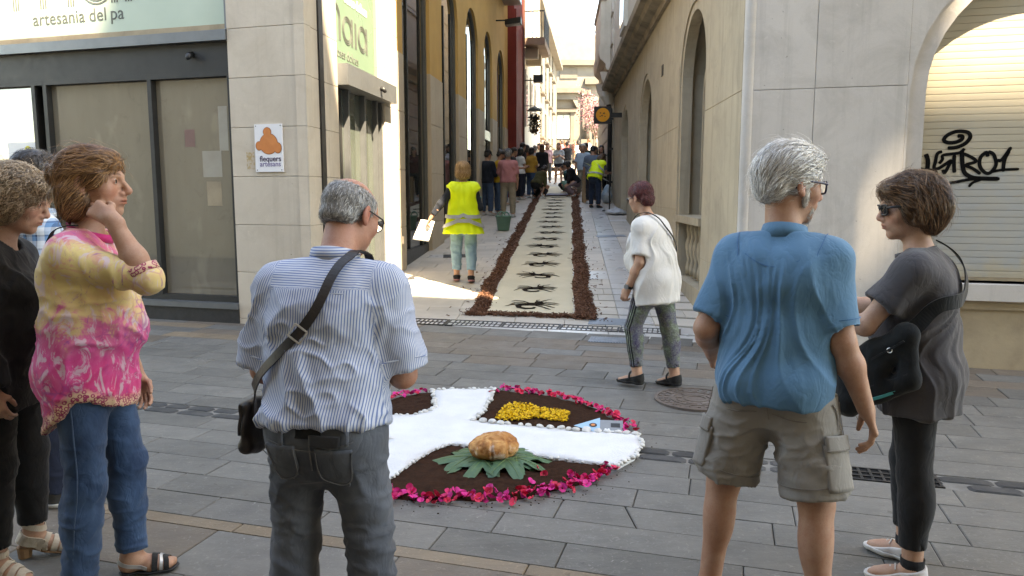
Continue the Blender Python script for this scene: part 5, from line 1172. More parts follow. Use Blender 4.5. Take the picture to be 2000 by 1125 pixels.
shirt=garment('shirt',F,m_stripe,p4,.0058,.016,'shirt',2,attr=dict(pc=pc4)); SH4=F
q=NT('striped_collar'); v=q.coord('Object'); sp=q.n('SeparateXYZ'); q.l(v,sp.inputs[0]); fr_=q.math('FRACT',q.math('MULTIPLY',sp.outputs[2],1/.0085)); m_coll=q.done(q.mix(q.ramp(fr_,[(.1,1.),(.16,0.),(.5,0.),(.56,1.)]),(.115,.165,.31),(.45,.475,.53)),.85,.2)
ring_band('collar',f.N-f.up*.004+f.fw*.012,(f.rx,f.fw,f.up+f.fw*.15),.066,.074,.048,.006,m_coll,shirt,tilt=-.012,flare=.002)
ring_band('collar_fold',f.N+f.up*.002+f.fw*.012,(f.rx,f.fw,f.up+f.fw*.15),.074,.082,.040,.004,m_coll,shirt,tilt=-.012,flare=-.004)
seam('yoke_seam',F,[f.P+f.up*.39*f.k+f.rx*x-f.fw*.16 for x in (-.15,-.08,0,.08,.15)],m_coll,shirt,.004,.002)
for q_ in 'LR':
    d=unit(f.E[q_]-f.S[q_]); c=f.S[q_]+(f.E[q_]-f.S[q_])*.83; seam('sleeve_hem',F,[c+unit(np.cross(d,f.fw))*.085*math.cos(a)+f.fw*.085*math.sin(a) for a in np.linspace(0,6.28,9)],m_coll,shirt,.004,.004,64)
F=trouser_fld(f,.008,-.018,-.03,(.013,.010,.024)); trs=garment('jeans',F,m_gdenim,p4,.0065,.011,'jeans',3,k=lambda V,f=f:np.clip((f.P[2]-.06-V[:,2])/.1,0,1)); J4=F
bk=-f.fw
belt=ring_band('belt',f.P-f.up*.052,(f.rx,f.fw,f.up),f.rp+.020,(f.rp+.012)*.80,.036,.005,m_ink,p4); 
for x,z,w_ in ((.085,-.165,.135),(-.100,-.155,.125)): 
    pk=patch('back_pocket',F,f.P+f.rx*x+bk*.16+f.up*z,f.rx*1+f.up*(-.08 if x>0 else .05),f.up,w_,.145,m_gdenim,trs,.006,.004,shape=lambda a,b:(a*(1 if b>-.35 else 1-.42*(-.35-b)/.65*abs(a)**.3),b-(0 if b>-.9 else .0)*abs(a)))
    seam('pocket_stitch',F,[f.P+f.rx*(x+dx*w_/2)+bk*.16+f.up*(z+dz*.0725) for dx,dz in ((-.96,.9),(-.94,-.2),(-.8,-.75),(0,-1.0),(.8,-.75),(.94,-.2),(.96,.9))],m_thread,pk,.0028,.0105)
seam('yoke_stitch',F,[f.P+f.rx*x+bk*.18+f.up*z for x,z in ((-.17,-.07),(-.08,-.09),(0,-.11),(.08,-.09),(.17,-.07))],m_thread,trs,.004,.004)
seam('seat_seam',F,[f.P+bk*.18+f.up*z+f.rx*.0 for z in (-.07,-.11,-.15,-.2)],m_thread,trs,.004,.003)
patch('leather_patch',F,f.P+f.rx*.055+bk*.18+f.up*-.062,f.rx,f.up,.105,.042,cloth('black_leather',(.03,.03,.032),(.02,.02,.022),20,.6),trs,.010,.004)
for x in (-.075,.135): patch('belt_loop',F,f.P+f.rx*x+bk*.18+f.up*-.05,f.rx,f.up,.014,.055,m_gdenim,trs,.016,.003,4)
m_gray4=hairmat('steel_grey_hair',(.10,.095,.09),(.24,.23,.22),(.46,.45,.43))
hair(f,p4,[((0,-.014,.028),(.0785,.0995,.084)),((0,-.05,-.02),(.066,.055,.045))],[((0,.088,-.02),(.09,.085,.14)),((0,.006,.124),(.067,.086,.08),.02),((0,-.05,-.135),(.12,.12,.085),.01),((.083,.0,-.02),(.016,.022,.035)),((-.083,.0,-.02),(.016,.022,.035))],m_gray4,.004,.001,strands=dict(n=3200,flow=lambda L:np.c_[L[:,0]*2,L[:,1]*3-.1,np.full(len(L),-1.)],len=.02,w=.0018,lift=.004,mess=.35,seg=3,stick=.5),seed=4)
hair(f,p4,[((0,-.012,.034),(.0765,.0965,.0845))],[((0,.10,.0),(.085,.085,.2)),((0,-.04,-.06),(.2,.2,.12))],m_gray4,.004,0,strands=dict(n=260,flow=lambda L:np.c_[L[:,0]*2,L[:,1]*0-.6,L[:,2]*0-.3],len=.03,w=.0008,lift=.012,mess=.6,seg=4,stick=.3),seed=8,name='thin_hair') if False else None
glasses(f,p4,m_black,m_lens,thick=.9)
# strap + shoulder bag + phone are things of their own
bag=empty('shoulder_bag',p4.location,p4.rotation_euler.z,'dark brown leather shoulder bag slung across the striped shirt','bag')
m_leath=mat('brown_leather',(.020,.013,.010),(.012,.008,.007),18,.5,.35,120,.4,coords='Object'); m_metal=mat('bright_metal',(.5,.48,.45),(.45,.43,.4),5,.3,0,1,.5,metal=.9)
S4=[f.N+f.rx*.09+f.fw*.08-f.up*.03,f.N+f.rx*.085+f.up*.01-f.fw*.01,f.N+f.rx*.055-f.up*.055+bk*.10,f.C+f.rx*.0+bk*.2,f.W-f.rx*.10+f.up*.06+bk*.18,f.W-f.rx*.19-f.up*.03+bk*.10,f.P-f.rx*.235+f.up*.0+bk*.03]
st4=strap('strap',S4,SH4,.029,.004,m_leath,bag,.022,60)
P_=SH4.project(np.array([f.W-f.rx*.03+f.up*.115+bk*.18]),.032)[0]; 
mb=MB(); dd=unit(f.rx*.55+f.up*.83); ee=unit(np.cross(dd,bk))
for s_ in (-1,1): mb.tube([P_+dd*.02*s_-ee*.022,P_+dd*.02*s_+ee*.022],.003,6)
for s_ in (-1,1): mb.tube([P_-dd*.02+ee*.022*s_,P_+dd*.02+ee*.022*s_],.003,6)
mb.build('buckle',m_metal,st4)
B=Fld(); bc=f.P-f.rx*.245+f.fw*.03-f.up*.045; B.cone(bc-f.fw*.06-f.up*.06,bc+f.fw*.08-f.up*.06,.024,.024,.02); B.cone(bc-f.fw*.06+f.up*.06,bc+f.fw*.08+f.up*.06,.018,.018,.02); B.cone(bc-f.up*.06,bc+f.up*.06,.024,.022,.02,(f.rx,.9)); B.ell(bc,(.022,.09,.08),.02)
garment('bag_body',B,m_leath,bag,.005,.001,'x',3)
flp=B; patch('flap',B,bc-f.rx*.06+f.up*.03,f.fw,f.up,.19,.10,m_leath,bag,.004,.004)
ph=empty('phone',p4.location,p4.rotation_euler.z,'black phone held up by the man in the striped shirt','phone')
hp_=f.Wr['R']+unit(f.fd['R'])*.10+f.rx*-.01; mb=MB(); X=unit(f.rx+f.fw*.2); Z=unit(f.up+f.fw*-.25); Y=np.cross(Z,X); C0=hp_+Z*.03
mb.box8([C0+X*a*.038+Y*b*.005+Z*c*.075 for a,b,c in ((-1,-1,-1),(1,-1,-1),(1,1,-1),(-1,1,-1),(-1,-1,1),(1,-1,1),(1,1,1),(-1,1,1))]); o_=mb.build('case',m_black,ph)
bv=o_.modifiers.new('b','BEVEL'); bv.width=.006; bv.segments=3
mb=MB(); mb.add([C0+X*a*.034-Y*.0056+Z*c*.07 for a,c in ((-1,-1),(1,-1),(1,1),(-1,1))],[(0,1,2,3)]); mb.build('screen',m_dlens,ph)
# ---------------- the man in the blue polo
p5=person((.935,2.58),-30,'white-haired bearded man in a blue polo shirt and khaki cargo shorts, back to us')
f=Fig(1.70,g=.92,lean=4,hy=-46,hp=-4,headfwd=.035,aL=((-.30,-.20,-1),(-.12,.85,-.45)),aR=((.20,-.06,-1),(.36,.26,-1)),lL=((-.20,.05,-1),(-.08,-.08,-1)),lR=((.17,-.02,-1),(.08,-.10,-1)),toe=(14,-14),belly=.03,hd=1.08,swm=.9)
def stub5(L,c,near):
    return c
bd,_=body(f,p5,SK1,hands=dict(R=dict(palm=-f.rx+f.fw*-.25,curl=(.32,.45,.55,.6),spread=.10,thumb=.5),L=dict(palm=f.rx,curl=(.4,.4,.5,.5))),tint=dict(blush=.18),headkw=dict(ear=1.1,nose=1.1)); add_eyes(f,p5)
m_polo=cloth('blue_polo_knit',(.075,.185,.295),(.063,.160,.26),3,.75,700,.06,.1)
F=top_fld(f,.018,.82,.016,-.10,.002,loose=.018,neckr=.062); shirt=garment('polo_shirt',F,m_polo,p5,.0055,.0125,'polo',5); bk=-f.fw
ring_band('collar',f.N-f.up*.002+f.fw*.014,(f.rx,f.fw,f.up+f.fw*.12),.066,.074,.036,.006,m_polo,shirt,tilt=-.014,flare=.003); ring_band('collar_fold',f.N-f.up*.012+f.fw*.014,(f.rx,f.fw,f.up+f.fw*.12),.084,.090,.052,.004,m_polo,shirt,tilt=-.016,flare=-.013)
m_polo2=cloth('polo_seam',(.048,.137,.27),(.045,.13,.25),3)
seam('yoke_seam',F,[f.N+f.rx*a*.105+bk*.12-f.up*(.055+.05*(1-a*a)) for a in np.linspace(-1,1,9)],m_polo2,shirt,.003,.001)
for q_ in 'LR':
    d=unit(f.E[q_]-f.S[q_]); c=f.S[q_]+d*.285*f.k*.73; seam('sleeve_hem',F,[c+unit(np.cross(d,f.fw))*.085*math.cos(a)+f.fw*.085*math.sin(a) for a in np.linspace(0,6.28,9)],m_polo2,shirt,.003,.003,64)
    sg=1 if q_=='R' else -1; seam('shoulder_seam',F,[f.S[q_]+f.rx*sg*-.012+f.up*.08+bk*.0,f.S[q_]-f.rx*sg*.018+f.up*.05+bk*.07,f.S[q_]-f.rx*sg*.03-f.up*.0+bk*.10,f.S[q_]-f.rx*sg*.028-f.up*.09+bk*.09],m_polo2,shirt,.003,.001)
m_khaki=cloth('khaki_twill',(.265,.247,.222),(.225,.208,.187),6,.88,600,.15,.1,stain=(.18,.165,.147),stscale=5,stfac=.4); m_khaki2=cloth('khaki_seam',(.19,.168,.145),(.16,.14,.12),30)
F=trouser_fld(f,.014,-.055,0,(.044,0,0),shorts=.90); sh_=garment('cargo_shorts',F,m_khaki,p5,.0062,.014,'jeans',6,k=lambda V,f=f:np.clip((f.P[2]-.09-V[:,2])/.1,0,1))
for x in (.085,-.10):
    seam('welt_pocket',F,[f.P+f.rx*(x+.075*a)+bk*.2+f.up*(-.135+.012*(1-a*a)) for a in (-1,-.4,.2,1)],m_khaki2,sh_,.005,.003); seam('welt_pocket',F,[f.P+f.rx*(x+.075*a)+bk*.2+f.up*(-.162-.006*(1-a*a)) for a in (-1,-.4,.2,1)],m_khaki2,sh_,.004,.003)
patch('brown_label',F,f.P+f.rx*.125+bk*.2+f.up*-.118,f.rx,f.up,.042,.018,cloth('brown_leather_tag',(.07,.035,.022),(.05,.025,.017),20),sh_,.003,.004,4)
seam('seat_seam',F,[f.P+bk*.2+f.up*z for z in (-.07,-.10,-.14,-.19)],m_khaki2,sh_,.004,.002)
for q_,sg in (('R',1),('L',-1)):
    th=unit(f.K[q_]-f.HJ[q_]); cc=f.HJ[q_]+th*.235*f.k; pk=patch('cargo_pocket',F,cc+f.rx*sg*.13+bk*.07-f.up*.03,f.fw+f.rx*-.55*sg*-1,-th,.155,.16,m_khaki,sh_,.005,.006,10)
    patch('pocket_flap',F,cc+f.rx*sg*.13+bk*.07+f.up*.055,f.fw+f.rx*-.55*sg*-1,-th,.165,.055,m_khaki,pk,.011,.005,10); seam('pocket_stitch',F,[cc+f.rx*sg*.13+bk*.07+(f.fw+f.rx*.55*sg)*a*.07+f.up*(.034) for a in (-1,0,1)],m_khaki2,pk,.003,.0165)
    seam('hem_stitch',F,[f.HJ[q_]+th*.345*f.k+unit(np.cross(th,f.fw))*.12*math.cos(a)+f.fw*.12*math.sin(a) for a in np.linspace(0,6.28,10)],m_khaki2,sh_,.003,.002,64); seam('side_seam',F,[f.P+f.rx*sg*.2-f.up*.08,f.P+f.rx*sg*.22-f.up*.1,f.HJ[q_]+th*.2+f.rx*sg*.13,f.HJ[q_]+th*.34+f.rx*sg*.13],m_khaki2,sh_,.004,.002)
seam('side_pocket',F,[f.P+f.rx*.19-f.up*.08+bk*.05,f.P+f.rx*.205-f.up*.11+bk*.03,f.P+f.rx*.215-f.up*.17+bk*.02],m_khaki2,sh_,.006,.003)
for q_ in 'LR': shoe(f,p5,q_,m_ink,m_rub,.05)
m_white5=hairmat('white_hair',(.33,.31,.29),(.58,.56,.53),(.78,.77,.75))
hair(f,p5,[((0,-.018,.045),(.084,.106,.088)),((0,-.070,.0),(.066,.042,.055)),((.005,.052,.088),(.056,.05,.032)),((0,-.01,.10),(.06,.08,.04))],[((0,.125,-.04),(.085,.085,.105)),((.088,.012,-.02),(.022,.03,.034)),((-.088,.012,-.02),(.022,.03,.034)),((0,-.02,-.155),(.12,.14,.09))],m_white5,.004,.003,strands=dict(n=4800,flow=lambda L:np.c_[L[:,0]*1.5,-.9+0*L[:,0],-.25-np.clip(-L[:,1]*9,0,2)],len=.075,w=.0021,lift=.011,mess=.2,wave=.10,seg=7),seed=5)
hair(f,p5,[((0,.032,-.066),(.0545,.058,.049)),((0,.069,-.095),(.025,.019,.021)),((.064,.016,-.03),(.009,.016,.04)),((-.064,.016,-.03),(.009,.016,.04)),((0,.089,-.049),(.024,.010,.006))],[((0,.106,-.061),(.018,.022,.008)),((0,-.02,-.12),(.07,.07,.045)),((0,.09,-.022),(.06,.05,.026)),((0,-.04,-.03),(.2,.05,.2))],hairmat('grey_beard',(.22,.19,.17),(.45,.42,.39),(.7,.68,.65)),.004,.001,strands=dict(n=1500,flow=lambda L:np.c_[L[:,0]*2,.25+0*L[:,0],-1+0*L[:,0]],len=.016,w=.0014,lift=.004,mess=.4,seg=3,stick=.5),seed=6,name='beard')
glasses(f,p5,mat('navy_acetate',(.012,.018,.06),(.012,.018,.06),3,.3,0,1,.5),m_lens,thick=1.5)
# ---------------- the woman in grey
p6=person((1.625,2.9),52,'brown-bobbed woman in a charcoal tee and black leggings, far right')
f=Fig(1.60,True,g=.96,lean=3,hy=24,hp=-4,aL=((-.30,.62,-.85),(.30,.95,.20)),aR=((.22,.60,-.75),(-.10,.95,.22)),lL=((-.02,-.06,-1),(0,-.04,-1)),lR=((.03,.10,-1),(.02,-.06,-1)),belly=.02,hd=1.08)
bd,_=body(f,p6,SK3,hands=dict(L=dict(palm=f.rx*.6-f.up*.6,curl=(.5,.55,.6,.6)),R=dict(palm=-f.rx*.6-f.up*.6,curl=(.5,.6,.7,.7))),headkw=dict(jaw=.95)); add_eyes(f,p6)
m_gtee=cloth('charcoal_jersey',(.064,.060,.064),(.052,.049,.053),4,.92,700,.1,.15)
F=top_fld(f,.018,.62,.030,-.19,.012,loose=.02,neckr=.066); T6=F; bk=-f.fw
shirt=garment('tee_shirt',F,m_gtee,p6,.0062,.0125,'polo',9); ring_band('neckband',f.N-f.up*.006+f.fw*.012,(f.rx,f.fw,f.up),.062,.068,.016,.006,m_gtee,shirt,tilt=-.016)
F=trouser_fld(f,.006,.03,.09,(.006,.007,.012)); lg=garment('leggings',F,m_ink,p6,.0065,.002,'jeans',4)
m_wsh=mat('white_mesh_shoe',(.58,.55,.54),(.5,.47,.46),30,.8,.4,400,.2,coords='Object')
for q_ in 'LR':
    s_=shoe(f,p6,q_,m_wsh,m_wsole,.055); u=f.footup(q_); d=f.td[q_]
    for j in range(4): mb=MB(); c=f.A[q_]-u*(.0+.009*j)+d*(.06+.018*j); r=np.cross(d,u); mb.tube([c-r*.026-u*.012,c+u*.002,c+r*.026-u*.012],.003,5); mb.build('lace',m_wsole,s_)
    ring_band('sock',f.A[q_]-u*.01,(np.cross(d,u),d,u),.041*f.k,.044*f.k,.05,.003,m_ink,p6)
BR=hairmat('chestnut_hair',(.035,.018,.010),(.085,.042,.02),(.20,.105,.05))
hair(f,p6,[((0,-.022,.045),(.090,.112,.092)),((0,-.075,.005),(.084,.068,.088)),((0,-.06,-.058),(.068,.05,.045)),((.068,-.01,.0),(.026,.05,.06)),((-.068,-.01,.0),(.026,.05,.06)),((.0,.058,.078),(.068,.045,.036))],[((0,.118,-.045),(.08,.078,.105)),((0,.03,-.135),(.12,.09,.075)),((-.092,.018,-.03),(.02,.02,.034)),((0,-.02,-.18),(.13,.14,.09))],BR,.004,.004,strands=dict(n=3600,flow=lambda L:np.c_[L[:,0]*3,-.5-.3*np.sign(L[:,1]),-.35-np.clip((.06-L[:,2])*9,0,1.6)],len=.085,w=.0021,lift=.011,mess=.2,wave=.08,seg=8),seed=7)
glasses(f,p6,m_black,m_dlens,thick=1.8)
mb=MB(); c=f.tp((-.083,-.002,-.046)); mb.tube([c+np.array([0,.008*math.cos(a),.008*math.sin(a)]) for a in np.linspace(0,6.28,13)],.0012,5,0,False); mb.build('earring',m_metal,p6)
bag=empty('sling_bag',p6.location,p6.rotation_euler.z,'black sling bag on a wide strap across the charcoal tee','bag'); m_strapz=cloth('grey_zip',(.022,.024,.026),(.018,.02,.022),20); m_nylon=cloth('black_nylon',(.007,.008,.009),(.012,.014,.015),9,.9)
B=Fld(); c=f.P-f.rx*.205+f.fw*.10+f.up*.02; t0,t1=c+bk*.09+f.up*.13,c+f.fw*.13+f.up*.0; b0,b1=c+bk*.10-f.up*.04,c+f.fw*.12-f.up*.16
for a_,b_ in ((t0,t1),(b0,b1),(t0,b0),(t1,b1),((t0+t1)/2,(b0+b1)/2),(t0,b1)): B.cone(a_,b_,.034,.034,.03,(f.rx,.8))
strap('zip',[t0-f.up*.02-f.rx*.06,(t0+t1)/2-f.up*.03-f.rx*.06,t1-f.up*.03-f.rx*.06],B,.008,.003,m_strapz,bag,.003,24); strap('front_seam',[b0+f.up*.03-f.rx*.06,(b0+b1)/2+f.up*.035-f.rx*.06,b1+f.up*.04-f.rx*.06],B,.005,.002,m_strapz,bag,.003,24)
garment('bag_body',B,m_nylon,bag,.006,.007,'shirt',3)
strap('strap',[c+bk*.06+f.up*.10,c+bk*.13+f.up*.17,f.W-f.rx*.17+bk*.10+f.up*.13,f.C-f.rx*.03+bk*.17-f.up*.0,f.C+f.rx*.08+bk*.14+f.up*.10,f.N+f.rx*.10-f.up*.02+bk*.02],T6,.055,.005,m_nylon,bag,.024,50)
strap('lining_edge',[c+f.fw*.12-f.up*.18-f.rx*.04,c+f.fw*.03-f.up*.13-f.rx*.04,c-f.fw*.06-f.up*.09-f.rx*.03],B,.012,.003,cloth('turquoise_lining',(.05,.35,.36),(.04,.3,.3),9),bag,.003,20)
mb=MB(); cc=B.project(np.array([c-f.rx*.1+bk*.04+f.up*.07]),.004)[0]; mb.tube([cc+f.fw*.009*math.cos(a)+f.up*.009*math.sin(a) for a in np.linspace(0,6.28,15)],.002,5,0,False); mb.build('ring_logo',m_metal,bag)
# ---------------- the woman in the white tee
p7=person((1.12,5.78),50,'red-haired woman in a loose white tee and patterned leggings, walking left')
f=Fig(1.62,True,g=1.26,lean=8,hy=-8,hp=-6,headfwd=.05,aL=((-.20,.02,-1),(-.02,.55,-.85)),aR=((.2,.1,-1),(-.1,.5,-.8)),lL=((-.03,.34,-1),(0,-.13,-1)),lR=((.03,-.20,-1),(0,-.17,-1)),toe=(6,-6),fp=(0,4),belly=.04)
bd,_=body(f,p7,SK3,hands=dict(L=dict(palm=f.rx,curl=(.5,.6,.7,.8)),R=dict(palm=-f.rx,curl=(.7,.7,.8,.8))),handres=.004,hres=.004,res=.009); 
F=top_fld(f,.016,.80,.020,-.22,.010,loose=.014,neckr=.064); T7=F; shirt=garment('tee_shirt',F,cloth('white_cotton',(.58,.57,.55),(.54,.53,.51),4,.92,700,.08,.1),p7,.007,.014,'polo',12); ring_band('neckband',f.N-f.up*.006+f.fw*.012,(f.rx,f.fw,f.up),.061,.066,.018,.006,MATS['white_cotton'],shirt,tilt=-.014)
q=NT('patterned_leggings'); v=q.coord('Object'); pc=q.attr('pc'); a=q.noise(v,11,4,.6,.3); b=q.noise(v,55,4,.7,1.5)
col=q.ramp(a,[(.30,(.055,.045,.11)),(.45,(.09,.085,.12)),(.58,(.10,.12,.085)),(.72,(.22,.30,.24))]); col=q.mix(q.ramp(b,[(.45,0.),(.7,.55)]),col,(.30,.36,.31)); col=q.mix(q.ramp(b,[(.25,.6),(.42,0.)]),col,(.02,.02,.03))
s3=q.math('LESS_THAN',q.math('ABSOLUTE',q.math('SUBTRACT',q.math('FRACT',q.math('MULTIPLY',q.math('ADD',pc,.03),1/.02)),.5)),.27); s3=q.math('MULTIPLY',s3,q.math('LESS_THAN',q.math('ABSOLUTE',pc),.0298)); col=q.mix(s3,col,(.006,.006,.007))
m_leg=q.done(col,.75,.25,normal=q.bump(q.noise(v,500,2),.1,.001))
F=trouser_fld(f,.008,.05,.075,(.006,.008,.010))
def pc7(V,N):
    c=np.full(len(V),1.)
    d0=np.linalg.norm(V[:,:1]-f.HJ['L'][0],axis=1); q_='L'
    for a,b in ((f.HJ[q_]+(f.HJ[q_]-f.K[q_])*.35,f.K[q_]),(f.K[q_],f.A[q_])):
        d=b-a; t=np.clip(((V-a)@d)/(d@d),0,1); rel=V-a-np.outer(t,d); m=(rel@np.array([-1.,0,0])>.015)&(V[:,0]<-.02)&(t>0)&(t<1); c=np.where(m,rel[:,1]-.012,c)
    return c
garment('leggings',F,m_leg,p7,.0075,.0025,'jeans',4,attr=dict(pc=pc7))
m_bsh=cloth('black_knit_shoe',(.012,.012,.012),(.02,.02,.02),30)
for q_ in 'LR': shoe(f,p7,q_,m_bsh,m_rub,.062,open_=True); ring_band('shoe_strap',f.A[q_]-f.footup(q_)*.012+f.td[q_]*.045,(np.cross(f.td[q_],f.footup(q_)),f.footup(q_),f.td[q_]),.038,.036,.016,.004,m_bsh,p7)
hair(f,p7,[((0,-.016,.042),(.083,.104,.088)),((0,-.07,-.025),(.066,.042,.06))],[((0,.112,-.04),(.085,.085,.11)),((.085,.0,-.03),(.018,.025,.04)),((-.085,.0,-.03),(.018,.025,.04)),((0,-.02,-.16),(.12,.14,.09))],hairmat('dark_red_hair',(.035,.006,.008),(.085,.014,.016),(.15,.03,.03)),.005,.003,strands=dict(n=1500,flow=lambda L:np.c_[L[:,0]*3,-.4+0*L[:,0],-1-L[:,2]*0],len=.04,w=.003,lift=.008,mess=.35,seg=4),seed=9)
glasses(f,p7,m_alum,m_lens)
ring_band('watch',f.Wr['L']-unit(f.fd['L'])*.03,(f.rx,unit(np.cross(f.fd['L'],f.rx)),unit(f.fd['L'])),.031,.028,.02,.004,m_ink,p7); mb=MB(); c=f.Wr['L']-unit(f.fd['L'])*.02-f.rx*.034; mb.tube([c,c-f.rx*.010],.019,14); mb.build('watch_case',m_alum,p7)
bag=empty('crossbody_bag',p7.location,p7.rotation_euler.z,'small black crossbody bag on a thin strap over the white tee','bag'); bk=-f.fw
st_=strap('strap',[f.N-f.rx*.095+f.fw*.05-f.up*.04,f.N-f.rx*.075-f.fw*.015,f.C-f.rx*.02+bk*.16+f.up*.08,f.C+f.rx*.08+bk*.16-f.up*.02,f.W+f.rx*.17+bk*.10+f.up*.04],T7,.016,.004,m_ink,bag,.022,40)
strap('front_strap',[f.N-f.rx*.095+f.fw*.05-f.up*.04,f.C+f.fw*.2,f.W+f.rx*.1+f.fw*.2,f.P+f.rx*.2+f.fw*.1],T7,.016,.004,m_ink,bag,.022,40)
B=Fld(); c=f.W+f.rx*.08+f.fw*.20-f.up*.02; B.ell(c,(.08,.035,.07),.02); garment('bag_body',B,m_ink,bag,.007,.001,'x',3)
# ---------------- the woman in the tie-dye tunic
p1=person((-1.60,2.76),-82,'woman in a pink and yellow tie-dye tunic and jeans, hand at her ear')
f=Fig(1.70,True,g=.97,lean=2,hy=-4,hp=3,aR=((.12,.93,-.26),(-.16,-.60,1.0)),aL=((-.15,.1,-1),(.0,.3,-1)),lL=((-.05,.16,-1),(-.02,-.03,-1)),lR=((.05,.0,-1),(.02,-.12,-1)),toe=(8,-8),belly=.03,hd=1.07,headfwd=.035)
bd,_=body(f,p1,SK1,res=.008,hres=.0027,hands=dict(R=dict(hdir=unit(f.fw*-.85+f.up*.45-f.rx*.30),palm=-f.rx*.9-f.up*.3,curl=(.85,.75,.75,.85),spread=.06,thumb=.7,ts=f.up*1.),L=dict(palm=f.rx,curl=(.5,.5,.5,.5))),headkw=dict(nose=1.12,jaw=1.02)); add_eyes(f,p1)
q=NT('tie_dye'); v=q.coord('Object'); sp=q.n('SeparateXYZ'); q.l(v,sp.inputs[0]); z=sp.outputs[2]; wv=q.noise(v,6.5,5,.65,1.4); hem=q.attr('pc')
zz=q.math('ADD',z,q.math('MULTIPLY',q.math('SUBTRACT',wv,.5),.75))
col=q.ramp(q.math('MULTIPLY',q.math('SUBTRACT',zz,.55),1.1),[(.05,(.50,.02,.07)),(.25,(.58,.035,.16)),(.42,(.60,.06,.22)),(.55,(.60,.13,.26)),(.62,(.60,.40,.20)),(.80,(.62,.48,.20)),(.95,(.56,.12,.22))])
pt=q.noise(q.coord('Object',(1,1,.45),(.4,.2,.3)),13,6,.7,2.2); col=q.mix(q.ramp(pt,[(.54,0.),(.60,.8)]),col,(.55,.43,.47)); col=q.mix(q.ramp(pt,[(.30,.7),(.40,0.)]),col,(.22,.06,.28))
vo=q.n('TexVoronoi',feature='DISTANCE_TO_EDGE'); vo.inputs['Scale'].default_value=26; q.l(v,vo.inputs['Vector']); vl=q.ramp(vo.outputs['Distance'],[(.05,.8),(.10,0.)]); vm=q.math('MULTIPLY',vl,q.ramp(q.noise(v,3.3,3),[(.50,0.),(.60,.9)])); col=q.mix(vm,col,(.34,.05,.22))
lep=q.n('TexVoronoi',feature='F1'); lep.inputs['Scale'].default_value=70; q.l(v,lep.inputs['Vector']); lc=q.mix(q.ramp(lep.outputs['Distance'],[(.25,0.),(.35,1.),(.5,1.),(.6,0.)]),(.62,.42,.28),(.30,.03,.09)); col=q.mix(q.ramp(q.math('ADD',hem,q.math('MULTIPLY',q.noise(v,9,3),.06)),[(.055,1.),(.085,0.)]),col,lc)
m_tie=q.done(col,.7,.25,normal=q.bump(q.noise(v,22,4),.3,.004),sheen=.1)
hz=lambda x,y,z:(f.P[2]-.115*f.k-.15*np.clip(-(y-.02)/.17,0,1)-.06*np.clip((y-.06)/.08,0,1)-z)
F=top_fld(f,.019,1.16,.010,-.30,.012,loose=.024,neckr=.066,hemfn=hz); shirt=garment('tunic',F,m_tie,p1,.0065,.012,'shirt',15,attr=dict(pc=lambda V,N:np.where(V[:,2]>f.P[2]+.1,1.,-hz(V[:,0],V[:,1],V[:,2]))))
m_pinkc=cloth('pink_trim',(.55,.04,.17),(.48,.03,.14),9)
ring_band('collar',f.N-f.up*.01+f.fw*.014,(f.rx,f.fw,f.up),.064,.072,.03,.006,m_pinkc,shirt,tilt=-.022,flare=.004)
d=unit(f.Wr['R']-f.E['R']); ring_band('cuff',f.E['R']+d*.016,(unit(np.cross(d,f.fw)),unit(np.cross(unit(np.cross(d,f.fw)),d)),d),.052,.052,.03,.006,m_tie,shirt)
F=trouser_fld(f,.001,-.03,.03,(.008,.006,.016)); trs=garment('jeans',F,m_denim,p1,.0065,.008,'jeans',16,k=lambda V,f=f:np.clip((f.P[2]-.22-V[:,2])/.1,0,1))
seam('side_seam',F,[f.P+f.rx*.2-f.up*.06,f.HJ['R']+f.rx*.14+(f.K['R']-f.HJ['R'])*.5,f.K['R']+f.rx*.12,f.A['R']+f.rx*.12+np.array([0,0,.1])],cloth('blue_thread',(.06,.11,.19),(.05,.09,.16),30),trs,.004,.002,60)
m_strapb=cloth('black_strap',(.012,.012,.013),(.02,.02,.02),20); m_silver=mat('silver_strap',(.45,.44,.43),(.4,.39,.38),9,.35,.1,60,.5,metal=.5,coords='Object')
for q_ in 'LR':
    u=f.footup(q_); d=f.td[q_]; A=f.A[q_]; G=Fld(); f.foot(G,q_,.012); G.cut(A-u*.066,u); G.cut(A-u*.0755*f.k-u*.002,-u); V,Q=mesh_fld(G,.005); sd=nmesh('sandal',V,Q,m_rub,p1); BFo=Fld(); f.foot(BFo,q_,0); r=np.cross(d,u)
    for a,mm,wd in ((.09,m_strapb,.022),(.115,m_silver,.012),(.135,m_strapb,.02)): strap('sandal_strap',[A-u*.07+d*a-r*.05,A-u*.03+d*a-r*.03,A-u*.0+d*a,A-u*.03+d*a+r*.03,A-u*.07+d*a+r*.05],BFo,wd,.003,mm,sd,.002,24)
    strap('heel_strap',[A-u*.05+d*.06-r*.05,A-u*.03-d*.0-r*.05,A-u*.01-d*.06,A-u*.03-d*.0+r*.05,A-u*.05+d*.06+r*.05],BFo,.016,.003,m_silver,sd,.002,30)
CH=hairmat('copper_brown_hair',(.075,.032,.014),(.19,.088,.036),(.38,.20,.085))
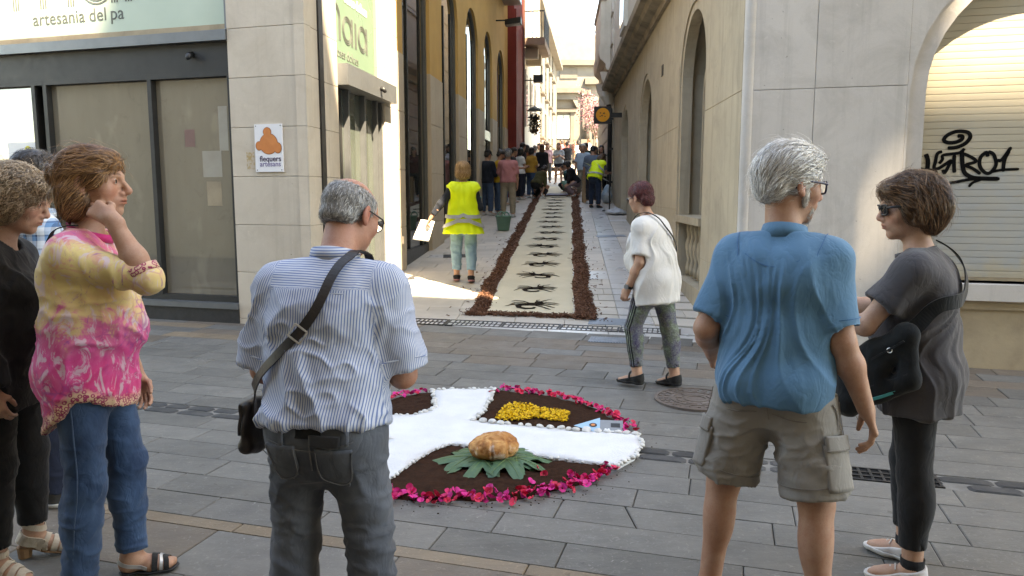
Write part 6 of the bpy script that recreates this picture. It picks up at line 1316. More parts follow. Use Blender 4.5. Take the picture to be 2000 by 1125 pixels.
hair(f,p1,[((0,-.016,.040),(.082,.103,.084)),((0,-.074,-.02),(.064,.045,.085)),((.058,-.045,-.045),(.027,.045,.07)),((-.058,-.045,-.045),(.027,.045,.07)),((.015,.050,.074),(.064,.048,.034)),((.066,.03,.03),(.018,.03,.04)),((-.066,.03,.03),(.018,.03,.04)),((0,-.115,.035),(.03,.03,.035))],[((0,.122,-.035),(.086,.085,.10)),((0,.075,-.10),(.12,.09,.085)),((.092,.028,-.025),(.022,.026,.03)),((0,.0,-.185),(.13,.14,.07))],CH,.004,.004,strands=dict(n=5600,flow=lambda L:np.c_[L[:,0]*2.2,-.9+np.clip(-.02-L[:,1],0,.1)*7,np.where(L[:,2]>.03,-.12,-.9)],len=.10,w=.0022,lift=.012,mess=.18,wave=.09,seg=9),seed=11)
mb=MB(); c=f.tp((0,-.145,.045)); 
for k_ in range(3): mb.tube([f.tp((.02*math.cos(a),-.138-.012*k_/3,.045+.026*math.sin(a))) for a in np.linspace(0,6.28,13)],.004,6,0,False)
mb.build('hair_clip',mat('brown_clip',(.05,.03,.02),(.04,.025,.016),5,.3,0,1,.5),p1,True)
hd_=f.Wr['R']+unit(f.fw*-.55+f.up*.55-f.rx*.35)*.0; 
kn=f.Wr['R']+unit(f.fw*-.55+f.up*.55-f.rx*.35)*.1
bag=empty('purse_strap',p1.location,p1.rotation_euler.z,'thin black bag strap over the shoulder of the tie-dye tunic','strap')
strap('strap',[f.N+f.rx*.085-f.fw*.0-f.up*.01,f.N+f.rx*.075-f.fw*.05-f.up*.02,f.N+f.rx*.04-f.fw*.10-f.up*.05,f.C-f.fw*.17-f.rx*.02,f.W-f.fw*.17-f.rx*.08],T7 if False else top_fld(f,.026,1.02,.045,-.30,.035,loose=.035,neckr=.05),.018,.004,m_ink,bag,.010,40)
# ---------------- the woman in black beside her
p2=person((-2.07,2.92),-80,'woman with curly grey-brown hair in a black top and trousers, left edge')
f=Fig(1.60,True,g=1.12,lean=5,hy=6,hp=-12,headfwd=.045,aR=((.2,.05,-1),(.0,.3,-1)),aL=((-.2,.05,-1),(0,.3,-1)),lL=((-.05,.10,-1),(-.02,-.02,-1)),lR=((.05,.02,-1),(.02,-.06,-1)),fp=(16,16),belly=.04,hd=1.08)
bd,_=body(f,p2,SK3,res=.008,hres=.0027,hands=dict(R=dict(curl=(.5,.5,.6,.6)),L=dict(curl=(.5,.5,.6,.6))),headkw=dict(nose=1.05,jaw=1.12),handres=.004); add_eyes(f,p2)
F=top_fld(f,.026,1.9,.03,-.20,.03,loose=.03,neckr=.07,neckdrop=.02); shirt=garment('black_top',F,m_ink,p2,.0075,.014,'shirt',18)
m_print=mat('silver_print',(.45,.45,.47),(.08,.08,.09),60,.5,.1,60,.4,coords='Object',lo=.45,hi=.55)
patch('butterfly_print',F,f.C+f.fw*.2+f.rx*.05-f.up*.0,f.rx,f.up,.05,.04,m_print,shirt,.002,.002,8,shape=lambda a,b:(a,b*(.3+.7*abs(a)))); patch('butterfly_print',F,f.C+f.fw*.2+f.rx*.06-f.up*.11,f.rx,f.up,.07,.09,m_print,shirt,.002,.002,8,shape=lambda a,b:(a*(1-.5*abs(b)),b)); patch('butterfly_print',F,f.W+f.fw*.2+f.rx*.06+f.up*.0,f.rx,f.up,.06,.05,m_print,shirt,.002,.002,8,shape=lambda a,b:(a,b*(.3+.7*abs(a))))
F=trouser_fld(f,.012,.02,.05,(.02,.018,.016)); garment('trousers',F,m_ink,p2,.0075,.006,'jeans',19)
m_sand=cloth('beige_perforated_leather',(.50,.43,.35),(.42,.36,.29),40,.7); m_heel=mat('stacked_heel',(.30,.17,.09),(.25,.14,.075),20,.6,.1,coords='Object',stretch=(1,1,6))
for q_ in 'LR':
    u=f.footup(q_); d=f.td[q_]; A=f.A[q_]; G=Fld(); f.foot(G,q_,.011); G.cut(A-u*.064,u); G.cut(A-u*.078*f.k,-u); V,Q=mesh_fld(G,.005); sd=nmesh('sandal',V,Q,m_heel,p2); BFo=Fld(); f.foot(BFo,q_,0); r=np.cross(d,u)
    BFo.cone(A,A+(f.K[q_]-A)*.2,.04,.04,.02)
    for a,wd in ((.06,.02),(.095,.024),(.13,.03)): strap('sandal_strap',[A-u*.07+d*a-r*.05,A-u*.03+d*a-r*.03,A-u*.0+d*a,A-u*.03+d*a+r*.03,A-u*.07+d*a+r*.05],BFo,wd,.004,m_sand,sd,.002,24)
    strap('heel_cup',[A-u*.04+d*.05-r*.05,A-u*.03-d*.0-r*.05,A-u*.02-d*.06,A-u*.03-d*.0+r*.05,A-u*.04+d*.05+r*.05],BFo,.05,.004,m_sand,sd,.002,30); strap('ankle_strap',[A+u*.035+d*.06*math.cos(t)+r*.06*math.sin(t) for t in np.linspace(0,6.28,9)],BFo,.024,.004,m_sand,sd,.002,40)
    hb=A-u*.07*f.k-d*.02; mb=MB(); mb.tube([hb,np.array([hb[0],hb[1],.0])],[.03,.026],10); mb.build('block_heel',m_heel,sd)
cur=hairmat('curly_ash_hair',(.10,.062,.034),(.24,.165,.10),(.42,.31,.20))
hair(f,p2,[((0,-.02,.045),(.098,.118,.096)),((0,-.07,-.02),(.088,.06,.085)),((.075,-.02,-.01),(.032,.062,.075)),((-.075,-.02,-.01),(.032,.062,.075)),((0,.062,.075),(.076,.05,.04))],[((0,.128,-.04),(.088,.085,.10)),((0,.07,-.12),(.12,.09,.085)),((0,.0,-.19),(.13,.14,.08))],cur,.004,.012,(9,9,9),strands=dict(n=3600,flow=lambda L:np.c_[L[:,0]*2.2,-.4+0*L[:,0],-.6+0*L[:,0]],len=.06,w=.003,lift=.010,mess=.35,wave=.9,seg=9),seed=13)
# ---------------- the man in the plaid shirt, mostly hidden behind them
p3=person((-2.36,3.68),-50,'dark-haired man in a blue plaid shirt standing behind the two women, far left')
f=Fig(1.76,g=1.0,hy=8,lL=((-.09,.02,-1),(-.03,-.04,-1)),lR=((.09,.03,-1),(.03,-.04,-1)))
body(f,p3,SK1,res=.011,hres=.005,nodetail=False,handres=.006,hands=dict(L={},R={}))
q=NT('blue_plaid'); v=q.coord('Object'); sp=q.n('SeparateXYZ'); q.l(v,sp.inputs[0]); X_=q.math('FRACT',q.math('MULTIPLY',q.math('ADD',sp.outputs[0],sp.outputs[1]),16)); Z_=q.math('FRACT',q.math('MULTIPLY',sp.outputs[2],16))
cx=q.ramp(X_,[(0.,(.6,.64,.7)),(.3,(.12,.25,.45)),(.62,(.02,.035,.09)),(.75,(.5,.55,.6))],'CONSTANT'); cz_=q.ramp(Z_,[(0.,(.6,.64,.7)),(.3,(.12,.25,.45)),(.62,(.02,.035,.09)),(.75,(.5,.55,.6))],'CONSTANT'); m_pl=q.done(q.mix(.5,cx,cz_),.85,.2)
F=top_fld(f,.02,.8,.03,-.12,.01,loose=.02); sh_=garment('plaid_shirt',F,m_pl,p3,.01,.008,'shirt',22); ring_band('collar',f.N-f.up*.004+f.fw*.012,(f.rx,f.fw,f.up),.068,.074,.04,.006,m_pl,sh_,tilt=-.012)
F=trouser_fld(f,.012,.02,.0,(.034,.028,.036)); garment('jeans',F,cloth('navy_denim',(.018,.024,.045),(.012,.016,.03),6,.85),p3,.01,.008,'jeans',23)
for q_ in 'LR': shoe(f,p3,q_,cloth('grey_suede',(.075,.072,.07),(.055,.052,.05),12),m_wsole,.075,.010,'boot')
hair(f,p3,[((0,-.016,.042),(.082,.104,.087)),((0,-.065,-.02),(.066,.042,.05))],[((0,.112,-.03),(.088,.085,.11)),((0,-.02,-.15),(.12,.14,.09)),((.083,.0,-.02),(.014,.022,.035)),((-.083,.0,-.02),(.014,.022,.035))],hairmat('dark_hair',(.012,.009,.008),(.03,.022,.018),(.07,.055,.045)),.006,.003,strands=dict(n=900,flow=lambda L:np.c_[L[:,0]*3,-.4+0*L[:,0],-1+0*L[:,0]],len=.03,w=.003,lift=.006,mess=.4,seg=4),seed=14)
# ================================================================ the flower and sand carpets
NR=np.random.RandomState(11)
def carpet_pt(s,q): # s metres up the lane from the near edge, q across (0 left edge .. 1.085 right edge)
    a=np.array([-.33,8.83]); d=unit([.0775,1.]); n=unit(np.array([.76,8.61])-a); p=a+d*s+n*q+d*0; return p
car=empty('sand_carpet',(0,0,0),0,'long cream sand carpet with black spider motifs running up the lane','carpet')
m_sand_=mat('cream_sawdust',(.62,.555,.42),(.57,.51,.38),2.2,.95,.5,260,.1,bdist=.003)
nS,nQ=260,24; V=[];Q=[]
for i in range(nS+1):
    s_=21.4*(i/nS)**1.25
    for j in range(nQ+1):
        e=(.012*math.sin(s_*31)+.008*math.sin(s_*77+1)) if j in(0,nQ) else 0
        ee=.010*math.sin(j*2.3)+.006*math.sin(j*5.1) if i==0 else 0
        p=carpet_pt(s_+ee,1.085*j/nQ+e); hgt=.014 if 0<j<nQ and 0<i<nS else -.004; V.append((p[0],p[1],gz(*p)+hgt+NR.normal(0,.0012)))
Q=[(i*(nQ+1)+j,i*(nQ+1)+j+1,(i+1)*(nQ+1)+j+1,(i+1)*(nQ+1)+j) for i in range(nS) for j in range(nQ)]
nmesh('sand_bed',V,Q,m_sand_,car)
m_cof=mat('black_sawdust',(.018,.012,.009),(.012,.008,.006),30,.95,.5,200,.1)
def blob_poly(mb,pts,fn):
    n=len(pts); c=(sum(p[0] for p in pts)/n,sum(p[1] for p in pts)/n); mb.add([fn(*c)]+[fn(*p) for p in pts],[(0,1+i,1+(i+1)%n) for i in range(n)])
def ribbon(mb,pts,ws,fn):
    v=[];f=[]
    for i,p in enumerate(pts):
        a=pts[max(i-1,0)];b=pts[min(i+1,len(pts)-1)]; dx,dy=b[0]-a[0],b[1]-a[1]; l=math.hypot(dx,dy) or 1; w_=ws[i]/2
        v+= [fn(p[0]-dy/l*w_,p[1]+dx/l*w_),fn(p[0]+dy/l*w_,p[1]-dx/l*w_)]
    mb.add(v,[(2*i,2*i+1,2*i+3,2*i+2) for i in range(len(pts)-1)])
rs_=random.Random(21)
for k in range(17):
    s0=.42+.98*k; flip=-1 if k in(2,5,6,9,12,15) else 1; jx=rs_.uniform(-.03,.03); sc_=rs_.uniform(.92,1.05); rr=rs_.uniform(-.12,.12)
    def fn(x,y):
        x,y=x*math.cos(rr)-y*math.sin(rr),x*math.sin(rr)+y*math.cos(rr); p=carpet_pt(s0+y*sc_,.56+jx+flip*x*sc_); return (p[0],p[1],gz(*p)+.0195)
    mb=MB()
    # curled abdomen, thorax, head with feelers, eight legs
    ribbon(mb,[(-.02,.02),(-.10,.03),(-.155,-.03),(-.14,-.12),(-.06,-.17),(.03,-.15),(.055,-.09)],[.07,.095,.085,.075,.07,.065,.03],fn)
    blob_poly(mb,[(.02+.10*math.cos(a),.07+.075*math.sin(a)) for a in np.linspace(0,6.1,14)],fn); blob_poly(mb,[(.10+.055*math.cos(a),.17+.06*math.sin(a)) for a in np.linspace(0,6.1,12)],fn)
    j=lambda:rs_.uniform(-.025,.025)
    for pts,w_ in (([(-.04,.08),(-.12,.13+j()),(-.2,.13),(-.26,.06+j())],.034),([(-.05,.05),(-.15,.06),(-.24+j(),.03),(-.32,-.08+j())],.034),([(-.02,.12),(-.10,.22),(-.2,.25+j()),(-.25,.2)],.032),([(.08,.08),(.18,.10),(.28,.06+j()),(.36+j(),.04)],.034),([(.08,.04),(.18,.02),(.25,-.03+j()),(.3,-.10)],.034),([(.06,.0),(.14,-.06),(.2,-.14+j()),(.25,-.20)],.034),([(.1,.13),(.2,.17),(.30,.14+j()),(.36,.1)],.03),([(.12,.2),(.16,.26),(.22+j(),.30),(.27,.36+j())],.022),([(.08,.21),(.07,.27),(.11,.32+j())],.02)):
        ribbon(mb,pts,[w_,w_,w_*.9,w_*.3],fn)
    mb.build('spider_motif',m_cof,car)
# bark chips round it: nobody could count them
m_bark=mat('bark_chip',(.150,.066,.040),(.085,.038,.025),22,.85,.5,120,.25,stain=(.26,.14,.08),stscale=14,stfac=.7)
def chips(n,fp,V,Q):
    for k in range(n):
        p,hh=fp(); L=NR.uniform(.022,.065)*.5; W_=NR.uniform(.008,.018)*.5; T_=.0025
        a=NR.uniform(0,6.28); t=NR.normal(0,.38); r=NR.normal(0,.4)
        d=np.array([math.cos(a)*math.cos(t),math.sin(a)*math.cos(t),math.sin(t)]); e=unit(np.cross(d,[0,0,1])+np.array([0,0,1])*r); n_=np.cross(d,e)
        c=np.array([p[0],p[1],gz(p[0],p[1])+hh]); b=len(V)
        for sz in (-1,1):
            for sx,sy in ((-1,-.7),(1,-1),(.85,.8),(-1,1)): V.append(c+d*L*sx+e*W_*sy+n_*T_*sz)
        Q+=[(b,b+3,b+2,b+1),(b+4,b+5,b+6,b+7),(b,b+1,b+5,b+4),(b+1,b+2,b+6,b+5),(b+2,b+3,b+7,b+6),(b+3,b,b+4,b+7)]
V=[];Q=[]
def side(q0,q1):
    def f():
        s_=-.12+21.0*NR.rand()**1.9; w_=NR.beta(1.6,1.6); wob=.03*math.sin(s_*2.7)+.02*math.sin(s_*6.1); q=q0+(q1-q0)*w_; edge=min(w_,1-w_)*2; 
        if NR.rand()<.03: q+=NR.normal(0,.06)
        return carpet_pt(s_,q+wob*.6),.006+.045*NR.rand()*min(1,edge*1.6)
    return f
chips(5200,side(-.215,.02),V,Q); chips(5200,side(1.07,1.33),V,Q)
def front():
    q=-.22+1.56*NR.rand(); w_=NR.beta(1.6,1.6); return carpet_pt(-.13+.15*w_+.012*math.sin(q*14)-(.0 if q<1.07 else .05*NR.rand()),q),.006+.03*NR.rand()
chips(950,front,V,Q)
def stray(): q=NR.choice([-.3,1.4])+NR.normal(0,.09); return carpet_pt(8*NR.rand()**1.5-.2,q),.004
chips(90,stray,V,Q)
ch=nmesh('bark_chips',V,Q,m_bark,None,False); tag(ch,'reddish brown bark chips heaped as a border round the sand carpet','bark chips',kind='stuff')
# low bed under the chips
V=[];Q=[]
def bed(q0,q1,s0,s1,n):
    prof=[(0,.0),(.25,.018),(.5,.024),(.75,.018),(1,.0)]; b=len(V)
    for i in range(n+1):
        s_=s0+(s1-s0)*i/n
        for t,h in prof: p=carpet_pt(s_,q0+(q1-q0)*t+.02*math.sin(s_*2.7)); V.append((p[0],p[1],gz(*p)+h))
    for i in range(n):
        for j in range(4): Q.append((b+i*5+j,b+i*5+j+1,b+(i+1)*5+j+1,b+(i+1)*5+j))
bed(-.19,.015,-.05,21,90); bed(1.075,1.29,-.05,21,90); bd_=nmesh('bark_bed',V,Q,m_bark,ch)
# ---------------- round medallion
MC=np.array([-.275,4.64]); MR=1.05
m_soil=mat('dark_soil',(.042,.018,.010),(.022,.010,.006),35,.98,.9,150,.1,bdist=.006)
soil=empty('soil_bed',(0,0,0),0,'round bed of dark brown soil under the white cross','soil'); n1,n2=40,110; V=[(MC[0],MC[1],.02)];Q=[];T=[]
for i in range(1,n1+1):
    r=MR*.99*i/n1
    for j in range(n2):
        a=2*math.pi*j/n2; rr=r*(1+(.012*math.sin(a*13)+.008*math.sin(a*29) if i>n1-2 else 0)); x,y=MC[0]+rr*math.cos(a),MC[1]+rr*math.sin(a); V.append((x,y,gz(x,y)+(.016+NR.normal(0,.0032) if i<n1 else -.003)))
T=[(0,1+j,1+(j+1)%n2) for j in range(n2)]; Q=[(1+i*n2+j,1+(i+1)*n2+j,1+(i+1)*n2+(j+1)%n2,1+i*n2+(j+1)%n2) for i in range(n1-1) for j in range(n2)]
nmesh('soil',V,Q,m_soil,soil,True,T)
OUT=[(-.62,5.63),(-.14,5.65),(-.165,5.35),(-.20,5.08),(-.27,4.90),(-.10,4.83),(.2,4.74),(.5,4.66),(.80,4.60),(.80,4.42),(.72,4.2),(.60,4.05),(.35,4.13),(.05,4.25),(-.2,4.38),(-.38,4.42),(-.48,4.30),(-.58,4.08),(-.66,3.86),(-.82,3.84),(-.98,3.95),(-.93,4.15),(-.86,4.36),(-.74,4.52),(-.9,4.50),(-1.12,4.44),(-1.29,4.40),(-1.33,4.62),(-1.30,4.88),(-1.1,4.95),(-.86,5.01),(-.70,5.02),(-.60,5.09),(-.555,5.2),(-.58,5.42)]
sa=empty('salt_cross',(0,0,0),0,'white salt cross laid over the dark soil medallion','cross'); m_salt=mat('white_salt',(.62,.62,.62),(.56,.56,.565),5,.9,.8,70,.2,bdist=.006)
import bmesh
bm=bmesh.new(); vs_=[bm.verts.new((x,y,gz(x,y)+.030)) for x,y in OUT]; fc=bm.faces.new(vs_); 
if fc.normal.z<0: bmesh.ops.reverse_faces(bm,faces=[fc])
bmesh.ops.triangulate(bm,faces=bm.faces[:]); bmesh.ops.subdivide_edges(bm,edges=bm.edges[:],cuts=5,use_grid_fill=True)
bd_e=[e for e in bm.edges if e.is_boundary]; ex=bmesh.ops.extrude_edge_only(bm,edges=bd_e)
for v_ in [g for g in ex['geom'] if isinstance(g,bmesh.types.BMVert)]: v_.co.z-=.03
for v_ in bm.verts:
    if v_.co.z>.02: v_.co.z+=.006*float(vnoise(np.array([[v_.co.x*9,v_.co.y*9,0]]))[0])
me=bpy.data.meshes.new('salt_layer'); bm.normal_update(); bm.to_mesh(me); bm.free(); me.materials.append(m_salt); me.polygons.foreach_set('use_smooth',[True]*len(me.polygons)); link(bpy.data.objects.new('salt_layer',me),sa)
# pebbles along the cross
m_peb=mat('white_pebble',(.56,.55,.53),(.45,.44,.42),14,.6,.15,80,.35,var=.08)
pm=[]
for k in range(5):
    V=[];Q=[]; n,m=6,9
    for i in range(n+1):
        for j in range(m):
            a=math.pi*(i+.02 if i==0 else (i-.02 if i==n else i))/n; b=2*math.pi*j/m; p=np.array([math.sin(a)*math.cos(b),math.sin(a)*math.sin(b)*(.75+.05*k),math.cos(a)*.62]); V.append(p*(1+.16*float(vnoise(np.array([p*1.7+k*7.7]))[0])))
    Q=[(i*m+j,(i+1)*m+j,(i+1)*m+(j+1)%m,i*m+(j+1)%m) for i in range(n) for j in range(m)]
    o=nmesh('pebble',V,Q,m_peb); pm.append(o.data); bpy.data.objects.remove(o)
PL='small white pebble in the row edging the salt cross'
rp=random.Random(5)
def seg_points(pts,step):
    out=[]; acc=0
    for a,b in zip(pts,pts[1:]):
        L_=math.dist(a,b); t=acc
        while t<L_: out.append((a[0]+(b[0]-a[0])*t/L_,a[1]+(b[1]-a[1])*t/L_)); t+=step*rp.uniform(.8,1.25)
        acc=t-L_
    return out
runs=[(OUT[0:2],.042,.02,'a'),(OUT[1:5],.042,.019,'a'),(OUT[4:9],.062,.030,'b'),(OUT[8:12],.04,.019,'a'),(OUT[11:19],.046,.014,'a'),(OUT[30:36]+OUT[:1],.046,.021,'a'),(OUT[27:31],.05,.022,'a'),(OUT[20:26],.045,.018,'a')]
for pts,stp,sz,kd in runs:
    for (x,y) in seg_points(pts,stp):
        x+=rp.uniform(-.008,.008); y+=rp.uniform(-.008,.008); s_=sz*rp.uniform(.75,1.25)
        o=bpy.data.objects.new('pebble',rp.choice(pm)); o.location=(x,y,gz(x,y)+.022+s_*.35); o.scale=(s_,s_*rp.uniform(.8,1.1),s_*rp.uniform(.8,1.05)); o.rotation_euler=(rp.uniform(-.3,.3),rp.uniform(-.3,.3),rp.uniform(0,6.28)); COL.objects.link(o); tag(o,PL,'pebble','white pebbles edging the cross')
# bougainvillea bracts round the rim
def bract_mesh(seed):
    r=random.Random(seed); mb=MB()
    for k in range(3):
        a0=2.09*k+r.uniform(-.3,.3); L_=r.uniform(.026,.034); up=r.uniform(.5,1.1); rows_=5
        for i in range(rows_):
            pass
        v=[];f=[]
        for i in range(rows_+1):
            t=i/rows_; w_=.021*math.sin(math.pi*min(.97,t*.86+.12))**.8*(1 if t<.97 else .25); rad=.004+L_*t*math.cos(up*(1-.3*t)); z=.004+L_*t*math.sin(up)*(1-.25*t)
            for s_ in (-1,-.35,.35,1): 
                b=.25*abs(s_)*w_+r.uniform(-.0015,.0015); v.append((rad*math.cos(a0)-math.sin(a0)*w_*s_,rad*math.sin(a0)+math.cos(a0)*w_*s_,z+b))
        for i in range(rows_):
            for j in range(3): f.append((i*4+j,i*4+j+1,(i+1)*4+j+1,(i+1)*4+j))
        mb.add(v,f)
    return mb
m_bou=[mat('magenta_bract',(.60,.012,.13),(.50,.008,.09),60,.55,.1,200,.3,coords='Object',var=.2),mat('crimson_bract',(.52,.010,.05),(.62,.03,.08),60,.55,.1,200,.3,coords='Object',var=.2),mat('rose_bract',(.62,.03,.24),(.55,.015,.17),60,.55,.1,200,.3,coords='Object',var=.2)]
bms=[]
for k in range(9): o=bract_mesh(k).build('bract',m_bou[k%3],None,True); bms.append(o.data); bpy.data.objects.remove(o)
BL='papery magenta bougainvillea bract in the rim of the round flower carpet'
def bract(x,y,z,s_=1):
    o=bpy.data.objects.new('bougainvillea_bract',rp.choice(bms)); o.location=(x,y,gz(x,y)+z); o.rotation_euler=(rp.gauss(0,.5),rp.gauss(0,.5),rp.uniform(0,6.28)); o.scale=(s_*.76,)*3; COL.objects.link(o); tag(o,BL,'flower','bougainvillea bracts round the rim')
def arc_b(a0,a1,n,sp,r0=MR*.985):
    for k in range(n):
        a=R(a0+(a1-a0)*(k+rp.uniform(-.4,.4))/n); r=r0+rp.gauss(0,sp); bract(MC[0]+r*math.cos(a),MC[1]+r*math.sin(a),.012+rp.uniform(0,.02),rp.uniform(.85,1.25))
arc_b(-1,80,104,.022); arc_b(113,160,46,.022); arc_b(-36,-116,122,.032); arc_b(170,176,5,.02); arc_b(200,210,6,.02)
for x,y in ((.10,4.04),(.17,3.93),(.10,3.80),(.32,3.93),(.16,3.74),(.14,3.99),(.06,3.70),(.43,3.86),(-.12,5.58),(-.16,5.55)): bract(x,y,.022,1.1)
# spilled crumbs of soil and salt on the paving round the rim
V=[];Q=[]
for k in range(420):
    a=rp.uniform(0,6.28); r=MR*(1.0+abs(rp.gauss(0,.055))); x,y=MC[0]+r*math.cos(a),MC[1]+r*math.sin(a); h=rp.uniform(.0015,.006); b=len(V); z=gz(x,y)
    V+=[(x-h,y-h*.7,z),(x+h,y-h,z),(x+h*.8,y+h,z),(x-h,y+h*.8,z),(x,y,z+h)]; Q+=[(b,b+1,b+4,b+4),]; 
T_=[]
for b in range(0,len(V),5): T_+=[(b,b+1,b+4),(b+1,b+2,b+4),(b+2,b+3,b+4),(b+3,b,b+4)]
o=nmesh('soil_crumbs',V,None,m_soil,None,False,T_); tag(o,'dark crumbs of soil spilled on the paving round the medallion','soil',kind='stuff')
# yellow petals
yp=[(-.11,4.92),(-.09,5.06),(-.04,5.25),(.05,5.28),(.14,5.22),(.22,5.14),(.31,5.12),(.40,5.07),(.37,4.87),(.26,4.89),(.17,4.97),(.06,4.90)]
V=[];Q=[]
def inside(x,y,poly):
    c=False
    for i in range(len(poly)):
        (x1,y1),(x2,y2)=poly[i],poly[i-1]
        if (y1>y)!=(y2>y) and x<(x2-x1)*(y-y1)/(y2-y1)+x1: c=not c
    return c
k=0
while k<2000:
    x,y=rp.uniform(-.12,.41),rp.uniform(4.85,5.29)
    if not inside(x,y,yp): continue
    k+=1; a=rp.uniform(0,6.28); t=rp.gauss(.25,.35); L_=rp.uniform(.012,.021); c=np.array([x,y,gz(x,y)+rp.uniform(.02,.036)]); d=np.array([math.cos(a)*math.cos(t),math.sin(a)*math.cos(t),math.sin(t)]); e=unit(np.cross(d,[0,0,1]))*L_*.5; b=len(V); n_=np.cross(e,d)
    V+=[c,c+d*L_*.55+e+n_*.15,c+d*L_,c+d*L_*.55-e+n_*.15]; Q.append((b,b+1,b+2,b+3))
o=nmesh('yellow_petals',V,Q,mat('yellow_petal',(.72,.44,.012),(.66,.37,.008),40,.6,.1,100,.3,var=0),None,False); tag(o,'patch of loose yellow petals on the dark soil','petals',kind='stuff')
# loaf on fig leaves
LP=np.array([-.105,4.13])
lf=empty('bread_loaf',(LP[0],LP[1],gz(*LP)+.045),.3,'round crusty bread loaf lying on fig leaves','bread')
F=Fld(); F.ell((0,0,.066),(.148,.126,.075),.02); F.ell((.03,-.01,.085),(.095,.085,.055),.04); F.ell((-.05,-.06,.085),(.06,.05,.04),.03)
V,Q=mesh_fld(F,.005); N=vnorm(V,Q); V=V+N*(.006*fbm(V*16,3)-.007*np.clip(1-np.abs(fbm(V*np.array([11,15,11])+4,2))*5,0,1)+.002*fbm(V*70,2))[:,None]
q=NT('bread_crust'); v=q.coord('Object'); a=q.noise(v,13,5,.65,.6); col=q.ramp(a,[(.30,(.14,.042,.012)),(.46,(.34,.135,.040)),(.60,(.50,.26,.095)),(.78,(.60,.40,.20))]); fl=q.noise(q.coord('Object',(1,1,1),(0,0,.5)),6,5,.7,.3)
col=q.mix(q.ramp(fl,[(.53,0.),(.64,.85)]),col,(.62,.57,.50)); m_bread=q.done(col,.75,.3,normal=q.bump(q.noise(v,60,4,.6),.35,.004)); nmesh('crust',V,Q,m_bread,lf)
def leaf_mesh(seed,S_=.17):
    r=random.Random(seed); lobes=[(0,1.0,.40),(.95,.9,.40),(-.95,.9,.40),(1.85,.7,.38),(-1.85,.7,.38)]; n=84; pts=[]
    for i in range(n):
        t=-math.pi+2*math.pi*i/n; v=.42
        for a,h,w_ in lobes: v=max(v,h*math.exp(-abs((t-a)/w_)**3.2*.8)*(.94+.045*math.sin(t*31+seed)))
        if abs(abs(t)-math.pi)<.25: v=.12
        pts.append((t,v))
    V=[(0,0,0)]; K=5; mb=MB()
    for j in range(1,K+1):
        for t,v in pts:
            f_=j/K; x,y=math.sin(t)*v*S_*f_,math.cos(t)*v*S_*f_; vein=min(abs(t-a) for a,_,_ in lobes); z=.010*min(1,vein*3)*f_-.05*f_*f_*v+.008*math.sin(x*60+seed)*f_; V.append((x,y,z))
    F_=[(0,1+i,1+(i+1)%n) for i in range(n)]
    for j in range(K-1):
        for i in range(n): F_.append((1+j*n+i,1+(j+1)*n+i,1+(j+1)*n+(i+1)%n,1+j*n+(i+1)%n))
    mb.add(V,F_); return mb,lobes
m_fig=mat('fig_leaf_green',(.045,.098,.052),(.06,.125,.06),18,.5,.3,70,.35,coords='Object'); m_vein=mat('leaf_vein',(.13,.20,.08),(.12,.18,.07),9,.6,0)
for k,(a,dx,dy,sz,txt) in enumerate(((-1.45,.17,.01,.25,'pointing right'),(1.5,-.17,.0,.26,'pointing left'),(2.7,-.08,-.10,.20,'nearest, left of centre'),(-2.75,.10,-.11,.21,'nearest, right of centre'),(-.75,.13,.09,.22,'behind on the right'),(.85,-.13,.09,.2,'behind on the left'),(-2.1,.17,-.07,.20,'at the front right'))):
    root=empty('fig_leaf',(LP[0]+dx*.75,LP[1]+dy*.75,gz(*LP)+.045+.006*k%.02),a,f'lobed dark green fig leaf under the bread loaf, {txt}','leaf','fig leaves under the loaf')
    mb,lob=leaf_mesh(k,sz); mb.build('blade',m_fig,root,True)
    for a_,h,_ in lob: mb=MB(); mb.tube([(math.sin(a_)*h*sz*f_,math.cos(a_)*h*sz*f_,.002-.05*f_*f_*h+.0015) for f_ in (0,.35,.65,.9)],[.0026,.002,.0014,.0006],5); mb.build('vein',m_vein,root)
# blue card by the pebbles
cdr=empty('name_card',(.575,4.70,gz(.575,4.70)+.02),-.12,'grey card with a light blue triangle and round emblem lying by the pebbles','card')
def flat(nm,pts,z,mt,th=.003,tilt=.22): mb=MB(); n=len(pts); g=lambda x,y,zz:(x,y,zz+tilt*(y+.09)); mb.add([g(x,y,z) for x,y in pts]+[g(x,y,z+th) for x,y in pts],[list(range(n))[::-1],list(range(n,2*n))]+[(i,(i+1)%n,(i+1)%n+n,i+n) for i in range(n)]); return mb.build(nm,mt,cdr)
m_lb=mat('light_blue_card',(.25,.42,.56),(.22,.38,.52),6,.4,0,1,.5); m_gc=mat('grey_card',(.20,.21,.22),(.16,.17,.18),8,.35,0,1,.5)
flat('backing',[(-.02,-.08),(.15,-.08),(.15,.09),(-.02,.09)],0,m_gc); flat('triangle',[(-.17,-.0),(.0,-.085),(.0,.11)],.004,m_lb); flat('edge',[(.02,-.055),(.15,-.055),(.15,-.045),(.02,-.045)],.004,m_wtext,.001); flat('screen',[(.07,.0),(.13,.0),(.13,.05),(.07,.05)],.004,m_black,.001)
flat('emblem',[(-.045+.026*math.cos(a),.012+.026*math.sin(a)) for a in np.linspace(0,6.0,18)],.0075,m_black,.001); flat('emblem_mark',[(-.045+.014*math.cos(a),.012+.014*math.sin(a)) for a in np.linspace(0,6.0,12)],.009,m_loafo,.001)
for x in (.03,.05): flat('print',[(x,-.035),(x+.012,-.035),(x+.012,-.02),(x,-.02)],.004,m_wtext,.001)
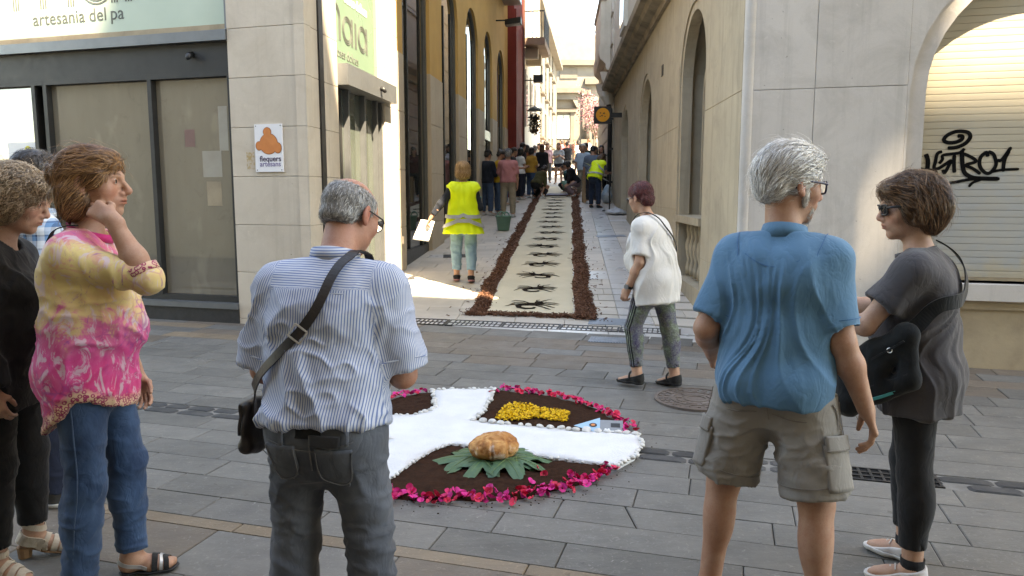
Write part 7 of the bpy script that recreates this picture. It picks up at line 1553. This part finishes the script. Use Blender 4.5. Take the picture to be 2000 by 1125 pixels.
# ================================================================ people up the lane
SKS=[SK1,SK3,SK4,SK2]
CL={}
def cc(name,c): 
    if name not in CL: CL[name]=cloth(name,c,tuple(x*.85 for x in lin(c)),6,.9,400,.05,.05)
    return CL[name]
HM=dict(dark=MATS['dark_hair'],brown=BR,blond=hairmat('blond_hair',(.16,.085,.03),(.36,.21,.09),(.55,.36,.18)),grey=m_gray4,white=m_white5,black=hairmat('black_hair',(.008,.006,.005),(.015,.012,.010),(.035,.03,.027)))
def folk(loc,rz,label,H=1.68,fem=False,g=1.,top=('grey',(.2,.2,.2)),low=('navy',(.02,.03,.06)),hairc='brown',hairl='short',sleeve=.6,hem=-.08,shorts=None,shoec=(.5,.5,.5),sk=0,res=.014,cap=None,skirt=None,group='people gathered up the lane',hz=None,**kw):
    root=person(loc,rz,label,group)
    if hz is not None: root.location.z=hz
    f=Fig(H,fem,g,**kw); body(f,root,SKS[sk],res=res,hres=res*.5,nodetail=res>.012,handres=res*.5,hands=dict(L=dict(curl=(.4,.4,.4,.4)),R=dict(curl=(.4,.4,.4,.4))))
    F=top_fld(f,.018,sleeve,.026,hem,.008,loose=.015); garment('top',F,cc(*top),root,res*.85,.010,'polo',int(abs(loc[1]*7))%9)
    T=trouser_fld(f,.010,.02,.03,(.02,.014,.022),shorts=shorts); garment('trousers' if shorts is None else 'shorts',T,cc(*low),root,res*.85,.008,'jeans',3)
    for q_ in 'LR': shoe(f,root,q_,cc('shoe_%02d%02d%02d'%tuple(int(x*99) for x in shoec),shoec),None,.05)
    A=[((0,-.016,.042),(.085,.106,.089)),((0,-.068,-.02),(.068,.044,.055))]; S_=[((0,.112,-.035),(.088,.085,.105)),((0,-.02,-.16),(.12,.14,.09))]
    if hairl=='bob': A+= [((0,-.07,-.05),(.085,.055,.08)),((.068,-.02,-.03),(.028,.05,.075)),((-.068,-.02,-.03),(.028,.05,.075))]; S_=[((0,.118,-.045),(.082,.08,.11)),((0,-.0,-.20),(.13,.14,.08))]
    if hairl=='long': A+= [((0,-.075,-.08),(.085,.05,.13)),((.066,-.03,-.07),(.03,.05,.11)),((-.066,-.03,-.07),(.03,.05,.11))]; S_=[((0,.118,-.045),(.082,.08,.11))]
    if hairl=='bun': A+= [((0,-.085,.085),(.045,.045,.045))]
    if cap is None or True: hair(f,root,A,S_,HM[hairc],max(res*.5,.005),.006,(14,14,14),strands=dict(n=500 if res<.012 else 160,flow=lambda L:np.c_[L[:,0]*3,-.3+0*L[:,0],-1+0*L[:,0]],len=.06,w=.006,lift=.008,mess=.3,seg=4),seed=3)
    if cap is not None:
        C=Fld(); C.ell(f.tp((0,-.012,.055)),np.array([.092,.112,.085])*f.hd,.01,f.hR); C.cone(f.tp((0,.07,.045)),f.tp((0,.15,.035)),.05*f.hd,.045*f.hd,.01,(f.hR[:,2],.16)); C.cut(f.tp((0,0,.035)),-f.hR[:,2]); V,Q=mesh_fld(C,.006); nmesh('cap',V,Q,cap,root)
    return root,f,F
m_hv=NT('hi_vis_yellow'); q=m_hv; v=q.coord('Object'); col=q.ramp(q.noise(v,5,3),[(.35,(.72,.88,.03)),(.65,(.66,.82,.025))]); hvn=q.bump(q.noise(v,20,4),.3,.005); m_hv=q.done(col,.6,.3,normal=hvn)
m_refl=mat('reflective_tape',(.34,.35,.35),(.30,.31,.31),20,.35,.1,60,.5,coords='Object')
def vest(f,root,hem=-.18,res=.009,flare=.05,amp=.012):
    F=top_fld(f,.034,.12,.05,hem,flare,loose=.03,neckr=.085,cuff=False); b=F.bounds()
    vs_=garment('safety_vest',F,m_hv,root,res,amp,'drape',4)
    for h in (hem+.15,hem+.29):
        ring_=[f.P+f.up*h*f.k+f.rx*.5*math.cos(a)+f.fw*.5*math.sin(a) for a in np.linspace(0,6.283,25)]; strap('reflective_band',ring_,F,.052,.003,m_refl,vs_,.024,96)
    return vs_
# woman in the vest, walking away
root=person((-.70,10.75),3,'blond woman in a yellow safety vest and light jeans walking up the lane')
f=Fig(1.71,True,g=1.0,lean=2,hy=-8,aL=((-.75,-.1,-1),(-.55,.05,-.75)),aR=((.30,.05,-1),(-.02,.85,.10)),lL=((-.03,.16,-1),(0,.02,-1)),lR=((.03,-.05,-1),(0,-.16,-1)),fp=(0,8),toe=(4,-4))
body(f,root,SK3,res=.010,hres=.0055,handres=.004,hands=dict(L=dict(palm=f.rx,curl=(.6,.7,.7,.7)),R=dict(palm=-f.rx,curl=(.6,.6,.6,.6))))
garment('dark_top',top_fld(f,.012,1.75,.012,-.02,0,loose=.005),cc('navy_knit',(.018,.022,.032)),root,.010,.006,'shirt',4); vest(f,root,-.24,.008,.10)
garment('jeans',trouser_fld(f,.010,.02,.085,(.022,.014,.024)),m_ldenim,root,.009,.010,'jeans',5)
for q_ in 'LR': shoe(f,root,q_,cc('black_trainer',(.02,.02,.022)),cc('pink_sole',(.5,.25,.27)),.055)
hair(f,root,[((0,-.02,.045),(.092,.112,.092)),((0,-.07,-.04),(.09,.06,.085)),((.07,-.02,-.02),(.03,.055,.08)),((-.07,-.02,-.02),(.03,.055,.08))],[((0,.118,-.045),(.082,.08,.11)),((0,0,-.20),(.14,.14,.09))],HM['blond'],.005,.007,(12,12,12),strands=dict(n=1600,flow=lambda L:np.c_[L[:,0]*2.5,-.1+0*L[:,0],-1+0*L[:,0]],len=.07,w=.0035,lift=.012,mess=.4,wave=.25,seg=6),seed=23)
pp=empty('paper_sheets',root.location,root.rotation_euler.z,'white sheets of paper in the left hand of the woman in the vest','paper')
c=f.Wr['L']+unit(f.fd['L'])*.08; e1=unit(f.fd['L']*.3-f.up); e2=unit(np.cross(e1,f.fw)); 
for k in range(2):
    V=[];Q=[]
    for i in range(9):
        for j in range(7): t=i/8; u_=j/6-.5; V.append(c+e1*(-.03+.30*t)+e2*u_*(.20)+f.fw*(.02*math.sin(t*3+k)+.03*u_*t+.006*k)-e2*.03*t*k-e2*.05*t)
    Q=[(i*7+j,i*7+j+1,(i+1)*7+j+1,(i+1)*7+j) for i in range(8) for j in range(6)]; o=nmesh('sheet',V,Q,mat('white_paper',(.82,.82,.80),(.80,.80,.78),4,.7,0),pp); sm=o.modifiers.new('s','SOLIDIFY'); sm.thickness=.0008
ph2=empty('phone',root.location,root.rotation_euler.z,'pale blue phone in the right hand of the woman in the vest','phone'); c=f.Wr['R']+unit(f.fd['R'])*.10+f.up*.05; mb=MB(); mb.box8([c+f.rx*a*.037+f.fw*b*.005+f.up*d_*.075 for a,b,d_ in ((-1,-1,-1),(1,-1,-1),(1,1,-1),(-1,1,-1),(-1,-1,1),(1,-1,1),(1,1,1),(-1,1,1))]); mb.build('case',mat('teal_screen',(.22,.50,.52),(.2,.45,.48),3,.3,0),ph2)
# left-hand group
folk((-.66,19.75),-35,'man in a dark cap and navy jacket at the head of the left group',1.70,top=('navy_jacket',(.014,.018,.028)),low=('blue_jean',(.05,.085,.15)),hairc='dark',sleeve=1.9,cap=m_ink,aR=((.2,.3,-1),(-.3,.9,.1)),aL=((-.2,.3,-1),(.3,.9,.1)),hp=-12)
folk((-.36,19.9),-75,'woman in a mustard yellow top with her hair in a bun',1.70,True,1.1,('mustard_knit',(.50,.31,.03)),('mid_jean',(.07,.12,.2)),'dark','bun',1.8,aR=((.2,.3,-1),(-.3,.9,.2)),aL=((-.2,.3,-1),(.3,.9,.2)),hp=-22,shoec=(.7,.7,.7))
folk((-.10,19.2),-4,'man in a salmon pink shirt, grey cap and beige trousers, back to us',1.74,False,1.08,('salmon_shirt',(.46,.19,.19)),('beige_chino',(.30,.255,.19)),'grey','short',.9,-.06,cap=cc('grey_cap',(.09,.095,.11)),res=.011,aR=((.15,.0,-1),(.05,.12,-1)),aL=((-.2,.3,-1),(.2,.8,-.3)))
folk((.26,24.4),-60,'dark-haired woman in a white tee with folded arms, left side',1.66,True,1.,('white_tee',(.66,.66,.66)),('navy_trousers',(.016,.02,.035)),'black','bob',.6,aR=((.15,.3,-1),(-.7,.7,.1)),aL=((-.15,.3,-1),(.7,.7,.1)),hy=40,shoec=(.75,.75,.75))
folk((.34,25.6),-70,'tall man in dark clothes leaning by the red wall',1.80,top=('dark_shirt',(.025,.02,.022)),low=('navy_trousers',(.016,.02,.035)),hairc='dark',hy=30)
folk((.64,24.9),-50,'woman in an ochre top and wide blue jeans with dark hair',1.66,True,1.,('ochre_top',(.40,.22,.04)),('wide_jean',(.05,.09,.17)),'black','bob',.9,aR=((.2,.2,-1),(-.5,.8,.2)))
folk((1.10,27.6),10,'woman with long brown hair in a black top and grey trousers, back to us',1.72,True,1.05,('black_cloth_b',(.012,.012,.013)),('grey_trousers',(.10,.09,.085)),'brown','long',1.8,aR=((.2,.2,-1),(-.5,.8,.2)),aL=((-.2,.2,-1),(.5,.8,.2)))
folk((.80,24.3),-40,'person in olive green crouching at the edge of the sand carpet',1.62,True,1.,('olive_top',(.055,.05,.018)),('black_cloth_b',(.012,.012,.013)),'dark','bob',1.7,lean=38,hp=-10,lL=((-.15,.85,-.35),(-.05,-.75,-.75)),lR=((.15,.9,-.2),(.05,-.7,-.8)),fp=(0,25),aR=((.15,.55,-1),(.05,.35,-1)),aL=((-.15,.5,-1),(0,.4,-1)))
folk((1.52,32.4),180,'woman in a pale pink top and grey trousers walking towards us',1.70,True,1.,('pale_pink',(.6,.36,.38)),('grey_trousers',(.10,.09,.085)),'brown','long',.7,lL=((-.03,.2,-1),(0,.05,-1)),lR=((.03,-.12,-1),(0,-.25,-1)),shoec=(.7,.7,.7))
folk((1.96,31.6),165,'woman in a grey tee and dark shorts standing in the sun',1.70,True,1.08,('grey_tee',(.30,.33,.35)),('dark_shorts',(.018,.02,.03)),'brown','long',.6,shorts=.42,aR=((.15,.3,-1),(-.6,.7,.2)),aL=((-.2,.1,-1),(.2,.8,.3)))
for i,(l,rz,lab,fm,tp_,lw_,hc) in enumerate([((-.25,22.4),-60,'woman in a navy blouse behind the mustard yellow top',True,('navy_knit',(.018,.022,.032)),('mid_jean',(.07,.12,.2)),'brown'),((.02,23.4),-80,'man in a charcoal polo between the pink shirt and the white tee',False,('charcoal',(.04,.04,.045)),('beige_chino',(.30,.255,.19)),'dark'),((.5,26.8),-40,'woman in a rust brown top behind the ochre top',True,('rust_top',(.2,.07,.03)),('navy_trousers',(.016,.02,.035)),'dark'),((.86,28.6),-20,'man in a grey shirt left of the long-haired woman in black',False,('grey_tee',(.30,.33,.35)),('dark_trousers',(.02,.02,.025)),'grey'),((2.55,27.4),120,'woman in a white blouse at the far right edge of the carpet',True,('white_tee',(.66,.66,.66)),('mid_jean',(.07,.12,.2)),'brown'),((2.85,28.8),140,'man in a dark green shirt far along the right wall',False,('green_shirt',(.03,.05,.03)),('dark_trousers',(.02,.02,.025)),'dark'),((1.25,34.5),160,'woman in a cream top in the sun beyond the carpet',True,('cream_shirt',(.6,.52,.4)),('mid_jean',(.07,.12,.2)),'black'),((2.6,35.5),20,'man in a black shirt walking off beyond the shorts woman',False,('black_cloth_b',(.012,.012,.013)),('grey_trousers',(.10,.09,.085)),'dark')]):
    folk(l,rz,lab,1.66+.03*(i%3),fm,1.,tp_,lw_,hc,'long' if fm else 'short',.8,res=.017,aR=((.2,.3,-1),(-.3,.7,.2*(i%3)-.2)),hp=-10)
# right-hand group
folk((2.42,22.6),-10,'man in a slate blue shirt standing by the paper bag, back to us',1.72,False,1.1,('slate_shirt',(.10,.13,.17)),('dark_trousers',(.02,.02,.025)),'black','short',.9,hp=-25)
folk((2.40,25.4),170,'white-haired man in a pale blue shirt at the right wall',1.74,False,1.1,('pale_blue',(.36,.45,.52)),('beige_chino',(.30,.255,.19)),'white','short',.8)
folk((2.72,24.6),150,'dark-haired woman in maroon near the right wall, facing us',1.66,True,1.,('maroon_top',(.06,.012,.016)),('dark_trousers',(.02,.02,.025)),'dark','long',1.7)
folk((3.0,25.3),170,'woman with black hair in a black top, nearest the right wall',1.68,True,1.,('black_cloth_b',(.012,.012,.013)),('dark_trousers',(.02,.02,.025)),'black','long',1.7)
r_,f,_=folk((2.36,21.3),-38,'stooping person in a yellow safety vest and jeans at the right wall',1.66,True,1.05,('slate_tee',(.10,.11,.12)),('deep_jean',(.018,.028,.05)),'brown','long',.7,res=.011,lean=30,hp=-20,aR=((.2,.7,-.8),(0,.8,.5)),aL=((-.2,.6,-.9),(0,.9,.3)),shoec=(.03,.03,.03))
vest(f,r_,-.12,.010,.015,.008)
folk((2.12,25.0),100,'dark-haired helper crouching at the right edge of the carpet',1.62,True,1.,('black_cloth_b',(.012,.012,.013)),('mauve_trousers',(.17,.12,.13)),'black','bob',1.7,lean=30,lL=((-.15,.85,-.35),(-.05,-.75,-.75)),lR=((.15,.9,-.25),(.05,-.72,-.78)),fp=(0,20),aL=((-.1,.7,-.7),(0,.7,-.7)),aR=((.1,.7,-.7),(0,.7,-.7)))
folk((2.18,26.2),95,'dark-haired boy in bright blue crouching behind the helper',1.5,False,1.,('bright_blue',(.02,.14,.40)),('dark_trousers',(.02,.02,.025)),'black','short',.7,lean=20,lL=((-.15,.85,-.25),(-.05,-.75,-.75)),lR=((.15,.85,-.25),(.05,-.72,-.78)),fp=(0,20))
folk((2.02,27.0),100,'child with an outstretched arm kneeling beyond the carpet end',1.25,False,1.,('teal_top',(.05,.13,.13)),('dark_trousers',(.02,.02,.025)),'black','short',.7,lean=20,lL=((-.15,.85,-.45),(-.05,-.75,-.75)),lR=((.15,.85,-.45),(.05,-.72,-.78)),aL=((-.3,.9,.1),(-.1,.95,.05)))
# strollers in the sunlit plaza
far=[((3.72,49.5),20,'man in a black tee far off in the plaza',('black_cloth_b',(.012,.012,.013)),('beige_chino',(.30,.255,.19)),False),((4.1,49),150,'man in a brown shirt beside the black tee in the plaza',('brown_shirt',(.13,.06,.05)),('grey_trousers',(.10,.09,.085)),False),((3.62,41),30,'person all in white walking up the plaza',('white_tee',(.66,.66,.66)),('white_trousers',(.6,.6,.58)),True),((2.9,44),100,'woman in a rose dress-coloured top in the plaza',('rose_top',(.5,.16,.18)),('wide_jean',(.05,.09,.17)),True),((3.25,46),170,'woman in red near the plaza middle',('red_top',(.35,.04,.04)),('dark_trousers',(.02,.02,.025)),True),((1.9,43),60,'woman in pale blue at the left of the plaza',('pale_blue',(.36,.45,.52)),('beige_chino',(.30,.255,.19)),True),((1.55,40.5),140,'man in a cream shirt at the left of the plaza',('cream_shirt',(.6,.52,.4)),('navy_trousers',(.016,.02,.035)),False),((4.7,46),60,'person in grey at the right of the plaza',('grey_tee',(.30,.33,.35)),('dark_trousers',(.02,.02,.025)),False)]
for i,(l,rz,lab,tp_,lw_,fm) in enumerate(far): folk(l,rz,lab,1.66+.02*(i%4),fm,1.,tp_,lw_,('dark','brown','black')[i%3],'bob' if fm else 'short',.7,res=.022,group='strollers in the plaza',lL=((-.04,.15,-1),(0,-.02,-1)),lR=((.04,-.1,-1),(0,-.15,-1)))
# ---------------- things standing in the lane
bu=empty('bucket',(-.19,16.6,gz(-.19,16.6)+.004),.3,'green plastic bucket on the paving left of the sand carpet','bucket'); m_bk=mat('green_plastic',(.14,.29,.22),(.125,.26,.195),5,.45,.1,60,.4)
mb=MB(); n=28; prof=[(0,.004),(.125,.0),(.130,.01),(.172,.30),(.185,.302),(.187,.325),(.172,.327),(.166,.30),(.124,.02),(0,.02)]
mb.loft([[(r*math.cos(2*math.pi*k/n),r*math.sin(2*math.pi*k/n),z) for k in range(n)] for r,z in prof],False); mb.build('tub',m_bk,bu,True)
for s_ in (-1,1): mb=MB(); mb.tube([(.06*math.cos(a)*1.4,s_*.17,.32+.09*math.sin(a)) for a in np.linspace(0,math.pi,9)],.014,8); mb.build('handle',m_bk,bu,True)
pb=empty('paper_bag',(2.30,23.0,gz(2.3,23)+.002),.2,'tall brown paper bag standing by the right-hand group','bag')
mb=MB(); mb.loft([[(a*w_,b*d_,z) for a,b in ((-1,-1),(-.1,-1.1),(1,-1),(1,1),(0,.95),(-1,1))] for z,w_,d_ in ((0,.13,.09),(.35,.135,.085),(.62,.14,.06),(.80,.15,.035))],True); mb.build('bag_body',mat('kraft_paper',(.34,.23,.13),(.29,.19,.11),5,.8,.3),pb)
pl2=empty('plastic_bag',(2.86,22.6,gz(2.86,22.6)),.4,'crumpled blue and white plastic bag at the foot of the right wall','bag')
F=Fld(); F.ell((0,0,.22),(.17,.16,.22),.05); F.ell((.03,0,.42),(.10,.1,.14),.06); V,Q=mesh_fld(F,.013); N=vnorm(V,Q); V=V+N*(.05*fbm(V*9,3))[:,None]; V[:,2]=np.maximum(V[:,2],.003); nmesh('bag_body',V,Q,mat('blue_white_plastic',(.55,.62,.66),(.20,.33,.45),5,.35,.3,30,.5,coords='Object'),pl2)
pl3=empty('plastic_sheet',(2.74,19.6,gz(2.74,19.6)),.1,'crumpled clear plastic sheet on the paving beside the iron stand','sheet')
F=Fld(); F.ell((0,0,.04),(.26,.4,.10),.05); V,Q=mesh_fld(F,.02); N=vnorm(V,Q); V=V+N*(.07*fbm(V*7,3))[:,None]; V[:,2]=np.maximum(V[:,2],.003); nmesh('film',V,Q,mat('clear_film',(.42,.44,.45),(.32,.34,.35),4,.3,.3,30,.5,coords='Object'),pl3)
sd=empty('post_stand',(2.66,20.4,gz(2.66,20.4)),0,'thin black post on a flat base by the right wall','post'); mb=MB(); mb.tube([(0,0,.02),(0,0,1.02)],.018,8); mb.build('post',m_black,sd); mb=MB(); mb.tube([(0,0,.0),(0,0,.02),(0,0,.035)],[.2,.19,.05],20); mb.build('base',m_black,sd)
stc=empty('stencil_board',(1.62,25.6,gz(1.62,25.6)+.05),.08,'flat stencil board lying across the far end of the carpet','board'); mb=MB(); mb.box(-.55,.55,-.35,.35,0,.012); o=mb.build('board',mat('dark_board',(.10,.09,.12),(.08,.07,.1),4,.6,.1),stc); o.rotation_euler=(.08,0,0)
gb=empty('green_tub',(1.80,25.1,gz(1.8,25.1)+.02),0,'small green tub held over the carpet by the crouching helper','tub'); mb=MB(); mb.loft([[(r*math.cos(2*math.pi*k/20),r*math.sin(2*math.pi*k/20),z) for k in range(20)] for r,z in ((0,.25),(.10,.25),(.15,.52),(.14,.52),(.09,.27),(0,.27))],False); mb.build('tub',m_bk,gb,True)
